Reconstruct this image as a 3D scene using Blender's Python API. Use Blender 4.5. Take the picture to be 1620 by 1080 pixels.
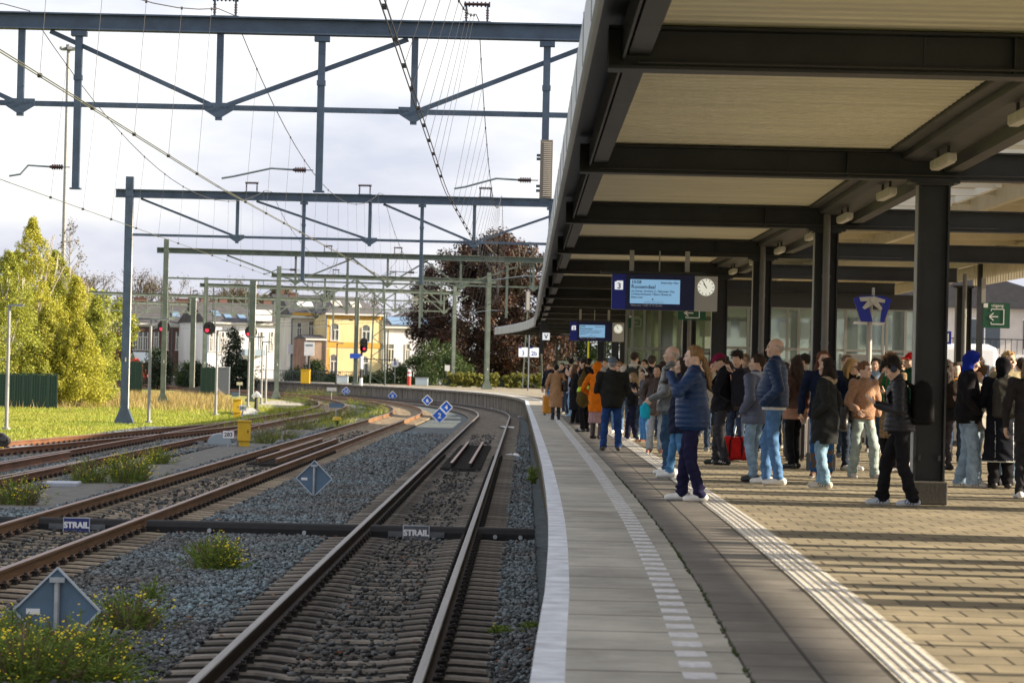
import bpy, math, random
import numpy as np
from mathutils import Matrix, Vector
for o in list(bpy.data.objects): bpy.data.objects.remove(o)
SC = bpy.context.scene
COL = SC.collection
R = math.radians
# ------------------------------------------------------------------ camera
CAMZ, FPX, ROLL, PITCH = 1.38, 4500.0, 0.023, math.atan(47.5/4500)
cam = bpy.data.cameras.new('camera'); camo = bpy.data.objects.new('camera', cam); COL.objects.link(camo)
cam.sensor_width = 36; cam.lens = 36*FPX/1620; cam.clip_start = 0.5; cam.clip_end = 6000
_r = Vector((1, 0, 0)); _u = Vector((0, -math.sin(PITCH), math.cos(PITCH))); _f = Vector((0, math.cos(PITCH), math.sin(PITCH)))
_cx = _r*math.cos(ROLL)+_u*math.sin(ROLL); _cy = -_r*math.sin(ROLL)+_u*math.cos(ROLL)
camo.matrix_world = Matrix(((_cx.x, _cy.x, -_f.x, 0), (_cx.y, _cy.y, -_f.y, 0), (_cx.z, _cy.z, -_f.z, CAMZ), (0, 0, 0, 1)))
cam.dof.use_dof = True; cam.dof.focus_distance = 42; cam.dof.aperture_fstop = 6.3
SC.camera = camo
# ------------------------------------------------------------------ sun, sky, exposure
SUN_EL, SUN_AZ = 20.3, 4.0       # azimuth: degrees from +X turned towards the camera (-Y)
sd = Vector((math.cos(R(SUN_EL))*math.cos(R(SUN_AZ)), -math.cos(R(SUN_EL))*math.sin(R(SUN_AZ)), math.sin(R(SUN_EL))))
sl = bpy.data.lights.new('sun', 'SUN'); sl.energy = 5.0; sl.angle = R(0.55); sl.color = (1.0, 0.84, 0.62)
so = bpy.data.objects.new('sun', sl); COL.objects.link(so); so.rotation_euler = sd.to_track_quat('Z', 'Y').to_euler()
w = bpy.data.worlds.new('World'); SC.world = w; w.use_nodes = True
nt = w.node_tree; nt.nodes.clear(); L = nt.links.new
def N(t, **k):
    n = nt.nodes.new(t)
    for a, b in k.items(): setattr(n, a, b)
    return n
out = N('ShaderNodeOutputWorld'); bg = N('ShaderNodeBackground'); sky = N('ShaderNodeTexSky'); sky.sky_type = 'NISHITA'
sky.sun_disc = False; sky.sun_elevation = R(SUN_EL); sky.sun_rotation = R(90+SUN_AZ); sky.air_density = 1.0; sky.dust_density = 2.0
tc = N('ShaderNodeTexCoord'); mp = N('ShaderNodeMapping'); mp.inputs['Scale'].default_value = (5, 5, 14); mp.inputs['Location'].default_value = (0.7, 0.2, 0.35)
nz = N('ShaderNodeTexNoise'); nz.inputs['Scale'].default_value = 1.5; nz.inputs['Detail'].default_value = 7; nz.inputs['Roughness'].default_value = 0.52
rp = N('ShaderNodeValToRGB'); rp.color_ramp.elements[0].position = .36; rp.color_ramp.elements[1].position = .60
rp.color_ramp.elements[0].color = (2.75, 2.85, 3.45, 1); rp.color_ramp.elements[1].color = (4.5, 4.46, 4.5, 1)
mx = N('ShaderNodeMixRGB'); mx.inputs[0].default_value = 0.88
L(tc.outputs['Generated'], mp.inputs[0]); L(mp.outputs[0], nz.inputs['Vector']); L(nz.outputs['Fac'], rp.inputs[0])
L(sky.outputs[0], mx.inputs[1]); L(rp.outputs[0], mx.inputs[2]); L(mx.outputs[0], bg.inputs[0]); bg.inputs[1].default_value = 0.1
L(bg.outputs[0], out.inputs[0])
SC.view_settings.view_transform = 'Standard'; SC.view_settings.look = 'None'; SC.view_settings.gamma = 1
SC.view_settings.exposure = 1.4
# ------------------------------------------------------------------ pixel <-> place
def ray(u, v):
    dx, dy = u-810, v-540; c, s = math.cos(ROLL), math.sin(ROLL)
    x, y = dx*c+dy*s, -dx*s+dy*c; cp, sp = math.cos(PITCH), math.sin(PITCH)
    return (x, FPX*cp+y*sp, FPX*sp-y*cp)
def G(u, v, z=0.0):
    r = ray(u, v); t = (z-CAMZ)/r[2]; return (r[0]*t, r[1]*t, z)
def D(u, v, Y):
    r = ray(u, v); t = Y/r[1]; return (r[0]*t, Y, r[2]*t+CAMZ)
# the line of the railway: straight, then a left bend
TH0, S0, RC, CX0 = 0.0049, 133.0, 366.0, -1.44
def CL(s):
    if s <= S0: return CX0+s*math.sin(TH0), s*math.cos(TH0), TH0
    x0, y0 = CX0+S0*math.sin(TH0), S0*math.cos(TH0); th = TH0-(s-S0)/RC
    return x0+RC*(math.cos(th)-math.cos(TH0)), y0-RC*(math.sin(th)-math.sin(TH0)), th
def P(s, off, z=0.0):
    x, y, th = CL(s); return (x+off*math.cos(th), y-off*math.sin(th), z)
def HD(s): return -CL(s)[2]        # z-rotation that turns +Y along the track
# ------------------------------------------------------------------ materials
MATS = {}
def mat(name, col, rough=0.7, metal=0.0, var=0.0, vscale=3.0, bump=0.0, bscale=30.0, stretch=None, island=0.0, spec=None, emit=None, estr=0.0, alpha=None, trans=0.0, col2=None, uv=False, sheen=0.0, orand=False):
    if name in MATS: return MATS[name]
    m = bpy.data.materials.new(name); m.use_nodes = True; t = m.node_tree; b = t.nodes['Principled BSDF']
    b.inputs['Base Color'].default_value = (*col, 1); b.inputs['Roughness'].default_value = rough; b.inputs['Metallic'].default_value = metal
    if spec is not None: b.inputs['Specular IOR Level'].default_value = spec
    if trans: b.inputs['Transmission Weight'].default_value = trans
    if sheen: b.inputs['Sheen Weight'].default_value = sheen
    if emit: b.inputs['Emission Color'].default_value = (*emit, 1); b.inputs['Emission Strength'].default_value = estr
    lk = t.links.new; co = None
    def coord():
        nonlocal co
        if co is None:
            c = t.nodes.new('ShaderNodeTexCoord'); co = c.outputs['UV' if uv else 'Object']
            if stretch:
                mm = t.nodes.new('ShaderNodeMapping'); mm.inputs['Scale'].default_value = stretch; lk(co, mm.inputs[0]); co = mm.outputs[0]
        return co
    src = None
    if var or col2:
        n = t.nodes.new('ShaderNodeTexNoise'); n.inputs['Scale'].default_value = vscale; n.inputs['Detail'].default_value = 6; n.inputs['Roughness'].default_value = .6; lk(coord(), n.inputs['Vector'])
        rr = t.nodes.new('ShaderNodeValToRGB'); rr.color_ramp.elements[0].position = .32; rr.color_ramp.elements[1].position = .68
        c2 = col2 if col2 else tuple(min(1, c*(1+var)) for c in col); c1 = col if col2 else tuple(c*(1-var) for c in col)
        rr.color_ramp.elements[0].color = (*c1, 1); rr.color_ramp.elements[1].color = (*c2, 1); lk(n.outputs['Fac'], rr.inputs[0]); src = rr.outputs[0]
    if island:
        g = t.nodes.new('ShaderNodeNewGeometry'); h = t.nodes.new('ShaderNodeHueSaturation')
        mr = t.nodes.new('ShaderNodeMapRange'); mr.inputs[3].default_value = 1-island; mr.inputs[4].default_value = 1+island
        rs_ = g.outputs['Random Per Island']
        if orand: rs_ = t.nodes.new('ShaderNodeObjectInfo').outputs['Random']
        lk(rs_, mr.inputs[0]); lk(mr.outputs[0], h.inputs['Value'])
        mr2 = t.nodes.new('ShaderNodeMapRange'); mr2.inputs[3].default_value = .5-island*.022; mr2.inputs[4].default_value = .5+island*.022
        ml = t.nodes.new('ShaderNodeMath'); ml.operation = 'MULTIPLY'; ml.inputs[1].default_value = 7.13; fr = t.nodes.new('ShaderNodeMath'); fr.operation = 'FRACT'
        lk(rs_, ml.inputs[0]); lk(ml.outputs[0], fr.inputs[0]); lk(fr.outputs[0], mr2.inputs[0]); lk(mr2.outputs[0], h.inputs['Hue'])
        if src is None: h.inputs['Color'].default_value = (*col, 1)
        else: lk(src, h.inputs['Color'])
        src = h.outputs[0]
    if src is not None: lk(src, b.inputs['Base Color'])
    if bump:
        n = t.nodes.new('ShaderNodeTexNoise'); n.inputs['Scale'].default_value = bscale; n.inputs['Detail'].default_value = 4; lk(coord(), n.inputs['Vector'])
        bu = t.nodes.new('ShaderNodeBump'); bu.inputs['Strength'].default_value = min(1, bump); bu.inputs['Distance'].default_value = .02; lk(n.outputs['Fac'], bu.inputs['Height']); lk(bu.outputs[0], b.inputs['Normal'])
    MATS[name] = m; return m
def brickmat(name, c1, c2, mortar, bw, bh, ms=0.006, rough=.8, off=.5, var=.25, bump=.3, swap=False, uv=True, vscale=1.5, island=0):
    if name in MATS: return MATS[name]
    m = bpy.data.materials.new(name); m.use_nodes = True; t = m.node_tree; b = t.nodes['Principled BSDF']; lk = t.links.new
    b.inputs['Roughness'].default_value = rough
    c = t.nodes.new('ShaderNodeTexCoord'); src = c.outputs['UV' if uv else 'Object']
    if swap:
        sp = t.nodes.new('ShaderNodeSeparateXYZ'); cb = t.nodes.new('ShaderNodeCombineXYZ'); lk(src, sp.inputs[0])
        lk(sp.outputs[1], cb.inputs[0]); lk(sp.outputs[0], cb.inputs[1]); src = cb.outputs[0]
    br = t.nodes.new('ShaderNodeTexBrick'); lk(src, br.inputs['Vector']); br.offset = off; br.inputs['Scale'].default_value = 1
    br.inputs['Brick Width'].default_value = bw; br.inputs['Row Height'].default_value = bh; br.inputs['Mortar Size'].default_value = ms; br.inputs['Mortar Smooth'].default_value = .2
    br.inputs['Color1'].default_value = (*c1, 1); br.inputs['Color2'].default_value = (*c2, 1); br.inputs['Mortar'].default_value = (*mortar, 1)
    n = t.nodes.new('ShaderNodeTexNoise'); n.inputs['Scale'].default_value = vscale; n.inputs['Detail'].default_value = 8; n.inputs['Roughness'].default_value = .65; lk(src, n.inputs['Vector'])
    mr = t.nodes.new('ShaderNodeMapRange'); mr.inputs[1].default_value = .3; mr.inputs[2].default_value = .7; mr.inputs[3].default_value = 1-var; mr.inputs[4].default_value = 1+var; lk(n.outputs['Fac'], mr.inputs[0])
    h = t.nodes.new('ShaderNodeHueSaturation'); lk(br.outputs['Color'], h.inputs['Color']); lk(mr.outputs[0], h.inputs['Value']); vo = t.nodes.new('ShaderNodeTexVoronoi'); vo.inputs['Scale'].default_value = 2.6; vo.inputs['Randomness'].default_value = 1; lk(src, vo.inputs['Vector'])
    vr = t.nodes.new('ShaderNodeMapRange'); vr.inputs[1].default_value = .05; vr.inputs[2].default_value = .075; vr.inputs[3].default_value = .72; vr.inputs[4].default_value = 1; lk(vo.outputs['Distance'], vr.inputs[0])
    n3 = t.nodes.new('ShaderNodeTexNoise'); n3.inputs['Scale'].default_value = .55; n3.inputs['Detail'].default_value = 9; n3.inputs['Roughness'].default_value = .7; lk(src, n3.inputs['Vector'])
    m3 = t.nodes.new('ShaderNodeMapRange'); m3.inputs[1].default_value = .38; m3.inputs[2].default_value = .62; m3.inputs[3].default_value = .64; m3.inputs[4].default_value = 1.1; lk(n3.outputs['Fac'], m3.inputs[0])
    q = t.nodes.new('ShaderNodeMath'); q.operation = 'MULTIPLY'; lk(vr.outputs[0], q.inputs[0]); lk(m3.outputs[0], q.inputs[1]); h2 = t.nodes.new('ShaderNodeHueSaturation'); lk(h.outputs[0], h2.inputs['Color']); lk(q.outputs[0], h2.inputs['Value']); lk(h2.outputs[0], b.inputs['Base Color'])
    n2 = t.nodes.new('ShaderNodeTexNoise'); n2.inputs['Scale'].default_value = 60; lk(src, n2.inputs['Vector'])
    ad = t.nodes.new('ShaderNodeMath'); ad.operation = 'MULTIPLY_ADD'; lk(br.outputs['Fac'], ad.inputs[0]); ad.inputs[1].default_value = -1.5; lk(n2.outputs['Fac'], ad.inputs[2])
    bu = t.nodes.new('ShaderNodeBump'); bu.inputs['Strength'].default_value = bump; bu.inputs['Distance'].default_value = .006; lk(ad.outputs[0], bu.inputs['Height']); lk(bu.outputs[0], b.inputs['Normal'])
    MATS[name] = m; return m
# ------------------------------------------------------------------ mesh helpers
class MB:
    def __init__(s): s.v = []; s.f = []; s.m = []; s.uv = None; s.n = 0
    def add(s, V, F, m=0):
        b = s.n; s.v.extend(V); s.n += len(V); s.f.extend([tuple(i+b for i in f) for f in F]); s.m.extend([m]*len(F)); return s
    def box(s, c, d, rz=0.0, m=0, M=None):
        hx, hy, hz = d[0]/2, d[1]/2, d[2]/2; ca, sa = math.cos(rz), math.sin(rz); V = []
        for z in (-hz, hz):
            for x, y in ((-hx, -hy), (hx, -hy), (hx, hy), (-hx, hy)):
                if M is not None: q = M @ Vector((x, y, z)); V.append((c[0]+q.x, c[1]+q.y, c[2]+q.z))
                else: V.append((c[0]+x*ca-y*sa, c[1]+x*sa+y*ca, c[2]+z))
        return s.add(V, [(0, 3, 2, 1), (4, 5, 6, 7), (0, 1, 5, 4), (1, 2, 6, 5), (2, 3, 7, 6), (3, 0, 4, 7)], m)
    def cyl(s, p0, p1, r0, r1=None, n=10, m=0, cap=True):
        r1 = r0 if r1 is None else r1; a = Vector(p0); b = Vector(p1); d = (b-a)
        if d.length < 1e-6: return s
        d.normalize(); q = d.to_track_quat('Z', 'Y'); V = []
        for c, r in ((a, r0), (b, r1)):
            for i in range(n):
                t = 2*math.pi*i/n; V.append(tuple(c+q @ Vector((r*math.cos(t), r*math.sin(t), 0))))
        F = [(i, (i+1) % n, n+(i+1) % n, n+i) for i in range(n)]
        if cap: F += [tuple(range(n-1, -1, -1)), tuple(range(n, 2*n))]
        return s.add(V, F, m)
    def tube(s, pts, r, n=6, m=0):
        rr = r if hasattr(r, '__len__') else [r]*len(pts); pts = [Vector(p) for p in pts]; V = []; k = len(pts)
        for i, p in enumerate(pts):
            d = (pts[min(i+1, k-1)]-pts[max(i-1, 0)]); d.normalize()
            up = Vector((0, 0, 1)) if abs(d.z) < .95 else Vector((1, 0, 0)); x = d.cross(up).normalized(); y = x.cross(d)
            for j in range(n):
                t = 2*math.pi*j/n; V.append(tuple(p+(x*math.cos(t)+y*math.sin(t))*rr[i]))
        F = [(i*n+j, i*n+(j+1) % n, (i+1)*n+(j+1) % n, (i+1)*n+j) for i in range(k-1) for j in range(n)]
        F += [tuple(range(n-1, -1, -1)), tuple(range((k-1)*n, k*n))]
        return s.add(V, F, m)
    def beam(s, p0, p1, wdt, h, m=0):          # square bar between two points
        a = Vector(p0); b = Vector(p1); d = b-a; ln = d.length
        q = d.to_track_quat('Y', 'Z').to_matrix(); return s.box(tuple((a+b)/2), (wdt, ln, h), M=q, m=m)
    def ibeam(s, p0, p1, wdt, h, tf=.02, tw=.012, m=0):
        a = Vector(p0); b = Vector(p1); d = b-a; q = d.to_track_quat('Y', 'Z').to_matrix(); c = (a+b)/2; ln = d.length
        up = q @ Vector((0, 0, 1))
        s.box(tuple(c+up*(h/2-tf/2)), (wdt, ln, tf), M=q, m=m); s.box(tuple(c-up*(h/2-tf/2)), (wdt, ln, tf), M=q, m=m)
        return s.box(tuple(c), (tw, ln, h-2*tf-.002), M=q, m=m)
    def prism(s, poly, dvec, m=0):              # planar polygon pushed along dvec
        n = len(poly); d = Vector(dvec); V = [tuple(p) for p in poly]+[tuple(Vector(p)+d) for p in poly]
        F = [tuple(range(n-1, -1, -1)), tuple(range(n, 2*n))]+[(i, (i+1) % n, n+(i+1) % n, n+i) for i in range(n)]
        return s.add(V, F, m)
    def sphere(s, c, r, nu=10, nv=7, m=0):
        rr = r if hasattr(r, '__len__') else (r, r, r); V = [(c[0], c[1], c[2]+rr[2])]
        for i in range(1, nv):
            a = math.pi*i/nv
            for j in range(nu):
                t = 2*math.pi*j/nu; V.append((c[0]+rr[0]*math.sin(a)*math.cos(t), c[1]+rr[1]*math.sin(a)*math.sin(t), c[2]+rr[2]*math.cos(a)))
        V.append((c[0], c[1], c[2]-rr[2])); F = [(0, 1+j, 1+(j+1) % nu) for j in range(nu)]
        for i in range(nv-2):
            for j in range(nu): F.append((1+i*nu+j, 1+(i+1)*nu+j, 1+(i+1)*nu+(j+1) % nu, 1+i*nu+(j+1) % nu))
        k = len(V)-1; F += [(k, 1+(nv-2)*nu+(j+1) % nu, 1+(nv-2)*nu+j) for j in range(nu)]
        return s.add(V, F, m)
    def build(s, name, mats, parent=None, smooth=False, **kw):
        return link(name, s.v, s.f, mats, parent, smooth, s.m, **kw)
def link(name, V, F, mats, parent=None, smooth=False, mi=None, bevel=0.0, uvs=None):
    me = bpy.data.meshes.new(name)
    if isinstance(F, np.ndarray):
        V = np.asarray(V, np.float32); k = F.shape[1]
        me.vertices.add(len(V)); me.vertices.foreach_set('co', V.ravel()); me.loops.add(F.size); me.loops.foreach_set('vertex_index', F.ravel().astype(np.int32))
        me.polygons.add(len(F)); me.polygons.foreach_set('loop_start', np.arange(0, F.size, k, dtype=np.int32)); me.polygons.foreach_set('loop_total', np.full(len(F), k, np.int32))
        me.update(calc_edges=True)
    else: me.from_pydata([tuple(p) for p in V], [], F); me.update()
    for m in (mats if isinstance(mats, (list, tuple)) else [mats]): me.materials.append(m)
    if mi is not None and len(me.materials) > 1: me.polygons.foreach_set('material_index', np.asarray(mi, np.int32))
    if smooth: me.polygons.foreach_set('use_smooth', np.ones(len(me.polygons), bool))
    if uvs is not None:
        ul = me.uv_layers.new(name='UVMap'); idx = np.empty(len(me.loops), np.int32); me.loops.foreach_get('vertex_index', idx)
        ul.data.foreach_set('uv', np.asarray(uvs, np.float32)[idx].ravel())
    o = bpy.data.objects.new(name, me); COL.objects.link(o)
    if parent is not None: o.parent = parent
    if bevel:
        bv = o.modifiers.new('bevel', 'BEVEL'); bv.width = bevel; bv.segments = 2; bv.limit_method = 'ANGLE'; bv.angle_limit = R(40)
    return o
def thing(name, label, cat, loc=(0, 0, 0), rz=0.0, group=None):
    o = bpy.data.objects.new(name, None); COL.objects.link(o); o.location = loc; o.rotation_euler = (0, 0, rz); o.empty_display_size = .1
    return tag(o, label, cat, group)
def tag(o, label, cat, group=None):
    o['label'] = label; o['category'] = cat
    if group: o['group'] = group
    return o
def struct(o): o['kind'] = 'structure'; return o
def stuff(o, label=None, cat=None):
    o['kind'] = 'stuff'
    if label: o['label'] = label; o['category'] = cat
    return o
def dup(o, loc=None, rz=None, parent=None, label=None):
    c = o.copy(); COL.objects.link(c)
    if parent is not None: c.parent = parent
    for ch in list(o.children): dup(ch, parent=c)
    if loc is not None: c.location = loc
    if rz is not None: c.rotation_euler = (0, 0, rz)
    if label: c['label'] = label
    return c
def sweep(profile, ss, offz, closed=False):
    """profile: list of (off, z) relative; ss: stations; offz(s)->(off,z) added. returns V,F,uv"""
    V = []; n = len(profile); uv = []
    for s in ss:
        o0, z0 = offz(s)
        for (a, b) in profile: V.append(P(s, o0+a, z0+b)); uv.append((s, a))
    k = n if closed else n-1; F = [(i*n+j, i*n+(j+1) % n, (i+1)*n+(j+1) % n, (i+1)*n+j) for i in range(len(ss)-1) for j in range(k)]
    return V, F, uv
def stations(a, b): 
    out = []; s = a
    while s < b: out.append(s); s += 4.0 if s < S0-8 else 2.0
    out.append(b); return out
def textmesh(mb, txt, size, M, m=0, depth=.002, align='LEFT', bold=0.0, sx=1.0):
    """flat lettering: built-in font turned into faces and moved by matrix M"""
    cu = bpy.data.curves.new('t', 'FONT'); cu.body = txt; cu.size = size; cu.align_x = align; cu.offset = bold; cu.resolution_u = 3
    o = bpy.data.objects.new('t', cu); COL.objects.link(o); dg = bpy.context.evaluated_depsgraph_get(); dg.update()
    me = bpy.data.meshes.new_from_object(o.evaluated_get(dg)); V = [tuple(M @ Vector((v.co.x*sx, v.co.y, 0))) for v in me.vertices]; F = [tuple(p.vertices) for p in me.polygons]
    mb.add(V, F, m); bpy.data.objects.remove(o); bpy.data.curves.remove(cu); bpy.data.meshes.remove(me)
def facing(p, rz=0.0):      # text plane standing upright, read from -Y
    return Matrix.Translation(p) @ Matrix.Rotation(rz, 4, 'Z') @ Matrix.Rotation(R(90), 4, 'X')
rnd = random.Random(7); RNG = np.random.default_rng(11)
# ================================================================== ground
ZB, ZR = -0.995, -0.76          # ballast level, top of rail
grass_m = mat('grass_ground', (.19, .21, .025), .95, var=.0, col2=(.28, .25, .06), vscale=.35, bump=.6, bscale=8)
gr = link('ground', [(-1500, -60, -1.06), (1500, -60, -1.06), (1500, 3500, -1.06), (-1500, 3500, -1.06)], [(0, 1, 2, 3)], grass_m); struct(gr)
bal_m = mat('ballast_bed', (.078, .098, .106), .95, var=.55, vscale=9, bump=1.0, bscale=22)
def offs(tab):
    xs = [a for a, b in tab]; ys = [b for a, b in tab]
    return lambda s: float(np.interp(s, xs, ys))
O2 = offs([(0, -4.75), (40, -4.6), (100, -4.45), (150, -4.3), (190, -4.1), (340, -4.05)])
O3 = offs([(0, -8.75), (50, -8.75), (120, -9.0), (150, -8.6), (181, -7.95), (209, -7.1), (340, -6.6)])
def O4(s): return O3(s)-max(0.0, (110-s))**1.25*.0295 if s < 110 else O3(s)
st = stations(4, 345)
V, F, uv = sweep([(0, 0), (1, 0), (2, 0), (3, 0), (4, 0)], st, lambda s: (0, 0))
V = [P(s, (O4(s)-1.9, O4(s)-1.3, O2(s)-2.5, -2.2, 2.15)[j], (-1.08, ZB-.07, ZB-.06, ZB-.06, ZB-.06)[j]) for s in st for j in range(5)]
struct(link('ballast_bed', V, F, bal_m, uvs=uv))
# sandy walkway between the second and the third track
sand_m = mat('sandy_path', (.12, .115, .10), .95, var=.3, vscale=3, bump=.5, bscale=25)
V, F, uv = sweep([(-.62, .012), (.0, .03), (.62, .012)], stations(44, 150), lambda s: ((O2(s)+O3(s))/2-.12, ZB))
struct(link('path', V, F, sand_m, uvs=uv))
pale_m = mat('concrete_path', (.34, .32, .27), .9, var=.2, vscale=2)
# ------------------------------------------------------------------ loose stones
def icosa():
    t = (1+5**.5)/2; V = np.array([(-1, t, 0), (1, t, 0), (-1, -t, 0), (1, -t, 0), (0, -1, t), (0, 1, t), (0, -1, -t), (0, 1, -t), (t, 0, -1), (t, 0, 1), (-t, 0, -1), (-t, 0, 1)], np.float32)
    F = np.array([(0, 11, 5), (0, 5, 1), (0, 1, 7), (0, 7, 10), (0, 10, 11), (1, 5, 9), (5, 11, 4), (11, 10, 2), (10, 7, 6), (7, 1, 8), (3, 9, 4), (3, 4, 2), (3, 2, 6), (3, 6, 8), (3, 8, 9), (4, 9, 5), (2, 4, 11), (6, 2, 10), (8, 6, 7), (9, 8, 1)], np.int32)
    return V/np.linalg.norm(V[0]), F
def rotmats(n):
    q = RNG.normal(size=(n, 4)); q /= np.linalg.norm(q, axis=1)[:, None]; a, b, c, d = q.T
    return np.stack([np.stack([1-2*(c*c+d*d), 2*(b*c-a*d), 2*(b*d+a*c)], 1), np.stack([2*(b*c+a*d), 1-2*(b*b+d*d), 2*(c*d-a*b)], 1), np.stack([2*(b*d-a*c), 2*(c*d+a*b), 1-2*(b*b+c*c)], 1)], 1).astype(np.float32)
def scatter(pos, size, name, m):
    n = len(pos); V0, F0 = icosa(); J = V0[None]*(1+RNG.uniform(-.28, .28, (n, 12, 1)).astype(np.float32)); J *= RNG.uniform(.62, 1.15, (n, 1, 3)).astype(np.float32)
    Vs = np.einsum('nij,nkj->nki', rotmats(n), J)*size[:, None, None]; Vs[:, :, 2] *= .8
    Vs += pos[:, None, :]; Fs = F0[None]+(np.arange(n)*12)[:, None, None]
    return link(name, Vs.reshape(-1, 3), Fs.reshape(-1, 3).astype(np.int32), m)
stone_m = mat('ballast_stone', (.105, .098, .090), .8, col2=(.138, .190, .212), vscale=.45, island=.7, bump=.3, bscale=60)
def visible(x, y): return (np.abs(x) < y*.19+1.6)
S_SL = 0.6
def stones(y0, y1, dens, r0, r1):
    A = (y1-y0)*(.19*y1+3.0); n = int(A*dens); y = RNG.uniform(y0, y1, n); x = RNG.uniform(-.19*y1-1.6, 1.35, n)
    k = visible(x, y); x, y = x[k], y[k]
    off = x-(CX0+y*math.sin(TH0)); o2 = np.interp(y, [0, 40, 100, 150], [-4.75, -4.6, -4.45, -4.3])
    keep = (off < 1.62)
    z = np.full(len(x), ZB+.03, float)+RNG.uniform(-.02, .02, len(x)); keepers = np.ones(len(x), bool)
    for oc in (np.zeros_like(o2), o2):
        d = np.abs(off-oc); ph = np.abs(((y/S_SL)+.5) % 1-.5)*S_SL
        on = (d < 1.30) & (ph < .155); railz = (np.abs(d-.755) < .13); keepers &= ~(railz)
        mid = (d < .42); keepers &= ~(on & ~(mid & (RNG.uniform(0, 1, len(x)) < .22)) & (d < 1.2))
        z[(d < 1.27) & ~on] -= .05; z[on & mid] += .015
    keepers &= ~((off < -6.1) & (off > -7.45) & (y > 45))
    k = keep & keepers & (off > -12.5); x, y, z = x[k], y[k], z[k]
    return np.stack([x, y, z], 1).astype(np.float32), RNG.uniform(r0, r1, len(x)).astype(np.float32)
p1, s1 = stones(16.5, 40, 520, .012, .034); p2, s2 = stones(40, 62, 300, .016, .038); p3, s3 = stones(62, 105, 90, .025, .05)
rst_m = mat('rust_stained_stone', (.060, .054, .048), .85, col2=(.088, .098, .102), vscale=1.3, island=.7)
pa, sa = np.concatenate([p1, p2, p3]), np.concatenate([s1, s2, s3]); of_ = pa[:, 0]-(CX0+pa[:, 1]*math.sin(TH0)); o2_ = np.interp(pa[:, 1], [0, 40, 100, 150], [-4.75, -4.6, -4.45, -4.3]); near = np.minimum(np.abs(of_), np.abs(of_-o2_)); rs = (RNG.uniform(.55, 1.25, len(of_)) > near*.9) | (RNG.uniform(0, 1, len(of_)) < np.clip((30-pa[:, 1])/14, .12, .62))
stuff(scatter(pa[~rs], sa[~rs], 'ballast_stones', stone_m), 'blue grey crushed stone lying loose between and beside the rails', 'gravel')
stuff(scatter(pa[rs], sa[rs], 'rusty_ballast_stones', rst_m), 'rust browned crushed stone lying close to the rails', 'gravel')
# ================================================================== tracks
rust = mat('rail_rust', (.135, .055, .022), .75, var=.35, vscale=4, bump=.3, bscale=30, stretch=(1, .2, 1))
rustd = mat('rail_dark_rust', (.034, .021, .015), .7, var=.35, vscale=4, bump=.3, bscale=30, stretch=(1, .2, 1))
rustb = mat('rail_gold_rust', (.185, .098, .042), .7, var=.3, vscale=3, bump=.3, bscale=30, stretch=(1, .2, 1))
steel = mat('rail_steel', (.20, .185, .17), .48, .55, var=.2, vscale=6, stretch=(6, .15, 1))
steelb = mat('rail_brown_steel', (.26, .17, .13), .45, .8, var=.25, vscale=6, stretch=(6, .15, 1))
RP = [(-.075, -.172), (.075, -.172), (.075, -.160), (.010, -.138), (.010, -.045), (.036, -.034), (.036, -.006), (.028, 0), (-.028, 0), (-.036, -.006), (-.036, -.034), (-.010, -.045), (-.010, -.138), (-.075, -.160)]
def rail(name, s0, s1, of, mats, parent, dz=0):
    ss = stations(s0, s1); V, F, uv = sweep(RP, ss, lambda s: (of(s), ZR+dz), True); n = len(RP)
    mi = [1 if (i % n) in (6, 7, 8) else 0 for i in range(len(F))]
    F += [tuple(range(n)), tuple(range(len(V)-1, len(V)-1-n, -1))]; mi += [0, 0]
    return link(name, V, F, mats, parent, mi=mi)
conc_s = mat('sleeper_concrete', (.14, .122, .10), .9, island=.38, orand=True, var=.45, vscale=5, bump=.4, bscale=50)
wood_s = mat('sleeper_old_concrete', (.22, .175, .12), .9, island=.35, orand=True, var=.45, vscale=5, bump=.4, bscale=50)
clip_m = mat('rail_fastening', (.022, .017, .014), .7, var=.4, vscale=30)
side_shade_m = mat('sleeper_side_shade', (.032, .029, .026), .95, var=.4, vscale=20)  # dark sleeper sides paint in the shade of the gaps between them
def sleeper_mesh(m):
    b = MB(); xs = [-1.26, -1.22, -.95, -.55, -.30, 0, .30, .55, .95, 1.22, 1.26]; zs = [-.05, -.015, 0, 0, -.03, -.036, -.03, 0, 0, -.015, -.05]; V = []
    for x, z in zip(xs, zs):
        for y, dz in ((-.140, -.16), (-.108, -.018), (-.088, 0), (.088, 0), (.108, -.018), (.140, -.16)): V.append((x, y, ZR-.176+(z if dz > -.1 else 0)+dz))
    F = [(i*6+j, i*6+j+1, (i+1)*6+j+1, (i+1)*6+j) for i in range(len(xs)-1) for j in range(5)]; F += [tuple(range(5, -1, -1)), tuple(range(len(V)-6, len(V)))]
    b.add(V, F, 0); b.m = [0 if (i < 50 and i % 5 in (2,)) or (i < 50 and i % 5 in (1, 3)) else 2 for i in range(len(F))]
    for sx in (-1, 1):
        for d in (-.105, .105):
            b.box((sx*.755+d, 0, ZR-.150), (.055, .11, .055), m=1); b.cyl((sx*.755+d, 0, ZR-.125), (sx*.755+d, 0, ZR-.095), .018, n=6, m=1)
            b.tube([(sx*.755+d*.55, -.06, ZR-.14), (sx*.755+d, -.075, ZR-.115), (sx*.755+d*1.25, -.02, ZR-.125), (sx*.755+d, .05, ZR-.115), (sx*.755+d*.55, .06, ZR-.14)], .011, 5, 1)
    return b
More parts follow.
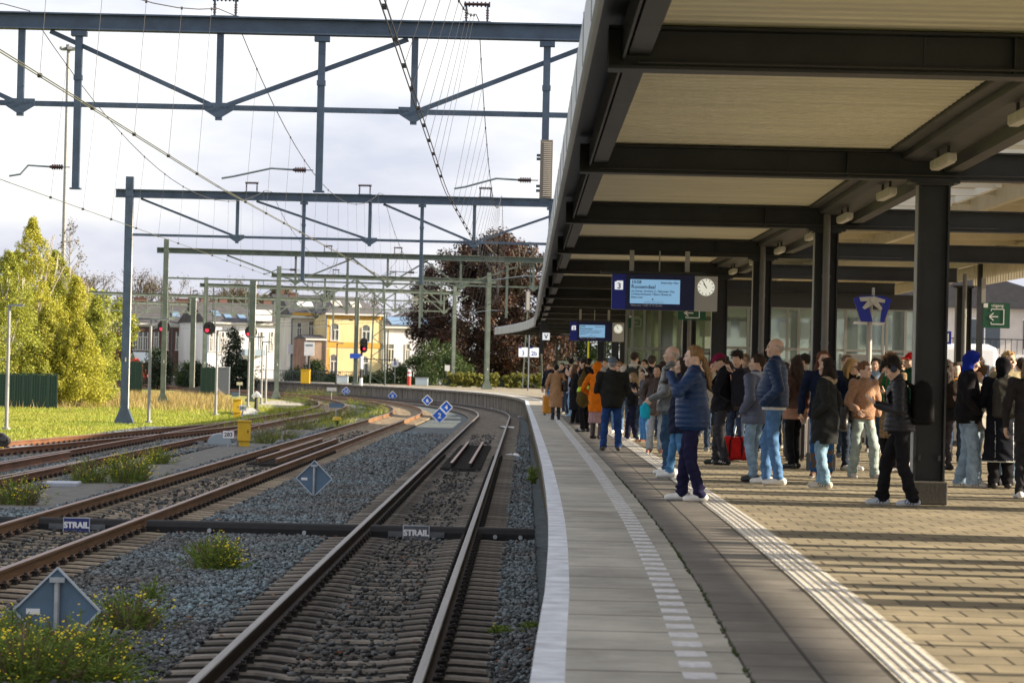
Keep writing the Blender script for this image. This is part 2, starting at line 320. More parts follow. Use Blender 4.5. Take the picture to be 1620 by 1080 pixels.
def track(label, s0, s1, of, rmat, top, smat, vis0, nvis=100, skip=()):
    t = thing('railway_track', label, 'track', P(vis0, of(vis0), ZB), 0, 'tracks beside the platform'); inv = t.location.copy()
    for sx in (-1, 1):
        o = rail('rail', s0, s1, lambda s: of(s)+sx*.7535, [rmat, top], t); o.location = -inv
    b = sleeper_mesh(smat); me = None; k0 = math.ceil(vis0/S_SL); rest = MB()
    for k in range(k0, int(s1/S_SL)):
        s = k*S_SL; p = P(s, of(s), 0); da = HD(s)+ (math.atan2(of(s+.5)-of(s-.5), 1)*-1)
        if k < k0+nvis:
            if me is None: o = b.build('sleeper', [smat, clip_m, side_shade_m], t); me = o
            else: o = dup(me, parent=t)
            o.location = (p[0]-inv.x, p[1]-inv.y, -inv.z); o.rotation_euler = (0, 0, da)
        else:
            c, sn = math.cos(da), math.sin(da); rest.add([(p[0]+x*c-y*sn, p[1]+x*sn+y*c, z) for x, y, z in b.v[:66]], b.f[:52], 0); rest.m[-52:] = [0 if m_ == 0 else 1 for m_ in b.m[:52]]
    if rest.v: o = rest.build('sleepers', [smat, side_shade_m], t); o.location = -inv; o['kind'] = 'stuff'
    return t, inv
def ofc(a): return lambda s: a
T1, i1 = track('dark railed track with shiny running edges right beside the platform', 8, 344, ofc(0.0), rustd, steel, conc_s, 16.2)
T2, i2 = track('golden brown railed track with a navy name plate between its rails, second from platform', 8, 344, O2, rustb, steelb, wood_s, 17)
T3, i3 = track('red brown rusty track beyond the yellow flowered weeds and sandy strip', 30, 344, O3, rust, steelb, wood_s, 40, 75)
T4, i4 = track('rusty siding along the sunlit grass that joins the next track', 40, 109, O4, rust, steelb, wood_s, 55, 75)
for (T, inv, of, mm) in ((T1, i1, ofc(0.0), rustd), (T2, i2, O2, rustb)):
    for d in (-.24, .20):
        o = rail('guard_rail', 66.5, 87, (lambda s, of=of, d=d: of(s)+d), [mm, steelb], T, -.02); o.location = -inv
    ch = None
    for k in range(36):
        s = 66.5+k*.58; p = P(s, of(s)-.02, ZR-.17); m = MB(); m.box((0, 0, 0), (.95, .09, .07))
        ch = m.build('guard_rail_chair', clip_m, T) if ch is None else dup(ch, parent=T); ch.location = (p[0]-inv.x, p[1]-inv.y, p[2]-inv.z); ch.rotation_euler = (0, 0, HD(s))
for a, b_, o0, o1 in ((50, 68, -.66, -.60), (44, 62, .42, .62)):       # switch blades of the third track
    o = rail('switch_blade', a, b_, (lambda s, a=a, b_=b_, o0=o0, o1=o1: O3(s)+o0+(o1-o0)*(s-a)/(b_-a)), [rust, steelb], T3, -.01); o.location = -i3
# rubber cable beams across the tracks with plates
rub = mat('black_rubber', (.007, .007, .008), .8, var=.4, vscale=8, bump=.2, bscale=15)
galv = mat('galvanised_steel', (.42, .45, .48), .45, .6, var=.2, vscale=7)
navy = mat('plate_navy', (.02, .03, .16), .45); white_p = mat('white_paint', (.78, .79, .80), .5, var=.06, vscale=3)
dgrey_pl = mat('plate_dark_grey', (.09, .10, .12), .45)
def rubber(x0, x1, lab, plate=None):
    Y = 39.6; c = (x0+x1)/2; t = thing('rubber_beam', lab, 'rubber beam', (c, Y, ZB), 0, 'rubber beams laid across the tracks')
    h = .20; w2 = (x1-x0)/2; prof = [(-.16, 0), (-.15, .12), (-.10, h-.02), (-.06, h), (.06, h), (.10, h-.02), (.15, .12), (.16, 0)]
    V = [(sx*w2, a, b) for sx in (-1, 1) for a, b in prof]; n = 8; F = [(i, n+i, n+i+1, i+1) for i in range(n-1)]+[tuple(range(n)), tuple(range(2*n-1, n-1, -1)), (0, n-1, 2*n-1, n)]
    link('beam_body', V, F, rub, t)
    if plate is not None:
        px = plate[0]-c; m = MB(); m.box((px, -.20, .02), (.38, .03, .05), m=0); m.box((px, -.205, .10), (.37, .012, .24), m=0)
        m.box((px, -.214, .185), (.345, .006, .045), m=1); m.box((px, -.214, .045), (.345, .006, .055), m=1)
        o = m.build('name_plate', [galv, plate[1]], t); q = MB(); q.box((px, -.2115, .116), (.345, .002, .088), m=1); textmesh(q, 'STRAIL', .116, Matrix.Translation((px, -.2145, .076)) @ Matrix.Rotation(R(90), 4, 'X'), align='CENTER', bold=.007, sx=.98); q.build('lettering', [plate[2], plate[3]], o)
        br = MB(); br.box((px, -.166, .09), (.78, .02, .075), m=0)
        for sx in (-1, 1): br.cyl((px+sx*.33, -.17, .09), (px+sx*.33, -.20, .09), .022, n=8)
        br.build('bracket', mat('bracket_dark_steel', (.13, .14, .15) if plate[3] is navy else (.13, .14, .15), .5, .4), t)
    else:
        br = MB()
        for k in range(2): br.cyl((-w2*.4+k*w2*.9, -.15, .08), (-w2*.4+k*w2*.9, -.20, .08), .03, n=8)
        br.build('bolt', galv, t)
    return t
c1 = CX0+39.6*TH0; c2 = c1+O2(39.6)
rubber(-7.6, c2-.84, 'black rubber beam end left of the golden brown track')
rubber(c2-.66, c2+.66, 'black rubber beam with a navy and white name plate between the golden brown rails', (c2-.12, navy, white_p, navy))
rubber(c2+.84, c1-.84, 'long black rubber beam lying on the stones between the two near tracks')
rubber(c1-.66, c1+.66, 'black rubber beam with a dark grey name plate between the dark platform rails', (c1-.02, dgrey_pl, white_p, dgrey_pl))
rubber(c1+.84, c1+1.62, 'short black rubber beam between the last rail and the platform wall')
# ================================================================== platform
slab_m = brickmat('platform_slab', (.45, .435, .38), (.41, .395, .345), (.07, .065, .055), 1.02, 4.0, .02, off=0, var=.20, bump=.25)
grey_m = brickmat('grey_tile', (.19, .178, .158), (.15, .14, .127), (.035, .03, .026), .62, .335, .012, off=.5, var=.18, bump=.3)
tan_m = brickmat('tan_paver', (.32, .275, .185), (.25, .216, .148), (.06, .047, .03), .295, .40, .011, off=.5, var=.2, bump=.35, swap=True)
tact_m = brickmat('tactile_tile', (.62, .59, .52), (.56, .53, .47), (.20, .18, .15), .30, .31, .012, off=0, var=.1, bump=.2)
edge_w = mat('edge_white_paint', (.60, .64, .70), .6, var=.30, vscale=4, bump=.2, bscale=60)
wallc = mat('platform_wall_concrete', (.23, .21, .175), .9, col2=(.085, .075, .066), vscale=1.6, bump=.4, bscale=8, stretch=(1, 1, .35))
PE = 1.65
_ec = offs([(10, -.20), (12.6, -.16), (15.1, -.113), (18.2, -.05), (22.9, .008), (26.9, .04), (32.5, .06), (42, .07), (53, .05), (81, -.02), (117, -.14), (150, -.22), (180, .08), (205, 0), (400, 0)])
def E(s): return PE+_ec(s)
pst = [3+i*1.5 for i in range(40)]+stations(64, 345)
V, F, uv = sweep([(0, -.06), (-.001, 0), (60, 0)], pst, lambda s: (E(s), 0)); 
wallV, wallF, wuv = sweep([(.16, -1.1), (.16, -.14), (0.0, -.13), (0.0, -.004)], pst, lambda s: (E(s), 0))
pl = struct(link('platform', wallV, wallF, wallc, uvs=wuv))
for nm, a, b_, z, m_ in (('edge_stripe', -.001, .155, 0, edge_w), ('edge_slab', .155, 1.0, 0, slab_m), ('grey_paving', 1.0, 1.68, 0, grey_m), ('tan_paving', 1.68, 14.5, -.002, tan_m)):
    V, F, uv = sweep([(a, z), (b_, z)], pst, lambda s: (E(s), 0)); link(nm, V, F, m_, pl, uvs=uv)
V, F, uv = sweep([(14.5, -.01), (75, -.01)], stations(3, 150), lambda s: (E(s), 0)); struct(link('pavement', V, F, mat('station_square_paving', (.24, .21, .17), .9, var=.2, vscale=1.2, bump=.3, bscale=20), uvs=uv))
m = MB()                                   # wall panel joints and brackets under the platform edge
for k in range(150):
    s = 6+k*2.05; m.box(P(s, E(s)+.15, -.62), (.05, .05, .94), HD(s))
m.build('wall_rib', mat('wall_post_concrete', (.20, .175, .13), .9, var=.3, vscale=3), pl)
m = MB(); s = 8.0
while s < 180:
    a = P(s, E(s)+.775, .004); h = HD(s); m.box(a, (.15, .24, .006), h); s += .51
m.build('safety_marking', mat('marking_white', (.66, .67, .70), .6, var=.22, vscale=16, bump=.3, bscale=90), pl)
V, F, uv = sweep([(1.69, .004), (1.99, .004)], pst, lambda s: (E(s), 0)); gs = link('guidance_strip', V, F, tact_m, pl, uvs=uv)
m = MB(); q = []
for e in (1.725, 1.782, 1.84, 1.898, 1.955):
    V, F, uv = sweep([(e-.014, .004), (e-.009, .010), (e+.009, .010), (e+.014, .004)], [6+i*1.5 for i in range(90)], lambda s: (E(s), 0)); m.add(V, F)
m.build('guidance_rib', mat('tactile_rib', (.66, .63, .57), .7, var=.1, vscale=9), gs)
m = MB()                                    # weeds in the joint behind the slabs
for k in range(160):
    s = rnd.uniform(11, 40); a = P(s, E(s)+1.0+rnd.uniform(-.008, .008), .0)
    for j in range(4): m.add([(a[0]-.005, a[1], .0), (a[0]+.005, a[1], .0), (a[0]+rnd.uniform(-.02, .02), a[1]+rnd.uniform(-.02, .02), rnd.uniform(.008, .03))], [(0, 1, 2)])
stuff(m.build('joint_moss', mat('moss', (.05, .075, .015), .95)), 'low green moss growing in the long joint behind the platform slabs', 'moss')
# ================================================================== canopy
st_dk = mat('canopy_steel', (.019, .021, .024), .45, .0, var=.4, vscale=1.6, bump=.05, bscale=40)
st_md = mat('canopy_channel', (.050, .051, .053), .5, .0, var=.2, vscale=2)
fas_m = mat('fascia_sheet', (.36, .38, .40), .45, .2, var=.12, vscale=1.5, stretch=(1, .3, 1))
corr_m = mat('corrugated_ceiling', (.74, .70, .54), .6, var=.12, vscale=1.2, stretch=(.5, 3, 1))
lampb = mat('lamp_housing', (.55, .52, .46), .5, var=.1, vscale=8)
ZB0, ZB1 = 3.63, 3.95
BY = [10.2]+[21.1+10.9*k for k in range(15)]
CE = PE+.22
def cxe(s): return P(s, CE, 0)[0]
canopy = thing('platform_canopy', 'dark steel canopy with beige ribbed ceiling over the platform', 'canopy', (4.7, 32, 0)); ci = canopy.location.copy()
def cpart(o): o.location = -ci; return o
RX = 11.2                                  # right end of the cross beams
for k, s in enumerate(BY):
    m = MB(); a = P(s, CE+.13, (ZB0+ZB1)/2); right = (RX if s < 140 else 9) ; b_ = P(s, right, (ZB0+ZB1)/2)
    m.ibeam(a, b_, .30, ZB1-ZB0, .022, .014)
    for e in (.3, 4.0): 
        p = P(s, CE+.13+e*0+ (0.004 if e < 1 else 3.0), (ZB0+ZB1)/2); m.box(p, (.012, .28, ZB1-ZB0-.05), HD(s))
    cpart(m.build('beam', st_dk, canopy))
# fascia, edge channel
fst = [4]+[x for x in stations(6, 174)]
V, F, uv = sweep([(.02, 3.60), (0, 3.62), (0, 4.02), (.03, 4.06), (.12, 4.06), (.12, 4.02), (.06, 3.98), (.06, 3.66), (.05, 3.60)], fst, lambda s: (CE-.06, 0), True)
cpart(link('fascia', V, F, fas_m, canopy, uvs=uv))
m = MB(); m.box((0, 0, 0), (.006, .02, .40)); s = 10.0; o = None
while s < 172:
    o = m.build('fascia_joint', st_md, canopy) if o is None else dup(o, parent=canopy); o.location = Vector(P(s, CE-.0615, 3.82))-ci; o.rotation_euler = (0, 0, HD(s)); s += 2.7
m = MB()
for a0, z0, z1, wd in ((.24, 3.70, 3.94, .02), (.36, 3.74, 3.95, .16)):
    V, F, uv = sweep([(-wd/2, z0), (wd/2, z0), (wd/2, z1), (-wd/2, z1)], fst, lambda s: (CE+a0, 0), True); m.add(V, F)
cpart(m.build('edge_channel', st_md, canopy))
V, F, uv = sweep([(.02, 4.03), (4.1, 4.03), (4.1, 4.09), (.02, 4.09)], fst, lambda s: (CE, 0), True); cpart(link('roof', V, F, st_dk, canopy))
def pr_x(s): return 4.0+min(.45, max(0, (s-24)*.022))      # right edge of the ribbed ceiling (X of the near, straight part)
for k in range(len(BY)-1):
    s0, s1 = BY[k]+.02, BY[k+1]-.02; V = []; ss = []; s = s0; ph = 0
    prof = [(0, 0), (.17, 0), (.20, .028), (.27, .028), (.30, 0)]
    while s < s1:
        for d, z in prof[:-1]:
            if s+d < s1: ss.append((s+d, z))
        s += .30
    for s, z in ss:
        xr = pr_x(s)-P(s, 0)[0] if s < 120 else 5.2
        V.append(P(s, CE+.46, 3.965+z)); V.append(P(s, xr, 3.965+z))
    F = [(2*i, 2*i+1, 2*i+3, 2*i+2) for i in range(len(ss)-1)]
    cpart(link('ceiling_panel', V, F, corr_m, canopy))
# gutter along the columns
def gut(s): return (pr_x(s)-P(s, 0)[0]) if s < 120 else 5.2
V, F, uv = sweep([(.02, 3.99), (.02, 3.93), (.16, 3.93), (.16, 3.86), (.30, 3.84), (.62, 3.84), (.64, 3.72), (.66, 3.72), (.80, 3.72), (.82, 4.02), (.02, 4.02)], fst, lambda s: (gut(s), 0), True)
cpart(link('gutter', V, F, st_md, canopy, uvs=uv))
# columns with concrete feet and downpipes
base_m = mat('column_base', (.062, .058, .052), .9, var=.12, vscale=3, bump=.15, bscale=30)
pipe_m = mat('downpipe_grey', (.13, .13, .125), .5, var=.1, vscale=5)
lightf = mat('column_painted_light', (.30, .30, .29), .5, var=.08, vscale=4)  # pale tone paints sky light onto the left flange
def column(x, y, pipe, rz=0, tall=ZB0):
    m = MB(); m.box((x-.165, y, tall/2+.06), (.022, .30, tall-.13), m=0); m.box((x+.165, y, tall/2+.06), (.022, .30, tall-.13)); m.box((x, y, tall/2+.06), (.307, .016, tall-.13))
    m.box((x, y, tall-.017), (.56, .34, .03)); m.box((x, y, tall-.0455), (.42, .32, .022))
    for sx in (-1, 1):
        m.box((x+sx*.11, y-.15, .52), (.03, .02, .06))
    c = cpart(m.build('column', st_dk, canopy))
    f = MB(); f.box((x-.179, y-.02, tall/2+.05), (.005, .22, tall-.16)); o = f.build('flange_light_strip', lightf, c)  # thin strip carrying the painted light of the left flange
    q = MB(); q.box((x, y, .13), (.41, .42, .26)); o = q.build('base_block', base_m, c, bevel=.015)
    if pipe:
        q = MB(); q.cyl((x-.01, y-.21, .2), (x-.01, y-.21, 3.9), .055, n=12)
        for z in (.9, 1.9, 2.9): q.cyl((x-.01, y-.21, z), (x-.01, y-.21, z+.03), .064, n=12)
        q.build('downpipe', pipe_m, c)
for k, s in enumerate(BY[1:14]):
    x, y, _ = P(s+.7, 6.0 if s < 130 else 6.0, 0)
    x = 4.70 if s < 125 else x; column(x, y if s > 125 else s+.75 if k == 0 else s, k in (2, 3, 5, 7))
for k, s in enumerate(BY[1:9]): column(10.55, s+1.9, k in (4,), tall=ZB0)
cab = mat('conduit_grey', (.035, .035, .036), .5); m = None
for k, s in enumerate(BY[1:9]):
    m = MB(); a = P(s-.155, CE+.35, 3.68); b_ = P(s-.155, 8.5, 3.68); m.tube([a, b_], .012, 6);     cpart(m.build('conduit', cab, canopy))
    for e in (.35, 2.6, 4.4):
        m = MB()
        for dx in (-.09, .09):
            for dz in (-.1, 0, .1): m.cyl(P(s-.008, CE+e+dx, 3.79+dz), P(s-.030, CE+e+dx, 3.79+dz), .014, n=6)
        m.box(P(s-.0145, CE+e, 3.79), (.26, .012, .27), HD(s)); cpart(m.build('splice_plate', st_dk, canopy))
# strip lamps under the gutter
k = 0; s = 13.0
while s < 112:
    x = pr_x(s)+.36+.02; t = thing('strip_lamp', 'pale strip lamp housing hanging under the canopy gutter', 'lamp', (x, s, 3.70), HD(s), 'strip lamps in a row under the canopy gutter')
    m = MB(); m.box((0, .62, 0), (.105, 1.24, .09)); m.build('housing', lampb, t, bevel=.012)
    m = MB(); m.box((0, .62, -.052), (.085, 1.18, .012)); m.build('diffuser', mat('lamp_diffuser', (.72, .68, .60), .35), t)
    m = MB(); m.box((0, .25, .09), (.03, .03, .09)); m.build('bracket', st_md, t); m = MB(); m.box((0, 1.0, .09), (.03, .03, .09)); m.build('bracket', st_md, t)
    s += 5.45 if k % 2 == 0 else 5.45; k += 1
# ================================================================== departure boards
blue_m = mat('sign_blue', (.008, .02, .30), .4); navy_m = mat('sign_navy', (.006, .012, .085), .4); clockg = mat('clock_panel_grey', (.42, .42, .43), .5)
scr_m = mat('lit_screen', (.02, .05, .1), .3, emit=(.26, .48, .70), estr=.30); txt_m = mat('screen_lettering', (.004, .008, .05), .5); wtxt = mat('sign_white', (.78, .79, .80), .5)
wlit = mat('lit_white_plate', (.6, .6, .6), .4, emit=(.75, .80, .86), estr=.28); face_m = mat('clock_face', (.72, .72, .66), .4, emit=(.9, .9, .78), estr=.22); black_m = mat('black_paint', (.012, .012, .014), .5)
def logo(mb, c, wd, m=0):      # two interlocked arrows
    w2, h = wd/2, wd*.22; T = lambda x, z: (c[0]+x*w2, c[1], c[2]+z*h)
    for sg in (1, -1):
        for poly in ([(-.55, .35), (-.1, .95), (.35, .1), (.62, .1), (.62, .42), (1, 0), (.62, -.42), (.62, -.15), (.22, -.15), (-.1, .62), (-.42, .2)],):
            mb.add([T(x*sg, z*sg) for x, z in poly], [tuple(range(len(poly))) if sg > 0 else tuple(range(len(poly)))], m)
def board(u, v, Y, rz, label, wd=1.97, ht=.66):
    c = D(u, v, Y); t = thing('departure_board', label, 'departure board', (c[0], c[1], c[2]), rz, 'departure boards under the canopy')
    x0 = -wd/2; pw = wd-.43; m = MB(); m.box((x0+pw/2, 0, 0), (pw, .30, ht)); m.box((x0+pw/2, 0, ht/2+.035), (pw+.43, .26, .05), m=1); m.build('casing', [navy_m, st_dk], t)
    m = MB(); m.box((x0+.13, -.155, 0), (.255, .012, ht-.01)); b = m.build('track_panel', blue_m, t)
    m = MB(); m.box((x0+.13, -.164, .12), (.155, .006, .165)); n = m.build('number_plate', wlit, b); m = MB(); textmesh(m, '3', .15, facing((x0+.135, -.169, .055)), align='CENTER', bold=.003); m.box((x0+.07, -.169, .20), (.035, .004, .03)); m.build('numeral', blue_m, n)
    sx0, sx1, sz0, sz1 = x0+.34, x0+1.27, -.215, .235; m = MB(); m.box(((sx0+sx1)/2, -.153, (sz0+sz1)/2), (sx1-sx0, .012, sz1-sz0)); sc_ = m.build('screen', scr_m, t)
    m = MB(); y = -.1605
    textmesh(m, '10:58', .085, facing((sx0+.02, y, sz1-.078)), bold=.0015); textmesh(m, 'Roosendaal', .098, facing((sx0+.02, y, sz1-.168)), bold=.0015)
    for i, ln in enumerate(('via Dieren, Arnhem C., Nijmegen, Oss,', "'s-Hertogenbosch, Tilburg, Breda en", 'Etten-Leur')): textmesh(m, ln, .054, facing((sx0+.02, y, sz1-.235-i*.057)), bold=.001, sx=.95)
    textmesh(m, 'Intercity', .062, facing((sx1-.15, y, sz1-.075)), align='RIGHT', bold=.001); logo(m, (sx1-.08, y, sz1-.058), .12)
    m.box(((sx0+sx1)/2-.0, y, sz0+.016), (.31, .002, .004)); m.box(((sx0+sx1)/2, y, sz0+.042), (.28, .002, .004))
    for d in (-.152, .152): m.box(((sx0+sx1)/2+d, y, sz0+.029), (.004, .002, .028))
    m.box(((sx0+sx1)/2-.04, y, sz0+.082), (.022, .002, .03)); m.box(((sx0+sx1)/2-.185, y, sz0+.025), (.016, .002, .014)); m.build('screen_lettering', txt_m, sc_)
    m = MB(); textmesh(m, 'Next train  11:02 +5  IC Zwolle', .045, facing((sx0+.02, -.1515, sz0-.048))); m.build('lower_lettering', wtxt, t)
    cx = x0+pw+.215; m = MB(); m.box((cx, 0, -.005), (.43, .29, ht-.01)); cp = m.build('clock_panel', clockg, t, bevel=.006)
    m = MB(); m.cyl((cx, -.149, .115), (cx, -.158, .115), .158, n=40); cf = m.build('clock_face', face_m, cp)
    m = MB()
    for i in range(12):
        a = R(30*i); m.box((cx+.132*math.sin(a), -.160, .115+.132*math.cos(a)), (.012, .003, .03), M=Matrix.Rotation(a, 3, 'Y'))
    def hand(a, l, wv, tail):
        mid = (l-tail)/2; m.box((cx+mid*math.sin(a), -.162-wv*.05, .115+mid*math.cos(a)), (wv, .003, l+tail), M=Matrix.Rotation(a, 3, 'Y'))
    hand(R(325), .085, .016, .02); hand(R(-27), .13, .011, .025); m.build('clock_hands', black_m, cf)
    hg = mat('hanger_grey', (.33, .33, .32), .5)
    for d in (-.62, .42):
        m = MB(); m.box((d, 0, ht/2+.06+.19), (.085, .085, .40)); m.build('hanger', hg, t)
    m = MB(); m.cyl((-.1, 0, ht/2+.05), (-.1, 0, ht/2+.45), .012, n=8); m.build('cable', hg, t)
    return t
board(1051, 463, 53.2, R(-1), 'larger blue departure board with clock reading five to eleven, hanging over the crowd')
board(944.5, 524.5, 104.0, R(-1), 'smaller farther blue departure board with clock, hanging beyond the larger one', ht=.70)
green_m = mat('exit_green', (.008, .085, .045), .45)
def exit_sign(u, v, Y, wd, ht, label, arrow=-1):
    c = D(u, v, Y); t = thing('exit_sign', label, 'exit sign', c, 0, 'green exit signs'); m = MB(); m.box((0, 0, 0), (wd, .10, ht)); m.build('panel', green_m, t)
    m = MB(); k = ht; y = -.054
    m.box((-wd*.41, y, ht*.39), (wd*.16, .004, ht*.17)); textmesh(m, 'uitgang', ht*.17, facing((-wd*.2, y, ht*.34)), bold=.001)
    m.box((wd*.27, y, -.05*k), (.022, .004, ht*.62)); m.box((wd*.03, y, ht*.25), (wd*.46, .004, .022)); m.box((wd*.03, y, -ht*.35), (wd*.46, .004, .022)); m.box((-wd*.2, y, ht*.21), (.022, .004, ht*.08)); m.box((-wd*.2, y, -ht*.31), (.022, .004, ht*.08))
    m.box((-wd*.10, y, -.05*k), (wd*.32, .004, .026))
    for sg in (-1, 1): m.box((-wd*.19, y-.001, -.05*k+sg*ht*.075), (wd*.2, .004, .026), M=Matrix.Rotation(R(-40*sg), 3, 'Y'))
    m.build('pictogram', wtxt, t); m = MB(); m.box((-wd*.5+.01, .0, ht/2+.3), (.1, .06, .62)); m.build('hanger', MATS['hanger_grey'], t); return t
exit_sign(1576, 499, 70, .66, .62, 'large green exit sign with white arrow at the street side')
exit_sign(1094, 494, 62.5, .62, .34, 'green exit sign mostly hidden behind the larger departure board')
exit_sign(1007, 509, 88, .50, .40, 'small green exit sign above the glass lift enclosure')
def letter_sign(c, lab, ch, wd, pole, cat='platform sign', bm=None):
    t = thing('platform_sign', lab, cat, c); m = MB(); m.box((0, 0, 0), (wd, .05, wd)); m.build('panel', wlit if bm is None else bm, t); m = MB(); textmesh(m, ch, wd*.85, facing((0, -.027, -wd*.31)), align='CENTER', bold=.006); m.build('lettering', navy_m, t)
    if pole:
        m = MB(); m.box((0, .04, wd*.5+pole/2), (.12, .06, pole)); m.box((-.17, .2, -.05), (.18, .12, 1.35), m=1); m.build('hanger', [black_m, black_m], t)
    return t
letter_sign(D(864, 532, 118), 'white sign with a navy letter V hanging under the canopy edge', 'V', .30, .55)
# small signs 3 and 2b on a post farther along the platform
c = G(835, 618, 0); Y = c[1]; t = thing('track_number_sign', 'pair of white plates reading 3 and 2b on a dark platform post', 'platform sign', (c[0], c[1], 0))
m = MB(); m.cyl((0, 0, 0), (0, 0, 4.2), .05, n=8); m.build('post', mat('post_blue_grey', (.10, .12, .15), .5), t)
for dx, ch in ((-.40, '3'), (.40, '2b')):
    z = D(830, 557, Y)[2]; m = MB(); m.box((dx, 0, z), (.66, .08, .68)); m.box((dx-.22, -.002, z+.33), (.2, .08, .1), m=1); p = m.build('plate', [wlit, blue_m], t)
    m = MB(); textmesh(m, ch, .45, facing((dx, -.045, z-.22)), align='CENTER', bold=.008); m.build('numeral', blue_m, p)
# information pillar with a folded cross of blue panels
c = D(1382, 488, 60.5); t = thing('information_sign', 'blue hanging information sign seen from behind with a white star shaped bracket', 'sign', c)
m = MB(); k = 60.5/4500; P2 = lambda a, b_, y=0: ((a-1382)*k, y, -(b_-488)*k)
m.prism([P2(1349, 473, -.1), P2(1362, 509, -.1), P2(1380, 509, -.1), P2(1372, 480, -.1), P2(1395, 480, -.1), P2(1392, 509, -.1), P2(1398, 510, -.1), P2(1410, 473, -.1), P2(1396, 468, -.1), P2(1362, 468, -.1)], (0, .09, 0))
m.build('panel', blue_m, t); m = MB()
m.prism([P2(1358, 471, -.14), P2(1360, 477, -.14), P2(1371, 477, -.14), P2(1363, 487, -.14), P2(1367, 490, -.14), P2(1380, 482, -.14), P2(1392, 491, -.14), P2(1395, 488, -.14), P2(1388, 478, -.14), P2(1398, 479, -.14), P2(1399, 474, -.14), P2(1382, 469, -.14)], (0, .03, 0))
m.cyl(P2(1379, 475, -.15), P2(1379, 475, -.18), .06, n=16); m.build('bracket', mat('bracket_grey', (.45, .44, .42), .5), t)
m = MB(); m.prism([P2(1352, 509), P2(1350, 513), P2(1396, 514), P2(1402, 510)], (0, .04, 0)); m.build('tray', wtxt, t)
m = MB(); m.cyl(P2(1381, 455), P2(1381, 470), .03, n=8); m.cyl((P2(1376.5, 470, .03)[0], .03, .2), (P2(1376.5, 470, .03)[0], .03, -c[2]), .06, n=10); m.build('pole', MATS['hanger_grey'], t)
# ================================================================== station building, glass and hall roof
alu = mat('aluminium_frame', (.30, .31, .30), .4, .3, var=.08, vscale=4); dkf = mat('dark_frame', (.03, .03, .032), .45)
glass = mat('window_glass', (.55, .68, .62), .04, .0, spec=.5, trans=.82); glass.use_fake_user = True
conw = mat('pale_panel', (.22, .22, .21), .6, var=.08, vscale=2)
def glazing(t, x0, x1, y, z0, z1, xs, zs, fr=alu, fw=.07, gl=glass, yaw=None):
    g = MB(); g.box(((x0+x1)/2, y, (z0+z1)/2), (x1-x0, .02, z1-z0)); g.build('glass_pane', gl, t)
    f = MB()
    for x in [x0]+list(xs)+[x1]: f.box((x, y, (z0+z1)/2), (fw, .09, z1-z0))
    for z in [z0]+list(zs)+[z1]: f.box(((x0+x1)/2, y, z), (x1-x0, .078, fw))
    return f.build('window_frame', fr, t)
t = thing('station_building', 'glass fronted station building with grey frames behind the platform columns', 'building', (7.9, 76, 0)); bi = t.location.copy()
def bp(o):
    o.location = -bi; return o
for ch_x0, ch_x1, xs in ((5.35, 9.9, (6.3, 7.35, 7.65, 8.9)), (10.0, 11.0, (10.5,))):
    n0 = len(t.children); glazing(t, ch_x0, ch_x1, 76, .35, 3.25, xs, (1.2, 2.15)); 
m = MB(); m.box((8.2, 76.2, 3.46), (5.9, .5, .40)); m.build('roof_edge', dkf, t)
m = MB(); m.box((8.2, 76, .17), (5.9, .3, .34)); m.build('plinth', conw, t)
m = MB(); m.box((8.2, 84, .02), (6, 15, .03), m=0); m.box((8.2, 91, .6), (6, .2, 1.2), m=1); m.box((8.2, 84, 3.35), (6, 15.5, .1), m=2); m.build('inside_wall', [grey_m, mat('inside_wall_green_grey', (.42, .46, .40), .7, var=.2, vscale=.6), mat('inside_ceiling', (.55, .58, .5), .7)], t)
m = MB()
for x in (6.0, 6.9, 8.2, 9.2): m.box((x, 80+x*.3, 1.7), (.25, .25, 3.3))
m.build('inside_column', conw, t); m = MB()
for k in range(7): m.box((6.0+k*.62, 88.5, 2.85), (.34, .06, .5))
m.build('inside_panel', wtxt, t)
for ch in t.children: bp(ch)
# lift enclosure, yellow lit glass
gy = mat('lift_glass', (.62, .70, .50), .05, trans=.85)
t = thing('glass_lift_enclosure', 'grey framed glass enclosure with a door, in front of sunlit trees', 'enclosure', (5.0, 84, 0)); bi = t.location.copy()
glazing(t, 3.55, 5.95, 84, .25, 3.4, (3.9, 4.35, 4.95), (2.15,), gl=gy)
m = MB(); m.box((5.43, 83.9, 1.05), (.86, .06, .09)); m.box((5.43, 83.9, 2.05), (.86, .06, .10)); m.box((5.02, 83.9, 1.55), (.10, .06, 1.1)); m.box((5.86, 83.9, 1.55), (.10, .06, 1.1)); d = m.build('door_frame', alu, t)
m = MB(); m.box((5.62, 83.86, 1.72), (.34, .01, .48)); textmesh(m, 'B', .12, facing((5.48, 83.85, 1.78)), m=1); m.build('notice', [wtxt, blue_m], d)
m = MB(); m.box((4.75, 86.3, 3.45), (2.5, 4.6, .12)); m.build('roof', dkf, t)
glazing(t, 3.55, 5.95, 88.4, .25, 3.4, (4.35, 5.15), (2.15,), gl=gy)
for ch in t.children: bp(ch)
# low pale screens in the waiting area
for i, (x0, x1, Y, h, lab) in enumerate(((7.15, 8.62, 62, 1.93, 'wider pale grey solid screen behind the waiting crowd'), (8.68, 9.75, 61, 1.80, 'narrower pale grey solid screen next to the wider one'))):
    t = thing('windscreen_wall', lab, 'screen', ((x0+x1)/2, Y, 0)); m = MB(); m.box((0, 0, h/2+.06), (x1-x0, .30, h-.12)); m.build('panel', conw, t, bevel=.01); m = MB(); m.box((0, 0, .06), (x1-x0-.1, .24, .12)); m.build('plinth', base_m, t)
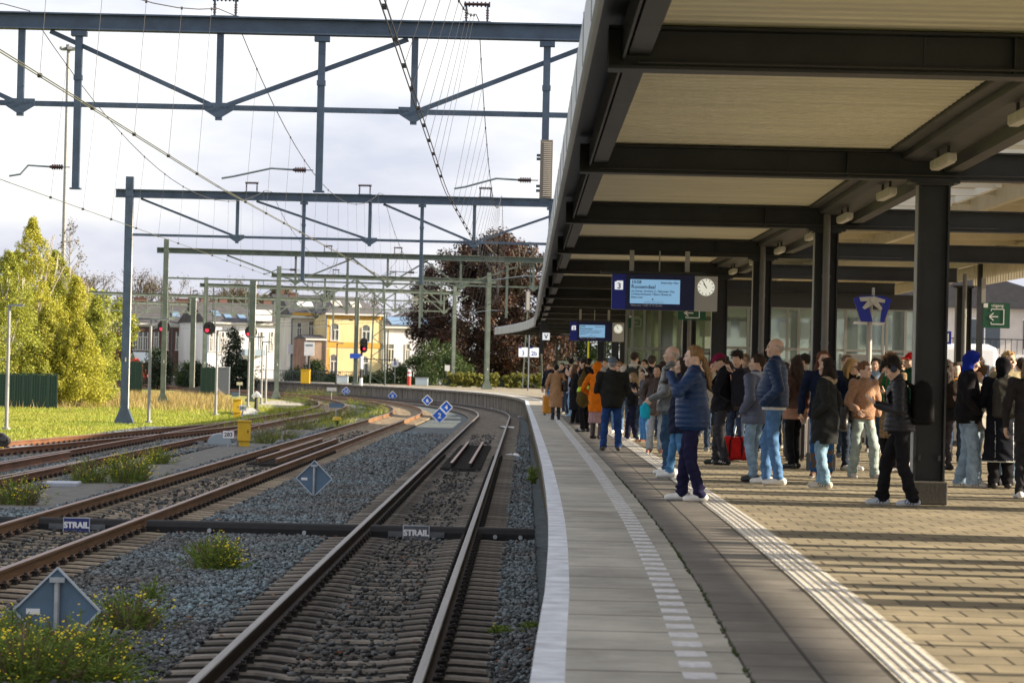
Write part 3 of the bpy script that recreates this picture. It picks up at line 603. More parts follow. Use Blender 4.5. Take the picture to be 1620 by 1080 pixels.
# hall roof seen above the gutter on the right
beige = mat('beige_rafter', (.58, .52, .38), .6, var=.1, vscale=2); whs = mat('white_steel', (.72, .72, .70), .5)
t = thing('station_hall_roof', 'raised beige rafter roof with white skylight frame beyond the canopy gutter', 'roof'); m = MB(); m.box((5.2, 63, 5.45), (1.2, 112, .10)); m.build('roof_deck', beige, t); m = MB(); m.box((11.05, 63, 5.45), (5.5, 112, .10)); m.build('roof_deck', beige, t)
for (ya, yb) in ((7, 20), (64, 119)): m = MB(); m.box((7.05, (ya+yb)/2, 5.448), (2.494, yb-ya, .10)); m.build('roof_deck', beige, t)
pan = bpy.data.materials.new('milky_skylight'); pan.use_nodes = True; q = pan.node_tree; tr_ = q.nodes.new('ShaderNodeBsdfTranslucent'); tr_.inputs[0].default_value = (.62, .64, .66, 1); q.links.new(tr_.outputs[0], q.nodes['Material Output'].inputs[0])
for k in range(8): m = MB(); m.box((7.05, 22.75+k*5.5, 5.44), (2.49, 5.49, .03)); m.build('skylight_pane', pan, t)

m = MB()
for k in range(36): m.beam((5.3, 12+k*3.0, 5.05), (13.2, 12+k*3.0, 5.2), .12, .36)
m.build('rafter', beige, t); m = MB()
for x in (5.2, 9.2, 13.3): m.box((x, 63, 4.9), (.16, 112, .30))
m.build('purlin', beige, t); m = MB()
for k in range(7):
    for x in (5.9, 8.2): m.box((x, 23+k*5.5, 4.75), (.10, 4.5, .12))
    for y in (0, 2.2, 4.4): m.box((7.05, 20.9+k*5.5+y, 4.75), (2.4, .10, .12))
m.build('skylight_frame', whs, t)
m = MB()
for k in range(150): m.box((13.4, 20+k*.42, 4.55), (.10, .12, .8))
m.box((13.55, 63, 4.92), (.06, 112, 1.0)); m.build('louvre_and_sun_blocker', beige, t)  # solid strip behind the louvres added to keep sun off the tracks
m = MB()
for y in (21, 54, 81, 112): m.box((13.3, y, 2.5), (.16, .16, 5.0))
m.build('post', st_dk, t)
# unseen screens added at the street side to throw shadow bars over the paving
pan_m = mat('screen_panel_grey', (.16, .16, .16), .5)
for k, (yc, wd) in enumerate(((12.85, .10), (14.25, .12), (15.65, .12), (17.05, .55), (17.85, .3), (18.45, .4), (19.75, .25), (20.45, .35), (21.45, .35), (22.35, .12), (24.6, 1.2), (30.7, 1.0), (33.1, .5), (34.9, .35), (37.2, .55), (39.6, .5), (43, .6), (48, .7), (54, .8))):
    t = thing('shadow_screen', 'framed screen added out of view to cast a shadow bar on the paving', 'shadow_screen', (11.6+.2*(k % 2), yc, 0), 0, 'unseen shadow casting screens along the street side'); m = MB()
    for sy in (-1, 1): m.box((0, sy*(wd/2-.025), 1.8), (.06, .05, 3.6))
    m.box((0, 0, 3.56), (.055, max(.02, wd-.102), .06)); m.box((0, 0, .06), (.055, max(.02, wd-.102), .06)); m.build('frame', dkf, t)
    if wd > .15: m = MB(); m.box((0, 0, 1.8), (.03, wd-.1, 3.4)); m.build('panel', pan_m, t)
# ================================================================== things on the street side
t = thing('parked_van', 'white parked van seen through the columns at the street', 'van', (D(1530, 590, 90)[0], 91, -.01), R(84)); vw = mat('van_white', (.74, .76, .80), .3, spec=.6); vg = mat('van_glass', (.03, .05, .07), .08, spec=.8)
prof = [(-2.5, .35), (-2.5, 1.9), (-2.2, 2.5), (.7, 2.62), (1.25, 2.25), (1.75, 1.45), (2.35, 1.05), (2.5, .8), (2.5, .35)]
link('body', [(x, -.95, z) for x, z in prof]+[(x, .95, z) for x, z in prof], [tuple(range(9)), tuple(range(17, 8, -1))]+[(i, 9+i, 9+(i+1) % 9, (i+1) % 9) for i in range(9)], vw, t, bevel=.12)
for sy in (-.955, .955):
    m = MB(); m.box((.75, sy, 1.5), (.75, .02, .5)); m.build('window', vg, t); m = MB(); m.box((-1.0, sy, 1.5), (2.2, .02, .48)); m.build('window', vg, t)
m = MB(); m.box((-2.515, 0, 1.65), (.02, 1.4, .55)); m.build('rear_window', vg, t)
for x in (-1.6, 1.6):
    for y in (-.9, .9): m = MB(); m.cyl((x, y-.1, .33), (x, y+.1, .33), .33, n=20); wl = m.build('wheel', black_m, t); m = MB(); m.cyl((x, y-.11, .33), (x, y+.11, .33), .19, n=16); m.build('rim', galv, wl)
t = thing('street_railing', 'black bar railing along the street behind the station', 'railing', (16, 118, 0)); m = MB()
for k in range(60): m.box((-6+k*.3, 0, .75), (.03, .03, 1.5))
m.box((3, 0, 1.5), (18, .05, .06)); m.box((3, 0, .2), (18, .05, .05)); m.build('bars', black_m, t)
t = thing('street_house', 'low pale house with balcony planters across the street', 'house', (22, 150, 0)); m = MB(); m.box((0, 0, 2.6), (16, 6, 5.2)); m.build('wall', mat('house_pale', (.55, .52, .50), .8, var=.1, vscale=1), t)
m = MB(); m.box((0, -3.3, 2.75), (16.4, .6, .18)); m.build('balcony', wtxt, t); m = MB(); m.prism([(-8.4, -3.4, 5.2), (8.4, -3.4, 5.2), (0, -3.4, 7.6)], (0, 7, 0)); m.build('roof', mat('roof_dark_slate', (.045, .045, .055), .6, var=.2, vscale=3), t)
for x in (-6, -3.2, -.4, 2.4, 5.2):
    m = MB(); m.box((x, -3.01, 3.9), (1.6, .06, 1.5)); wn = m.build('window', vg, t); m = MB(); m.box((x, -3.05, 3.9), (.06, .04, 1.5)); m.box((x, -3.05, 4.66), (1.7, .05, .06)); m.build('window_frame', wtxt, wn)
    m = MB(); m.box((x, -3.01, 1.4), (1.9, .06, 2.0)); m.build('shop_window', vg, t)
m = MB()
for k in range(54): m.box((-8+k*.3, -3.58, 3.2), (.03, .03, .85))
m.box((0, -3.58, 3.62), (16, .05, .05)); m.build('balcony_rail', black_m, t)
t = thing('street_house', 'pale two storey house across the street seen through the station glass', 'house', (11.2, 140, 0)); m = MB(); m.box((0, 0, 3.2), (9, 6, 6.4)); m.build('wall', mat('house_light_grey', (.50, .50, .47), .8, var=.1, vscale=1), t); m = MB(); m.prism([(-4.8, -3.3, 6.4), (4.8, -3.3, 6.4), (0, -3.3, 8.6)], (0, 6.6, 0)); m.build('roof', MATS['roof_dark_slate'], t)
for x in (-3.6, -1.7, .2, 2.1, 3.8):
    for z in (1.5, 4.4): m = MB(); m.box((x, -3.02, z), (1.1, .06, 1.6)); wn = m.build('window', vg, t); m = MB(); m.box((x, -3.06, z), (.06, .04, 1.6)); m.box((x, -3.06, z+.83), (1.2, .05, .08)); m.build('window_frame', wtxt, wn)
t = thing('parking_sign', 'small blue and white sign at the street beside the column', 'sign', (G(1498, 640)[0]*1.0, 66, 0)); c = D(1498, 534, 66); t.location.x = c[0]; m = MB(); m.box((0, 0, c[2]), (.2, .03, .3)); m.build('panel', blue_m, t); m = MB(); m.box((0, -.017, c[2]), (.08, .004, .2)); m.build('marking', wtxt, t); m = MB(); m.cyl((0, .05, 0), (0, .05, c[2]+.2), .03, n=8); m.build('post', galv, t)
# ================================================================== overhead line gantries
gp = mat('gantry_paint', (.055, .086, .135), .5, .2, var=.25, vscale=2, bump=.1, bscale=30); gpg = mat('gantry_green_paint', (.082, .108, .092), .55, .1, var=.25, vscale=2)
ins_m = mat('insulator_brown', (.05, .022, .02), .3); wire_m = mat('copper_wire', (.11, .115, .07), .5, .4); wdk = mat('dark_wire', (.03, .03, .034), .6); arm_m = mat('steady_arm_grey', (.22, .27, .30), .45, .4)
mast_lit = gp
def gantry(s, left, right, label, paint, nodes, drops, masts=(True, True), ups=(-5.85, -.9), zt=8.27, arms=True, lw=.28):
    x, y, th = CL(s); t = thing('overhead_line_gantry', label, 'gantry', (x, y, -1.0), HD(s), 'overhead line gantries across the tracks'); Z = lambda z: z+1.0
    zc = zt-.165; m = MB(); m.ibeam((left, 0, Z(zc)), (right, 0, Z(zc)), .30, .33, .03, .05)
    xx = (left+right)/2
    for d in (-.8, .8): m.box((xx+d*.0, -.028-.001*d, Z(zc)), (1.0, .012, .26))
    m.build('main_beam', paint, t)
    zl = 6.47; m = MB(); m.beam((nodes[0][0]-2 if not masts[0] else left+.6, 0, Z(zl)), (nodes[-1][0], 0, Z(zl)), .10, .10); m.build('lower_chord', paint, t)
    for i, (nx, up) in enumerate(nodes):
        m = MB(); m.beam((nx, 0, Z(zl-.25)), (nx, 0, Z(zt-.34)), .13, .11); m.build('hanger_post', paint, t)
        m = MB(); m.prism([(nx-.30, -.07, Z(zl+.09)), (nx-.30, -.07, Z(zl-.05)), (nx-.06, -.07, Z(zl-.2)), (nx+.06, -.07, Z(zl-.2)), (nx+.30, -.07, Z(zl-.05)), (nx+.30, -.07, Z(zl+.09))], (0, .02, 0))
        for bx in (-.2, -.1, .1, .2): m.cyl((nx+bx, -.07, Z(zl+.02)), (nx+bx, -.09, Z(zl+.02)), .018, n=6)
        m.build('gusset', paint, t)
        for sx in (-1, 1):
            ux = up[0 if sx < 0 else 1]
            if ux is None: continue
            m = MB(); m.beam((nx+sx*.18, .03, Z(zl+.06)), (ux, .03, Z(zt-.36)), .09, .09); m.build('brace', paint, t)
    for i, (dx, zb, side, cw) in enumerate(drops):
        m = MB(); m.beam((dx, -.02, Z(zb)), (dx, -.02, Z(zt-.34)), .14, .12); m.box((dx, -.02, Z(7.0)), (.17, .15, .10)); m.box((dx, -.02, Z(zt-.40)), (.30, .22, .10)); m.box((dx, -.02, Z(zb)), (.22, .2, .03)); d = m.build('drop_tube', paint, t)
        if arms:
            z = zb+.42; a = MB(); sg = side; a.tube([(dx+sg*.12, -.02, Z(z)), (dx+sg*.26, -.02, Z(z))], .012, 6, 1)
            for k in range(5): a.cyl((dx+sg*(.27+k*.045), -.02, Z(z)), (dx+sg*(.295+k*.045), -.02, Z(z)), .055, n=10, m=0)
            a.tube([(dx+sg*.26, -.02, Z(z)), (dx+sg*.52, -.02, Z(z))], .03, 8, 0); A = a.build('insulator', [ins_m, arm_m], d)
            a = MB(); a.tube([(dx+sg*.5, -.02, Z(z)), (dx+sg*.95, -.02, Z(z+.02)), (cw-sg*.12, -.02, Z(z-.16)), (cw+sg*.1, -.02, Z(z-.2))], .022, 6, 0); a.build('steady_arm', arm_m, A)
    for ux in ups:
        m = MB()
        for d in (-.21, .21):
            m.box((ux+d, 0, Z(zt+.17)), (.04, .05, .34), m=1)
            for k in range(4): m.cyl((ux+d, 0, Z(zt+.08+k*.05)), (ux+d, 0, Z(zt+.10+k*.05)), .035, n=8, m=0)
        m.box((ux, 0, Z(zt+.012)), (.56, .12, .02), m=1); m.tube([(ux-.26, 0, Z(zt+.36)), (ux+.26, 0, Z(zt+.36))], .03, 8, 0)
        for k in range(7): m.cyl((ux-.25+k*.08, 0, Z(zt+.36)), (ux-.22+k*.08, 0, Z(zt+.36)), .055, n=8, m=0)
        m.build('top_insulator', [ins_m, paint], t)
    for on, mx, nm in ((masts[0], left+.55, 0), (masts[1], right-.55, 1)):
        if not on: continue
        gz = -.06 if nm == 0 else 1.0; m = MB(); m.box((mx-.0, 0, Z(zt+.5)/2+gz/2), (.30, .30, Z(zt+.5)-gz)); q = m.build('mast', paint, t)
        f = MB(); f.box((mx+.1525, .02, Z(zt)/2+gz/2), (.005, .22, Z(zt)-gz-.3)); f.box((mx+.02, -.1525, Z(1.5)), (.05, .006, .16)); f.build('mast_sun_strip', mat('mast_painted_sunlight', (.55, .54, .50), .5), q)  # right strip painted pale as the sunlit side, with a small front plate
        f = MB(); f.prism([(mx-.40, -.18, gz+.02), (mx+.40, -.18, gz+.02), (mx+.16, -.18, gz+.62), (mx-.16, -.18, gz+.62)], (0, .36, 0)); f.box((mx, 0, gz+.01), (.9, .5, .03)); f.build('foot_plate', paint, q)
        f = MB(); f.box((mx, 0, gz-.12), (1.25, .8, .26)); f.build('foundation', base_m, q)
    return t
b0 = -1.17
gantry(56.3, -13.6, 16.2, 'nearest overhead line gantry, dark blue steel truss high across the frame', gp, [(-9.86-b0, (-13.2-b0, None)), (-5.92-b0, (-9.3-b0, -2.2-b0)), (-2.06-b0, (None, 1.5-b0)), (1.85-b0, (1.6-b0-.05, None))],
       [(-8.72-b0, 4.80, -1, O3(56)), (-3.9-b0, 4.85, -1, O2(56)), (.56-b0, 4.75, -1, 0.05)], (False, True), ups=(-5.84-b0, -.85-b0, -13.0))
gantry(113, -15.0, 17.5, 'second overhead line gantry on a dark mast with a pale lit side', gp, [(-10.14, (-14.0, None)), (-4.87, (-9.4, None)), (-.72, (-4.35, 3.2)), (4.4, (None, 8.0))],
       [(-7.5, 4.8, -1, O3(113)), (-2.8, 4.8, -1, O2(113)), (2.3, 4.75, -1, .05)], (True, True), ups=(-5.1, -.3, -9.6))
gantry(171, -18.75, 19.0, 'third overhead line gantry with green grey paint above the bend', gpg, [(-10.5, (-14.6, -7.1)), (-5.0, (-7.1, -2.6)), (-.6, (-2.8, 3.4)), (3.8, (3.6, None))],
       [(-7.4, 4.6, -1, O3(171)), (-2.9, 4.5, -1, O2(171)), (2.2, 4.6, -1, .05)], (True, True), ups=(-4.4, .2, -8.6))
for s, l, r_, lab in ((213, -9.0, 8.0, 'fourth overhead line gantry on a green mast in the bend'), (246, -9.5, 13.6, 'fifth green overhead line gantry in front of the yellow house'), (286, -22, 14.2, 'sixth green overhead line gantry in front of the houses'), (322, -24, 13.5, 'farthest green overhead line gantry in front of the white houses')):
    n0 = [(l+4+i*4.4, (l+2+i*4.4, l+6.2+i*4.4)) for i in range(int((r_-l-5)/4.4)+1)]
    gantry(s, l, r_, lab, gpg, n0, [(a, 4.5, -1, a-1.7) for a in (-2.6, 2.2)], (True, True), ups=(-4.2, .1), arms=True)
# catenary: one messenger and contact wire per track
GS = [-8, 56.3, 113, 171, 213, 246, 286, 322]
def catenary(of, label, stag, double, wm, tops):
    t = thing('overhead_wire', label, 'overhead wire', P(56, of(56), 4.9), 0, 'overhead wires above the tracks'); inv = t.location.copy(); cm = MB(); ms = MB(); dr = MB()
    zc = 4.93
    def mz(s):
        i = max(k for k in range(len(GS)-1) if GS[k] <= s); a, b_ = GS[i], GS[i+1]; q = (s-a)/(b_-a); sag = 2.0*((b_-a)/57)**2*.95; return 8.48-4*sag*q*(1-q), q
    def zig(s):
        i = max(k for k in range(len(GS)-1) if GS[k] <= s); a, b_ = GS[i], GS[i+1]; q = (s-a)/(b_-a); z = (.22, -.22)[i % 2]; return z*(1-q)+(-z)*q
    ss = [6+i*3.0 for i in range(103)]
    for d in ((-.025, .025) if double else (0,)): cm.tube([P(s, of(s)+zig(s)+d, zc) for s in ss], .0085, 5)
    ms.tube([P(s, of(s)+stag, mz(s)[0]) for s in ss], .010, 5)
    s = 9.0
    while s < 305:
        z, q = mz(s)
        if .04 < q < .96:
            a = P(s, of(s)+zig(s), zc); b_ = P(s, of(s)+stag, z); dr = MB(); dr.tube([a, b_], .0035, 4); dr.box(a, (.05, .09, .05), HD(s)); dr.box(b_, (.03, .06, .045), HD(s)); o = dr.build('dropper', wdk, t); o.location = -inv
        s += 4.4 if wm is not wdk else 2.7
    for nm, mm, mt_ in (('contact_wire', cm, wm), ('messenger_wire', ms, wdk)):
        o = mm.build(nm, mt_, t); o.location = -inv
    return t
catenary(O2, 'double overhead wire with droppers above the golden brown track', 0, True, wire_m, None)
catenary(O3, 'single overhead wire with droppers above the rusty grass side track', .1, False, wire_m, None)
catenary(ofc(0.0), 'dark double overhead wire with closely spaced droppers above the platform track', .35, True, wdk, None)
# insulator panel (lamp like grating) hanging on the near gantry's right drop tube
c = D(864, 268, 55.5); t = thing('warning_light_panel', 'tall narrow caged panel fixed on the drop tube beside the canopy', 'light panel', c); m = MB()
m.box((0, .0, 0), (.24, .14, 1.14)); m.build('backing', mat('panel_brown_grey', (.20, .17, .14), .6), t); m = MB()
for k in range(28): m.box((.02, -.08, -.52+k*.038), (.15, .02, .014))
m.build('grating', mat('grating_pale', (.62, .58, .50), .5), t); m = MB()
for z in (-.42, -.33, .2, .27): m.box((-.15, .02, z), (.08, .05, .05))
m.build('clamp', gp, t)
c = D(835, 476, 150); t = thing('warning_light_panel', 'distant pale caged panel under a green gantry beside the canopy end', 'light panel', c); m = MB(); m.box((0, 0, 0), (.26, .14, 1.06)); m.build('backing', MATS['panel_brown_grey'], t); m = MB(); m.box((.01, -.08, 0), (.16, .02, .96)); m.build('grating', MATS['grating_pale'], t)
# lattice masts and platform masts far along
def lattice(u, v, z0, h, wd, lab):
    c = G(u, v, z0); t = thing('lattice_mast', lab, 'mast', c); lg = MB(); br = MB()
    for sx in (-1, 1):
        for sy in (-1, 1): lg.beam((sx*wd/2, sy*.2, 0), (sx*wd*.32, sy*.15, h), .10, .10)
    lg.build('leg', gpg, t); n = int(h/.75)
    for i in range(n):
        z0_, z1_ = i*h/n, (i+1)*h/n; a = wd/2*(1-.36*i/n); b_ = wd/2*(1-.36*(i+1)/n)
        for sy in (-.2, .2): br.beam((-a, sy, z0_) if i % 2 else (a, sy, z0_), (b_, sy, z1_) if i % 2 else (-b_, sy, z1_), .05, .05)
    br.build('lattice', gpg, t)
lattice(842, 615.5, 0, 6.2, 1.6, 'pale green lattice mast behind the platform under the canopy end')
lattice(597, 609, 0, 7.9, 1.25, 'pale green lattice mast in front of the yellow house corner')
def pole(nm, cat, u, v, z0, top_v, r, lab, mt_, arm=None, group=None, lamp=True, flood=False):
    c = G(u, v, z0); h = D(u, top_v, c[1])[2]-z0; t = thing(nm, lab, cat, c, 0, group); m = MB(); m.cyl((0, 0, 0), (0, 0, h), r*1.1, r*.8, n=12); m.build('pole', mt_, t)
    m = MB(); m.cyl((0, 0, 0), (0, 0, .07), r*2.2, n=12); m.build('base_plate', mt_, t)
    if arm:
        m = MB(); m.beam((-.05 if arm > 0 else .05, 0, h), (arm, -.03, h+.03), .13, .07); a = m.build('lamp_head', mat('lamp_head_grey', (.20, .22, .25), .45, .3), t); m = MB(); m.box((arm*.65, -.03, h-.025), (abs(arm)*.5, .1, .02)); m.build('lamp_glass', lampb, a)
    return t, h
lpm = mat('lamp_post_galvanised', (.24, .25, .26), .5, .3, var=.1, vscale=4); lpd = mat('lamp_post_dark', (.06, .065, .075), .5)
for u, v, tv, arm, lab in ((10, 679, 483, .5, 'leftmost galvanised lamp post at the edge of the grass'), (235, 668, 505, .75, 'galvanised lamp post between the two large masts'), (341, 656, 523, .75, 'galvanised lamp post in front of the white house row'), (392, 643, 533, .9, 'galvanised lamp post left of the white topped switch lantern'), (413, 639, 541, .5, 'galvanised lamp post right of the switch lantern'), (420, 637, 545, .0, 'thin galvanised post without arm beside the green mast')):
    pole('lamp_post', 'lamp post', u, v, -1.0, tv, .066, lab, lpm, arm if arm else None, 'galvanised lamp posts on the grass')
for u, v, tv, arm, lab in ((532, 607, 543, .55, 'dark lamp post in front of the yellow house'), (612, 607, 521, 1.2, 'dark lamp post with long arm in front of the white gable'), (688, 607, 517, -1.2, 'dark lamp post before the copper beech')):
    pole('lamp_post', 'lamp post', u, v, 0, tv, .07, lab, lpd, arm, 'dark lamp posts on the far platform')
t, h = pole('floodlight_mast', 'floodlight', 95, 622, -1.0, 78, .16, 'very tall floodlight mast behind the yellow birches', lpm)
m = MB()
for k in range(5):
    a = k*1.256; m.box((.45*math.cos(a), .45*math.sin(a), h+.05), (.42, .36, .22), a)
m.cyl((0, 0, h-.1), (0, 0, h+.35), .2, n=10); m.build('floodlight_head', MATS['lamp_head_grey'], t)
# platform masts carrying the far gantries
for u, v, tv, wd, lab in ((769, 612.5, 445, .42, 'thick pale green mast standing on the platform before the hedge'), (562, 608, 470, .36, 'green mast with a blue plate before the yellow house'), (396, 635, 443, .41, 'green mast standing left of the white topped switch lantern'), (303, 622, 470, .40, 'thin far green mast before the white house row')):
    z0 = -1.05 if u < 500 else 0.0; c = G(u, v, z0); h = D(u, tv, c[1])[2]-z0; t = thing('overhead_line_mast', lab, 'mast', c); m = MB(); m.box((0, 0, h/2), (wd, .3, h)); m.build('mast', gpg, t); m = MB(); m.box((wd/2+.003, 0, h/2), (.006, .2, h-.2)); m.build('mast_sun_strip', MATS['mast_painted_sunlight'], t)  # pale strip paints sunlight onto the right side of the mast
    m = MB(); m.box((0, 0, .1), (wd+.25, .55, .2)); m.build('foot_plate', gpg, t)
    if wd == .36: m = MB(); z = D(u, 563, c[1])[2]; m.box((0, -.19, z), (1.0, .05, .42)); m.build('name_plate', mat('plate_bright_blue', (.02, .10, .55), .4), t)
# ================================================================== signals
redl = mat('red_signal_lens', (.4, .01, .01), .3, emit=(1, .015, .05), estr=1.3); backb = mat('signal_black', (.010, .010, .012), .5)
def signal_head(t, c, rx, rz_, hood=True, ld=(0, -.35)):
    m = MB(); n = 24; V = [(c[0]+rx*math.cos(2*math.pi*i/n), c[1], c[2]+(rz_-rx)*(1 if math.sin(2*math.pi*i/n) > 0 else -1)*(rz_ > rx)+rx*math.sin(2*math.pi*i/n)) for i in range(n)]; m.prism(V, (0, .08, 0)); b = m.build('backboard', backb, t)
    m = MB()
    for k, dz in enumerate((.5, .1)): m.cyl((c[0], c[1]-.02, c[2]+dz*rz_), (c[0], c[1]-.25, c[2]+dz*rz_), rx*.33, n=14)
    m.build('dark_lamp', black_m, b); m = MB(); m.cyl((c[0]+ld[0]*rx, c[1]-.01, c[2]+ld[1]*rz_), (c[0]+ld[0]*rx, c[1]-.03, c[2]+ld[1]*rz_), rx*.29, n=16); m.build('red_lamp', redl, b)
    m = MB(); m.cyl((c[0]+ld[0]*rx, c[1]-.03, c[2]+ld[1]*rz_+rx*.30), (c[0]+ld[0]*rx, c[1]-.3, c[2]+ld[1]*rz_+rx*.30), rx*.2, n=10); m.build('lamp_hood', backb, b)
for u, v, lab in ((259, 517, 'red hanging signal half hidden by the green mast'), (331, 519, 'red hanging signal, middle of the three under the gantry'), (397, 525, 'red hanging signal right of the other two')):
    c = D(u, v, 228); t = thing('railway_signal', lab, 'signal', c, 0, 'red railway signals'); signal_head(t, (0, 0, 0), .50, .52, ld=(-.35, -.3)); m = MB()
    for d in (-.25, .25): m.beam((d, .15, -.2), (d, .15, 3.6), .07, .07)
    for z in (.6, 1.3): m.beam((-.25, .15, z), (.25, .15, z), .04, .04)
    m.build('hanger_frame', gpg, t)
c = G(571, 610, 0); t = thing('railway_signal', 'red post signal with black and white post on the far platform', 'signal', c, 0, 'red railway signals'); z = D(571, 546, c[1])[2]; signal_head(t, (.15, -.1, z), .30, .58, ld=(.1, -.45)); m = MB(); m.cyl((0, 0, 0), (0, 0, z), .09, n=10, m=0); m.build('post', [black_m], t); m = MB(); m.cyl((0, 0, .02), (0, 0, .6), .13, n=12); m.build('white_band', white_p, t); m = MB(); m.cyl((0, 0, 1.3), (0, 0, 2.3), .13, n=12); m.build('white_band', white_p, t); m = MB(); m.box((0, -.05, 2.9), (.3, .1, .35)); m.build('number_plate', white_p, t)
m = MB(); m.beam((0, 0, z-1.05), (2.6, 0, z-1.1), .07, .07); m.box((2.6, 0, z-1.05), (.12, .12, .25)); m.build('arm', black_m, t)
# ================================================================== lineside things
sgb = mat('sign_back_grey_blue', (.10, .165, .24), .5, .15, var=.15, vscale=3); dblue = mat('diamond_blue', (.008, .12, .62), .35)
def diamond(u, v, half, zg, lab, front=None, Y=None, rz=0):
    Yd = Y; c = D(u, v, Yd); t = thing('diamond_sign', lab, 'diamond sign', (c[0], c[1], zg), rz, 'diamond shaped distance signs between the tracks'); z = c[2]-zg; r = half
    def dia(k): return [(0, 0, k), (k, 0, 0), (0, 0, -k), (-k, 0, 0)]
    m = MB(); m.prism([(a, b_, z+d) for a, b_, d in dia(r)], (0, .006, 0)); pm = m.build('plate', dblue if front else sgb, t)
    f = MB(); e = Vector
    for i in range(4):
        a = e(dia(r)[i]); b_ = e(dia(r)[(i+1) % 4]); f.beam((a.x, -.012 if not front else .0, a.z+z), (b_.x, -.012 if not front else .0, b_.z+z), .035, .016 if not front else .045)
    f.build('rim', mat('sign_rim_pale', (.46, .52, .58), .4, .3) if not front else wtxt, pm)
    m = MB(); m.cyl((0, -.03 if not front else .04, -.2), (0, -.03 if not front else .04, z+r*.78), .024, n=10); m.build('post', galv, t)
    if not front:
        m = MB(); m.box((0, -.04, z+r*.72), (.12, .05, .04)); m.build('clamp', galv, t); m = MB(); m.box((-r*.55, -.004, z-r*.03), (.11, .006, .045)); m.build('sticker', wtxt, pm)
    else:
        m = MB(); textmesh(m, front, r*.95, facing((0, -.006, z-r*.34)), align='CENTER', bold=.012); m.build('numeral', wtxt, pm)
diamond(90, 965, .345, ZB, 'grey back of the nearest diamond sign, half sunk in yellow flowers', Y=22.9, rz=R(4))
diamond(497, 756.5, .325, ZB, 'grey back of the farther diamond sign on open stones', Y=51.6)
for u, v, h_, Y, n, lab in ((695.4, 657, .35, 131, '2', 'blue diamond sign reading 2'), (706, 643.8, .35, 157, '4', 'blue diamond sign reading 4, overlapping the one in front'), (676, 633, .35, 185, '6', 'blue diamond sign reading 6'), (621, 626, .35, 214, '8', 'blue diamond sign reading 8'), (547.3, 618.7, .35, 233, '10', 'blue diamond sign reading 10, farthest back')): diamond(u, v, h_, ZB, lab, n, Y)
yel = mat('yellow_paint', (.62, .38, .012), .45, var=.08, vscale=5)
def ybox(u, v, Yz, w_, h_, lab):
    c = G(u, v, ZB); t = thing('cable_cabinet', lab, 'cabinet', c, R(3), 'yellow trackside cabinets'); m = MB(); m.box((0, 0, .08+.0), (w_*.8, .3, .24)); m.build('foot', yel, t); m = MB(); m.box((0, 0, .18+h_/2), (w_, .40, h_)); q = m.build('box', yel, t, bevel=.015); m = MB(); m.box((0, -.01, .18+h_+.02), (w_+.05, .45, .04)); m.build('lid', yel, t); m = MB(); m.box((w_*.3, -.205, .18+h_*.5), (.03, .02, .08)); m.build('latch', black_m, q)
ybox(386, 707, 0, .37, .56, 'yellow cabinet beside the 283 switch machine'); ybox(375, 659, 0, .38, .6, 'farther yellow cabinet at the grass edge beside the white plate')
def plate(nm, u, v, Y, wd, ht, txt, lab, zg=ZB, bm=None, tm=None, cat='sign', post=galv):
    c = D(u, v, Y); t = thing(nm, lab, cat, (c[0], c[1], zg)); z = c[2]-zg; m = MB(); m.box((0, 0, z), (wd, .03, ht)); p = m.build('panel', bm or white_p, t)
    if txt: m = MB(); textmesh(m, txt, ht*.8, facing((0, -.017, z-ht*.28)), align='CENTER', bold=.004); m.build('numeral', tm or black_m, p)
    m = MB(); m.cyl((0, .035, -.1), (0, .035, z+ht*.3), .022, n=8); m.build('post', post, t)
plate('number_plate', 361.5, 687, 79, .30, .20, '283', 'white plate reading 283 above the grey switch machine'); plate('number_plate', 384, 645, 117, .30, .24, '281', 'white plate reading 281 beside the farther yellow cabinet')
plate('name_sign', 531.5, 641, 121, .58, .19, None, 'low grey sign on a post with a yellow foot between the tracks', bm=sgb); plate('name_sign', 524.5, 615.5, 196, .66, .24, None, 'farther pale grey sign on a white post', bm=mat('sign_pale_grey', (.42, .43, .44), .5))
plate('name_sign', 372, 623.5, 172, .42, .26, None, 'small blue grey sign in the grass', bm=sgb); plate('name_sign', 379, 606.5, 200, .42, .22, None, 'small cream sign in the grass near the fence', bm=mat('cream_plate', (.6, .56, .42), .5))
m = MB(); c = G(533, 672, ZB); t = thing('track_marker', 'small yellow topped marker at the foot of the low grey sign', 'marker', c); m.cyl((0, 0, 0), (0, 0, .2), .08, n=10); m.build('stem', black_m, t); m = MB(); m.cyl((0, 0, .2), (0, 0, .34), .21, .15, n=14); m.build('cap', yel, t)
def machine(u, v, lab, wh=False):
    c = G(u, v, ZB); t = thing('switch_machine', lab, 'switch machine', c, R(6), 'grey switch machines'); m = MB(); n = 10; V = [(-.34, 0, .05)]+[(-.34*math.cos(math.pi*i/n), 0, .12+.26*math.sin(math.pi*i/n)) for i in range(n+1)]+[(.34, 0, .05)]; m.prism([(a, b_-.22, d) for a, b_, d in V], (0, .44, 0)); m.build('cover', white_p if wh else mat('machine_blue_grey', (.30, .36, .40), .45, .2), t, smooth=False)
    m = MB(); m.box((0, 0, .03), (.9, .5, .10)); m.box((.62, 0, .08), (.25, .3, .2)); m.box((-.65, 0, .08), (.4, .2, .12)); m.build('base', mat('machine_base', (.24, .26, .27), .6), t)
machine(347, 706, 'grey domed switch machine beside the 283 plate'); machine(396, 657.5, 'pale switch machine in front of the switch lantern', True)
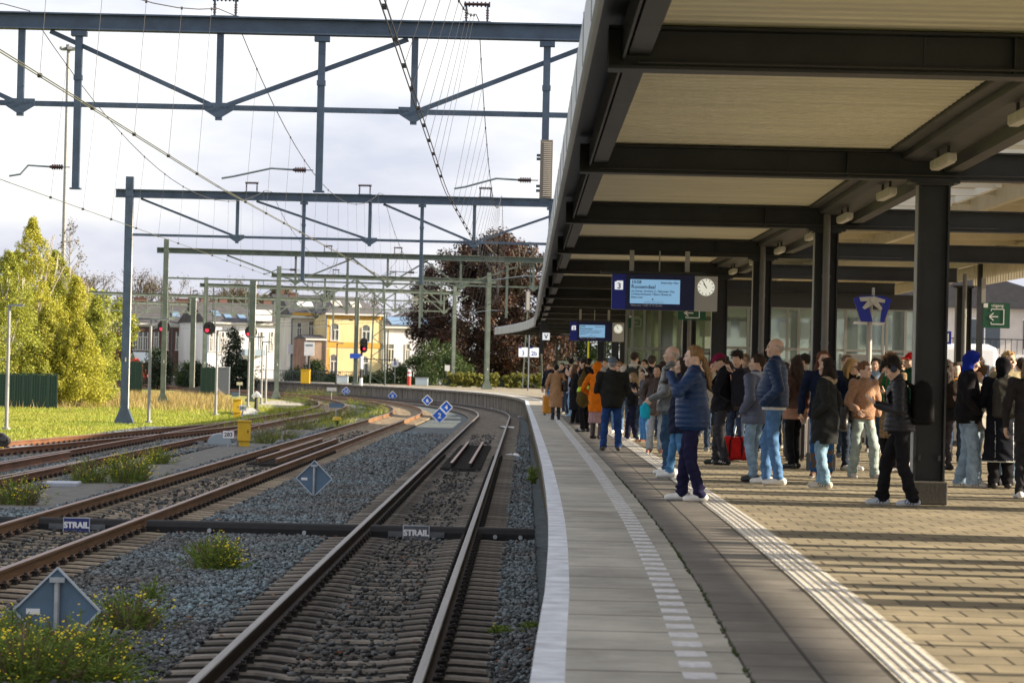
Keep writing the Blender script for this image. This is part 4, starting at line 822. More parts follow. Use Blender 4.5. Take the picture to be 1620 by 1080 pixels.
c = G(405, 651, ZB); t = thing('switch_lantern', 'black switch lantern post with a white triangular top', 'switch lantern', c); m = MB(); m.cyl((0, 0, 0), (0, 0, .75), .11, .07, n=10); m.cyl((0, 0, 0), (0, 0, .12), .2, .14, n=10); m.build('post', black_m, t); m = MB(); m.prism([(-.24, -.09, .74), (.24, -.09, .74), (.24, -.09, .84), (.10, -.09, 1.0), (0, -.09, 1.06), (-.10, -.09, 1.0), (-.24, -.09, .84)], (0, .18, 0)); m.build('head', white_p, t, bevel=.02); m = MB(); m.cyl((0, -.095, .84), (0, -.11, .84), .03, n=10); m.build('lens', black_m, t)
c = G(4, 722, ZB); Y = c[1]; t = thing('dwarf_signal', 'black dwarf signal with a yellow framed zero plate at the left edge', 'signal', c); m = MB(); m.prism([(-.5, -.1, .22), (.03, -.1, .22), (.17, -.1, .33), (.17, -.1, .44), (.0, -.1, .58), (-.5, -.1, .62)], (0, .25, 0)); m.build('housing', backb, t, bevel=.03)
m = MB(); m.cyl((.03, -.11, .42), (.03, -.19, .45), .07, n=14); m.build('lamp_hood', black_m, t); m = MB(); m.box((-.05, -.12, .13), (.17, .02, .22)); f = m.build('plate', mat('zero_plate_yellow', (.75, .62, .03), .4), t); m = MB(); m.box((-.05, -.132, .13), (.13, .006, .18)); m.build('plate_face', black_m, f); m = MB(); textmesh(m, '0', .16, facing((-.05, -.138, .075)), align='CENTER', bold=.004); m.build('numeral', MATS['zero_plate_yellow'], f); m = MB(); m.box((-.12, 0, .1), (.14, .14, .2)); m.build('foot', black_m, t)  # plate frame and numeral share one plain strong yellow
for (a, b_, lab) in (((0, 708), (70, 714), 'pale concrete cover plate between the rusty tracks'), ((74, 768), (122, 771), 'small grey cover slab on the sandy strip')):
    p = G(a[0], a[1], ZB); q = G(b_[0], b_[1], ZB); t = MB(); t.box(((p[0]+q[0])/2, (p[1]+q[1])/2, ZB+.05), (abs(q[0]-p[0]), 1.6 if 'pale' in lab else .9, .09), R(3)); tag(t.build('cover_slab', mat('slab_blue_grey', (.36, .39, .44), .7, var=.1, vscale=4), None, bevel=.02), lab, 'cover slab')
# ================================================================== houses behind the line
slate = mat('roof_slate', (.05, .05, .058), .7, var=.25, vscale=1.5, bump=.4, bscale=12); tile_b = mat('roof_tile_brown', (.068, .066, .072), .8, var=.25, vscale=1.5, bump=.4, bscale=10); tile_r = mat('roof_tile_red', (.11, .07, .058), .8, var=.2, vscale=2)
wing = mat('far_window_glass', (.05, .07, .085), .12, spec=.8, col2=(.22, .23, .22), vscale=1.1); wfr = mat('window_frame_white', (.66, .66, .64), .5); sky_l = mat('skylight_glass', (.14, .25, .40), .25, spec=.9); sky_w = mat('skylight_pale', (.62, .60, .52), .2)
class House:
    def __init__(s, name, label, u0, u1, Y, ve, vr, depth, wall, roof, yaw=18, base=-1.05, hip=0.0, over=.35, roofkind='gable'):
        a = D(u0, ve, Y); s.p = Vector((a[0], Y, 0)); s.th = R(yaw); s.n = Vector((math.sin(s.th), -math.cos(s.th), 0)); s.xd = Vector((math.cos(s.th), math.sin(s.th), 0))
        s.t = thing(name, label, 'house', (a[0], Y, base), s.th); s.base = base; s.x0, s.ze = s.fp(u0, ve); s.x1, _ = s.fp(u1, ve); _, s.zr = s.fp((u0+u1)/2, vr); s.dp = depth
        m = MB(); m.box(((s.x0+s.x1)/2, depth/2, s.ze/2), (s.x1-s.x0, depth, s.ze)); s.wall = m.build('wall', wall, s.t)
        m = MB(); w0, w1 = s.x0-over*.4, s.x1+over*.4; y0, y1 = -over, depth+over; zr = s.zr; d2 = depth/2; e0 = hip; ze = s.ze
        if roofkind == 'gable':
            V = [(w0, y0, ze-.02), (w1, y0, ze-.02), (w1, y1, ze-.02), (w0, y1, ze-.02), (w0+e0, d2, zr), (w1-e0, d2, zr)]; m.add(V, [(0, 1, 5, 4), (2, 3, 4, 5), (1, 2, 5), (3, 0, 4), (0, 3, 2, 1)])
        else: m.box(((w0+w1)/2, d2, ze+(zr-ze)/2), (w1-w0, y1-y0, zr-ze))
        s.roof = m.build('roof', roof, s.t); m = MB(); m.box(((w0+w1)/2, -over, ze-.09), (w1-w0, .16, .16)); m.build('gutter', wfr, s.t)
        for q in ((.03, .97) if w1-w0 < 12 else (.02, .35, .68, .98)): m = MB(); m.cyl((w0+(w1-w0)*q, -.09, .1), (w0+(w1-w0)*q, -.09, ze-.2), .06, n=6); m.build('downpipe', sgb, s.t)
    def fp(s, u, v):
        r = Vector(ray(u, v)); o = Vector((0, 0, CAMZ)); t = (s.p-o).dot(s.n)/r.dot(s.n); q = o+r*t; return (q-s.p).dot(s.xd), q.z-s.base
    def win(s, u0, v0, u1, v1, arch=False, name='window', fr=True, m_=None):
        a, zt = s.fp(u0, v0); b_, zb = s.fp(u1, v1); m = MB(); pts = [(a, -.03, zb), (b_, -.03, zb), (b_, -.03, zt-(.25 if arch else 0))]
        if arch: pts += [(a+(b_-a)*.75, -.03, zt-.06), (a+(b_-a)*.5, -.03, zt), (a+(b_-a)*.25, -.03, zt-.06)]
        pts.append((a, -.03, zt-(.25 if arch else 0))); m.prism(pts, (0, .06, 0)); w_ = m.build(name, m_ or wing, s.t)
        if fr:
            f = MB(); zz = zt-(.25 if arch else 0); 
            for x in (a, b_, (a+b_)/2): f.box((x, -.06, (zz+zb)/2 if x != (a+b_)/2 else zb+(zz-zb)*.36), (.09 if x != (a+b_)/2 else .07, .05, (zz-zb) if x != (a+b_)/2 else (zz-zb)*.72))
            f.box(((a+b_)/2, -.065, zb+(zz-zb)*.72), (b_-a, .045, .09)); f.box(((a+b_)/2, -.09, zb-.05), (b_-a+.24, .12, .1)); f.build('window_frame', wfr, w_)
        return w_
    def band(s, u0, v0, u1, v1, m_, d=.07, name='band'):
        a, zt = s.fp(u0, v0); b_, zb = s.fp(u1, v1); m = MB(); m.box(((a+b_)/2, -d/2, (zt+zb)/2), (b_-a, d, zt-zb)); return m.build(name, m_, s.t)
    def skyl(s, u, v, w_, h_, m_):       # roof window on the front slope
        sl = math.atan2(s.zr-s.ze, s.dp/2+.35); x, z = s.fp(u, v); k = max(.05, min(.95, (z-s.ze)/(s.zr-s.ze))); y = -.35+k*(s.dp/2+.35); z = s.ze+k*(s.zr-s.ze); M = Matrix.Rotation(sl, 3, 'X'); x2 = x+ (y*math.tan(s.th))*0
        m = MB(); m.box((x2, y, z+.04), (w_, h_, .09), M=M); return m.build('roof_window', m_, s.roof)
    def chim(s, u, w_=.9, h_=1.3, m_=None):
        x, _ = s.fp(u, 500); h_ *= .72; m = MB(); m.box((x, s.dp/2+.3, s.zr+h_/2-.5), (w_, .7, h_)); m.box((x, s.dp/2+.3, s.zr+h_-.48), (w_+.15, .85, .1)); return m.build('chimney', m_ or brk2, s.roof)
yw = mat('yellow_plaster', (.70, .57, .31), .8, var=.12, vscale=.9, stretch=(1, 1, .35)); yo = mat('ochre_trim', (.58, .33, .055), .7, var=.06, vscale=2); brk = brickmat('red_brick', (.36, .13, .075), (.30, .11, .065), (.28, .20, .15), .22, .075, .01, uv=False, var=.2); brk2 = mat('brown_brick', (.12, .065, .052), .85, var=.2, vscale=6); wht = mat('white_plaster', (.76, .77, .82), .7, var=.10, vscale=.8, stretch=(1, 1, .3)); crm = mat('cream_plaster', (.62, .59, .52), .8, var=.14, vscale=.9, stretch=(1, 1, .3)); lil = mat('pale_lilac_plaster', (.60, .62, .72), .8, var=.10, vscale=.8, stretch=(1, 1, .3))
H = House('corner_house', 'yellow two storey house with ochre bands, arched windows and grey roof', 516, 607, 285, 495, 468, 9, yw, mat('roof_grey_tile', (.10, .095, .10), .75, var=.2, vscale=3, bump=.6, bscale=9), hip=2.0, yaw=16)
for a in ((524, 511, 535.5, 538), (573, 513.5, 585, 540.5), (522.5, 560, 532.5, 590), (571, 563, 582, 592)): H.win(*a, arch=True)
H.band(516, 497, 607, 506, yo, name='cornice'); H.band(516, 540.5, 607, 551, yo, .05, name='floor_band'); H.band(516, 594, 607, 606, yo, .06, name='plinth'); H.band(516, 506, 520.5, 540, yo, .06, 'pilaster'); H.band(516, 551, 520.5, 594, yo, .06, 'pilaster')
H.skyl(540, 480, 1.0, 1.5, sky_w); H.skyl(570, 482, 1.0, 1.5, sky_w)
H = House('brick_annex', 'low orange red brick annex against the yellow house', 484, 516, 283, 535, 529, 6, brk, slate, yaw=16, over=.1)
H = House('cream_house', 'cream plastered house with dark roof and shop front left of the brick annex', 462, 518, 290, 500, 470, 9, crm, slate, yaw=16)
for a in ((470, 511, 476.5, 537), (488, 509, 496, 533), (501, 510, 508, 530)): H.win(*a)
H.band(455, 545, 484, 560, wht, .25, 'awning'); 
for a in ((464, 562, 470, 596), (472, 562, 482, 590)): H.win(*a, name='shop_window')
H.band(463, 494, 517, 501, yo, .15, 'cornice'); H.chim(478); H.skyl(491, 481, 1.6, 1.2, wht)
H = House('white_house', 'long white house row with dark roof and narrow blue shutters', 326, 463, 310, 509, 478, 11, wht, tile_b, yaw=22)
for u in (334, 343, 352, 376, 399, 413, 430, 449): H.win(u-2.2, 525, u+2.2, 555 if u != 376 else 545)
for u in (436, 452): H.win(u-4, 527, u+4, 542)
for u, v in ((366, 500), (388, 501), (350, 496)): H.skyl(u, v, .8, 1.5, sky_l)
for u in (345, 375, 420, 446): H.chim(u)
H.band(392, 490, 424, 508, wht, 1.4, 'dormer'); H.band(384, 552, 416, 563, mat('balcony_blue', (.25, .33, .42), .6), .9, 'balcony')
for u in (398, 410): H.win(u-4, 493, u+4, 505, fr=False)
H = House('terrace_house', 'brown brick terrace with tall white framed windows behind the lamp post', 150, 328, 318, 509, 480, 11, brk2, tile_b, yaw=14)
H.band(150, 508, 328, 519, wfr, .2, 'fascia_board')
for u in (196, 214, 222, 230, 247, 262, 282): H.win(u-3.2, 525, u+3.2, 553)
for u in (172, 184): H.win(u-4, 516, u+4, 523)
for u, v in ((282, 497), (312, 500)): H.skyl(u, v, .9, 1.7, sky_l)
for u in (232, 205, 300): H.chim(u, 1.6, 1.7)
H.band(192, 558, 208, 580, wfr, .1, 'door'); 
H = House('garden_shed', 'low shed with blue grey roof below the terrace', 217, 262, 300, 571, 557, 6, brk2, mat('roof_blue_grey', (.14, .18, .24), .6), yaw=14)
H = House('gable_house', 'pale lilac house with dark roof and three blue roof windows right of the yellow house', 608, 730, 290, 516, 494, 9, lil, tile_b, yaw=16, hip=3)
for a in ((614, 544, 623, 573), (642, 544, 648, 575), (670, 545, 676, 575)): H.win(*a)
for u in (632, 652, 670): H.skyl(u, 508, 1.5, 2.6, sky_l)
H = House('dark_roof_house', 'darker house roof rising behind the cream house', 440, 520, 330, 489, 465, 8, slate, slate, yaw=14); H.chim(452, .8, 1.6)
H = House('red_roof_house', 'red tiled roof behind the brown brick terrace', 262, 330, 350, 492, 475, 8, tile_r, tile_r, yaw=14); H.chim(345, .8, 1.0, brk2)
H = House('pale_block', 'far pale block seen above the lilac roof', 672, 706, 420, 470, 458, 8, crm, crm, yaw=14, roofkind='flat')
# ================================================================== trees, bushes, grass
def leafcloud(cent, rad, n, size, name, m, parent, squash=(1, 1, 1), lean=0.0):
    """cent: list of clump centres, rad: clump radius; n leaves per clump"""
    c = np.repeat(np.asarray(cent, np.float32), n, axis=0); r = np.repeat(np.asarray(rad, np.float32), n); k = len(c)
    d = RNG.normal(size=(k, 3)); d /= np.linalg.norm(d, axis=1)[:, None]; q = RNG.uniform(0, 1, k)**.45; pos = c+d*(r*q)[:, None]*np.asarray(squash)
    nrm = d*.6+RNG.normal(size=(k, 3))*.7+np.array([0, 0, .35]); nrm /= np.linalg.norm(nrm, axis=1)[:, None]; a = np.cross(nrm, RNG.normal(size=(k, 3))); a /= np.linalg.norm(a, axis=1)[:, None]; b = np.cross(nrm, a)
    sz = size*RNG.uniform(.55, 1.25, k)[:, None]; V = np.stack([pos-a*sz*.62, pos-b*sz*.36+nrm*sz*.1, pos+a*sz*.62, pos+b*sz*.36+nrm*sz*.1], 1)
    F = np.arange(k*4, dtype=np.int32).reshape(-1, 4); o = link(name, V.reshape(-1, 3), F, m, parent); return o
bark_w = mat('birch_bark', (.52, .48, .40), .8, col2=(.14, .12, .10), vscale=3, stretch=(1, 1, 5)); bark = mat('bark_brown', (.07, .055, .042), .9, var=.3, vscale=8)
def leafmat(name, c, isl=.45, col2=None, vs=.3):
    m = mat(name, c, .65, island=isl, col2=col2, vscale=vs); t = m.node_tree; b = t.nodes['Principled BSDF']; b.inputs['Subsurface Weight'].default_value = 0; tr = t.nodes.new('ShaderNodeBsdfTranslucent'); mx = t.nodes.new('ShaderNodeMixShader'); mx.inputs[0].default_value = .27; o = t.nodes['Material Output']
    src = b.inputs['Base Color'].links[0].from_socket; t.links.new(src, tr.inputs['Color']); t.links.new(b.outputs[0], mx.inputs[1]); t.links.new(tr.outputs[0], mx.inputs[2]); t.links.new(mx.outputs[0], o.inputs[0]); return m
lf_birch = leafmat('birch_leaf', (.34, .34, .045), .6); lf_lime = leafmat('lime_leaf', (.30, .325, .045), .6); lf_orange = leafmat('orange_leaf', (.42, .22, .02), .4); lf_red = leafmat('copper_leaf', (.052, .028, .019), .7); lf_rust = leafmat('rust_leaf', (.12, .042, .022), .5); lf_green = leafmat('green_leaf', (.05, .085, .02), .5); lf_dark = leafmat('dark_leaf', (.022, .04, .016), .5); lf_hedge = leafmat('hedge_leaf', (.20, .20, .03), .45); lf_bare = leafmat('late_leaf', (.11, .085, .04), .5); lf_fire = leafmat('fire_leaf', (.5, .04, .02), .3); lf_yel = leafmat('bright_yellow_leaf', (.40, .39, .045), .4)
def branches(mb, p, d, ln, r, depth, spread=.5, up=.15, n=3, tips=None, taper=.62):
    d = d.normalized(); q = [p]; k = 3
    for i in range(k):
        d = (d+Vector((rnd.gauss(0, .09), rnd.gauss(0, .09), rnd.gauss(0, .05)+up*.1))).normalized(); q.append(q[-1]+d*ln/k)
    mb.tube(q, [r*(1-(1-taper)*i/k) for i in range(k+1)], 6 if r > .05 else 4)
    if tips is not None and depth <= 1: tips.append(q[-1]); tips.append(q[-2])
    if depth <= 0: return
    for j in range(n):
        a = rnd.uniform(0, 6.28); s_ = Vector((math.cos(a), math.sin(a), 0)); dd = (d*(1-spread)+s_*spread*rnd.uniform(.7, 1.3)+Vector((0, 0, up))); branches(mb, q[-1] if j else q[-1], dd, ln*rnd.uniform(.6, .82), r*taper, depth-1, spread, up, n, tips, taper)
def env_clumps(n, rx, ry, z0, z1, shape, top=.2):
    out = []
    while len(out) < n:
        z = rnd.random(); wd = shape(z); a = rnd.uniform(0, 6.28); q = math.sqrt(rnd.random()); out.append((rx*wd*q*math.cos(a), ry*wd*q*math.sin(a), z0+z*(z1-z0)))
    return out
def tree(name, label, x, y, h, rx, leaf, bk, shape, nc=60, nl=110, ls=.16, cr=.55, z0=-1.05, group=None, trunk_r=.14, low=.08, cat='tree', lean=0, depth=2, extra=None):
    t = thing(name, label, cat, (x, y, z0), 0, group); mb = MB(); tips = []; branches(mb, Vector((0, 0, -.1)), Vector((lean, 0, 1)), h*.40, trunk_r, depth, .22, .5, 3, tips); mb.build('trunk', bk, t)
    cl = env_clumps(nc, rx, rx, h*low, h, shape); o = leafcloud(cl, [cr*rnd.uniform(.6, 1.25)*(.55+.45*shape(min(.99, max(0, (c[2]-h*low)/(h*(1-low)))))) for c in cl], nl, ls, 'crown', leaf, t, (1, 1, 1.1))
    if extra: leafcloud([c for c in cl if rnd.random() < extra[1]], [cr*.8]*1, 1, ls, 'crown', extra[0], t) if False else None
    return t
birch_sh = lambda z: max(.05, (min(1, z*3.5+.55))*(1-z**1.7)**.8)
round_sh = lambda z: max(.1, math.sqrt(max(0, 1-(2*z-1)**2)))
def at(u, Y): return D(u, 600, Y)[0]
for u, Y, h, rx, lab, lf in ((8, 150, 8.0, 2.5, 'yellow green birch at the left picture edge', lf_birch), (46, 158, 10.2, 2.6, 'tallest yellow green birch with forked white trunk', lf_birch), (84, 163, 8.6, 2.5, 'yellow birch with a thin leafless spire in front of the floodlight mast', lf_lime), (118, 160, 7.0, 2.4, 'broad yellow green birch right of the spire birch', lf_birch), (150, 157, 5.8, 1.5, 'lowest birch of the group, next to the dark mast', lf_lime), (24, 166, 8.7, 2.8, 'lime green birch behind the two leftmost birches', lf_lime), (100, 172, 8.0, 2.8, 'birch at the back of the group behind the broad one', lf_birch), (72, 152, 5.2, 1.7, 'short bushy yellow birch in front of the fence', lf_birch), (124, 152, 4.6, 1.8, 'short dense yellow green birch standing at the front', lf_birch)):
    tree('birch_tree', lab, at(u, Y), Y, h, rx, (lf, lf_yel, lf_lime, lf, lf_lime, lf, lf, lf_yel, lf_lime)[int(u) % 9], bark_w, birch_sh, 240, 150, .088, .46, -1.05, 'yellow green birches left of the mast', .09, .05, depth=2)
t = thing('birch_spire', 'thin nearly leafless birch rising above the group', 'tree', (at(106, 161), 161, -1.05), 0, 'yellow green birches left of the mast'); mb = MB(); tips = []; mb.tube([(0, 0, 0), (.05, 0, 5), (-.05, 0, 10.4)], [.09, .06, .015], 6)
for k in range(40): z = rnd.uniform(6, 10.2); a = rnd.uniform(0, 6.28); l = (10.8-z)*.32; mb.tube([(0, 0, z), (l*.5*math.cos(a), l*.5*math.sin(a), z+l*.7), (l*.7*math.cos(a), l*.7*math.sin(a), z+l*1.2)], [.018, .01, .005], 4); tips.append((l*.6*math.cos(a), l*.6*math.sin(a), z+l))
mb.build('trunk', bark_w, t); leafcloud(tips, [.28]*len(tips), 6, .12, 'crown', lf_bare, t)
for u, v, h, w_, lf, lab in ((40, 640, 2.0, 1.0, lf_orange, 'orange yellow shrub in front of the dark green fence'), (148, 640, 1.7, 1.1, lf_bare, 'brownish shrub at the foot of the birches')):
    c = G(u, v, -1.05); tree('shrub', lab, c[0], c[1], h, w_, lf, bark, round_sh, 26, 60, .15, .4, -1.05, None, .04, .1, 'shrub')
# copper beech and other trees behind the far platform
bx, by = at(784, 262), 262
t = thing('copper_beech', 'huge dark red copper beech behind the canopy end', 'tree', (bx, by, -1)); mb = MB(); tips = []; branches(mb, Vector((0, 0, 0)), Vector((0, 0, 1)), 5.5, .5, 3, .5, .3, 4, tips); mb.build('trunk', bark, t)
cl = env_clumps(360, 8.6, 6.5, 1.0, 14.6, lambda z: max(.12, math.sqrt(max(0, 1-(1.75*z-.72)**2)))); ou = [c for c in cl]
leafcloud(ou, [rnd.uniform(.6, 1.25) for c in ou], 250, .22, 'crown', lf_red, t); cl2 = [c for c in ou if rnd.random() < .33]; leafcloud([(c[0]*1.02, c[1]*1.02-.2, c[2]) for c in cl2], [rnd.uniform(.5, 1) for c in cl2], 70, .2, 'red_sprays', lf_rust, t)
for u, Y, h, rx, lf, lab in ((735, 268, 6.5, 3.0, lf_dark, 'dark tree low on the left below the copper beech'), (828, 285, 8, 4, lf_dark, 'dark green tree behind the lattice mast'), (880, 275, 8, 3.8, lf_dark, 'dark green tree behind the V sign'), (930, 280, 8.5, 4.3, lf_green, 'green tree behind the far waiting shelter'), (985, 275, 8.5, 4.3, lf_green, 'green tree right of the far shelter')):
    tree('broadleaf_tree', lab, at(u, Y), Y, h, rx, lf, bark, round_sh, 80, 180, .2, .95, -1, 'trees behind the far platform', .2, .05)
for u, Y, h, rx, lf, lab in ((470, 268, 1.9, 1.2, lf_green, 'low shrub before the cream house'), (498, 270, 2.6, 1.3, lf_green, 'shrub against the brick annex'), (525, 264, 1.5, 1.0, lf_green, 'shrub at the foot of the yellow house'), (560, 262, 1.2, 1.3, lf_green, 'spreading shrub in front of the yellow house'), (592, 262, 1.7, 1.2, lf_green, 'shrub behind the red signal post'), (628, 258, 2.6, 1.6, lf_green, 'bush in front of the lilac gable'), (660, 256, 3.4, 1.7, lf_green, 'bush beside the red and white bollard'), (690, 254, 4.8, 2.0, lf_green, 'tall bush at the left of the copper beech'), (716, 250, 3.6, 1.7, lf_green, 'yellow green bush below the copper beech'), (250, 262, 3.6, 1.3, lf_dark, 'dark rounded tree behind the first lamp post'), (368, 262, 5.6, .9, lf_dark, 'dark narrow conifer against the white house'), (388, 262, 2.6, 1.4, lf_dark, 'dark bush below the white house balcony'), (318, 262, 2.4, 1.2, lf_dark, 'dark bush behind the green fence'), (300, 268, 2.2, 1.3, lf_green, 'green bush between the masts')):
    tree('shrub', lab, at(u, Y), Y, h, rx, lf, bark, round_sh, 46, 130, .16, .75, -1.0, 'shrubs before the houses', .08, .04, 'shrub')
c = G(211, 600, -1); tree('shrub', 'bright red shrub below the brown terrace', at(211, 285), 285, 2.7, 1.0, lf_fire, bark, round_sh, 22, 60, .22, .5, -1, None, .06, .05, 'shrub')
tree('lime_tree', 'pale yellow green tree behind the dark mast', at(150, 300), 300, 9.5, 4.2, lf_lime, bark, round_sh, 60, 120, .32, 1.3, -1, None, .2, .05)
tree('lime_tree', 'golden tree at the left behind the birches', at(70, 310), 310, 9.0, 5, lf_yel, bark, round_sh, 60, 120, .32, 1.4, -1, None, .2, .05)
# bare trees on the skyline
for i, (u, h, lab) in enumerate(((150, 16, 'leftmost bare tree behind the dark mast'), (196, 15.5, 'bare tree just right of the dark mast'), (228, 14.5, 'bare tree between the first and second mast'), (290, 15, 'bare tree right of the second mast'), (340, 14.5, 'bare tree above the red tiled roof'), (375, 15, 'bare tree above the white house chimney'), (418, 14.6, 'brown leaved bare tree left of the green mast'), (132, 17.5, 'tallest bare tree, left of the dark mast'), (660, 13, 'bare tree above the gable house'), (575, 13, 'thin bare tree over the yellow roof'))):
    Y = 430; h *= 1.14; t = thing('bare_tree', lab, 'tree', (at(u, Y), Y, -1), 0, 'bare trees on the skyline'); mb = MB(); tips = []
    branches(mb, Vector((0, 0, 0)), Vector((0, 0, 1)), h*.31, .30, 4, .42, .2, 3, tips, .6); mb.build('trunk', bark, t); tp = [tuple(q) for q in tips if rnd.random() < .8]
    leafcloud(tp, [rnd.uniform(.6, 1.2) for q in tp], 8 if i != 6 else 18, .2, 'crown', lf_bare, t)
for u, Y, h, rx, lab in ((440, 420, 13.5, 4.5, 'brown green round tree above the cream house'), (410, 440, 13, 5, 'olive round tree behind the bare trees'), (519, 430, 13.2, 1.6, 'small dark round tree above the yellow roof')): tree('broadleaf_tree', lab, at(u, Y), Y, h, rx, lf_bare if u < 500 else lf_dark, bark, round_sh, 60, 90, .4, 1.3, -1, None, .25, .3)
# hedge and green panels
def hedge(u0, u1, v, hgt, lab, dpt=1.0):
    a = Vector(G(u0, v, 0)); b_ = Vector(G(u1, v, 0)); b_.y = a.y+(b_.x-a.x)*.05; d = b_-a; t = thing('hedge', lab, 'hedge', tuple(a), math.atan2(d.y, d.x)); n = int(d.length*9); n *= 3; cl = [(rnd.uniform(0, d.length), rnd.uniform(0, dpt*.7), rnd.uniform(.08, hgt-.12)) for i in range(n)]
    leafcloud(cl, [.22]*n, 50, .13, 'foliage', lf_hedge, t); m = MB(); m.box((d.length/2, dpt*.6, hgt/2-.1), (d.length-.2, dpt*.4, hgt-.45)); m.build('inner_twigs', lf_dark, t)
hedge(704, 868, 611.5, 1.25, 'clipped yellow green hedge along the back of the far platform')
hedge(868, 1000, 611.5, 1.1, 'clipped green hedge continuing behind the waiting crowd')
def shelter():
    for i, (u, h) in enumerate(((877, 0), (905, 0), (930, 0), (955, 0), (975, 0))): pass
t = thing('platform_shelter', 'far shelter with green translucent panels and dark posts', 'shelter', (at(940, 150), 150, 0)); gpanel = mat('green_translucent_panel', (.42, .50, .40), .4); m = MB()
for k in range(6): m.box((-2.0+k*.85, 0, 1.55), (.10, .10, 3.1))
m.build('post', st_dk, t); m = MB(); m.box((.1, .05, 1.25), (4.2, .03, 1.5)); m.build('panel', gpanel, t); m = MB(); m.box((-.35, -.1, 2.3), (.09, .05, 1.6)); m.build('handrail', mat('yellow_handrail', (.6, .62, .05), .4), t)
def pfence(u0, u1, v, Y, h, n, lab, z0=-1.05, yaw=0):
    a = D(u0, v, Y); b_ = D(u1, v, Y); Lx = b_[0]-a[0]; t = thing('mesh_fence', lab, 'fence', (a[0], Y, z0), yaw); m = MB()
    for k in range(n+1): m.box((Lx*k/n, 0, h/2), (.09, .09, h))
    m.build('post', mat('fence_dark_green', (.012, .035, .026), .5), t); m = MB(); nb = int(Lx/.12)
    for k in range(nb): m.box((Lx*k/nb, -.01, h/2), (.05, .02, h-.1))
    for k in range(int(h/.2)): m.box((Lx/2, .01, .15+k*.2), (Lx, .02, .05))
    m.box((Lx/2, .03, h/2), (Lx, .008, h-.2)); m.build('mesh', mat('fence_green', (.02, .065, .045), .6), t)
pfence(-30, 90, 600, 144, 1.8, 9, 'dark green fence among the birches at the left'); pfence(192, 224, 600, 215, 2.6, 3, 'dark green fence section right of the dark mast'); pfence(318, 342, 600, 205, 2.3, 3, 'dark green fence section beside the lamp post')
t = thing('platform_fence', 'grey railing in front of the houses on the far platform', 'railing', (at(410, 262), 262, -.2), R(12)); m = MB()
for k in range(70): m.box((k*.18, 0, .6), (.03, .03, 1.2))
m.box((6.2, 0, 1.2), (12.6, .05, .06)); m.build('bars', mat('fence_grey', (.10, .11, .13), .5), t)
# small things on the far platform
def small(nm, cat, u, v, lab, fn, z0=0.0):
    c = G(u, v, z0); t = thing(nm, lab, cat, c); fn(t, c); return t
def f_boll(t, c):
    m = MB(); m.cyl((0, 0, 0), (0, 0, 1.15), .16, n=12); m.build('post', mat('bollard_red', (.55, .04, .03), .4), t); m = MB(); m.cyl((0, 0, .8), (0, 0, 1.0), .165, n=12); m.sphere((0, 0, 1.2), .16); m.build('cap', white_p, t)
small('hydrant_post', 'post', 647, 609.5, 'red and white post in front of the bushes', f_boll)
def f_ybin(t, c):
    m = MB(); m.box((0, 0, .55), (.75, .6, 1.1)); m.build('box', yel, t, bevel=.04); m = MB(); m.box((0, 0, 1.13), (.8, .64, .08)); m.build('lid', yel, t)
small('yellow_bin', 'bin', 483, 606.5, 'yellow bin before the brick annex', f_ybin)
def f_wb(t, c):
    m = MB(); m.box((0, 0, 2.9), (.85, .12, 1.15)); m.build('panel', white_p, t); m = MB(); m.box((0, -.065, 3.2), (.6, .01, .12)); m.build('line', sgb, t); m = MB(); m.cyl((0, .05, 0), (0, .05, 2.4), .1, n=10); m.build('post', black_m, t)
small('white_board', 'board', 488, 606, 'white board on a dark post before the brick annex', f_wb)
def f_8(t, c):
    m = MB(); m.box((0, 0, 1.9), (.6, .05, .7)); m.build('panel', white_p, t); m = MB(); textmesh(m, '8', .5, facing((0, -.03, 1.72)), align='CENTER', bold=.01); m.build('numeral', blue_m, t); m = MB(); m.cyl((0, .04, 0), (0, .04, 2.1), .04, n=8); m.build('post', galv, t)
small('stop_sign_plate', 'sign', 624.5, 607.5, 'small white sign reading 8 on the far platform', f_8)
def f_1(t, c):
    m = MB(); m.box((0, 0, 1.55), (.42, .05, .5)); m.build('panel', white_p, t); m = MB(); m.cyl((0, .04, 0), (0, .04, 1.6), .035, n=8); m.build('post', galv, t)
small('small_sign', 'sign', 707, 611, 'small white sign before the hedge end', f_1)
def f_cab(t, c):
    m = MB(); m.box((0, 0, .35), (1.05, .5, .6)); m.build('box', mat('pale_blue_cabinet', (.42, .50, .55), .5), t, bevel=.03); m = MB(); m.box((0, 0, .68), (1.1, .55, .06)); m.build('lid', galv, t)
small('low_cabinet', 'cabinet', 667, 610.5, 'low pale blue cabinet on the far platform', f_cab)
small('low_cabinet', 'cabinet', 541, 606.8, 'low pale blue cabinet before the yellow house', f_cab)
def f_tall(t, c):
    m = MB(); m.box((0, 0, 1.1), (1.0, .6, 2.2)); m.build('box', mat('grey_cabinet', (.13, .145, .17), .5), t, bevel=.03); m = MB(); m.box((0, 0, 2.24), (1.05, .65, .07)); m.build('lid', galv, t)
small('tall_cabinet', 'cabinet', 353, 624, 'tall grey cabinet beside the lamp post and green fence', f_tall, -1.05)
def f_ramp(t, c):
    m = MB(); m.prism([(-2.6, 0, 0), (2.6, 0, 0), (1.6, 0, 1.0)], (0, 2.2, 0)); m.build('ramp_body', mat('dark_timber', (.06, .055, .06), .8), t)
small('buffer_mound', 'ramp', 300, 627, 'dark low wedge shaped ramp in the dry grass', f_ramp, -1.05)
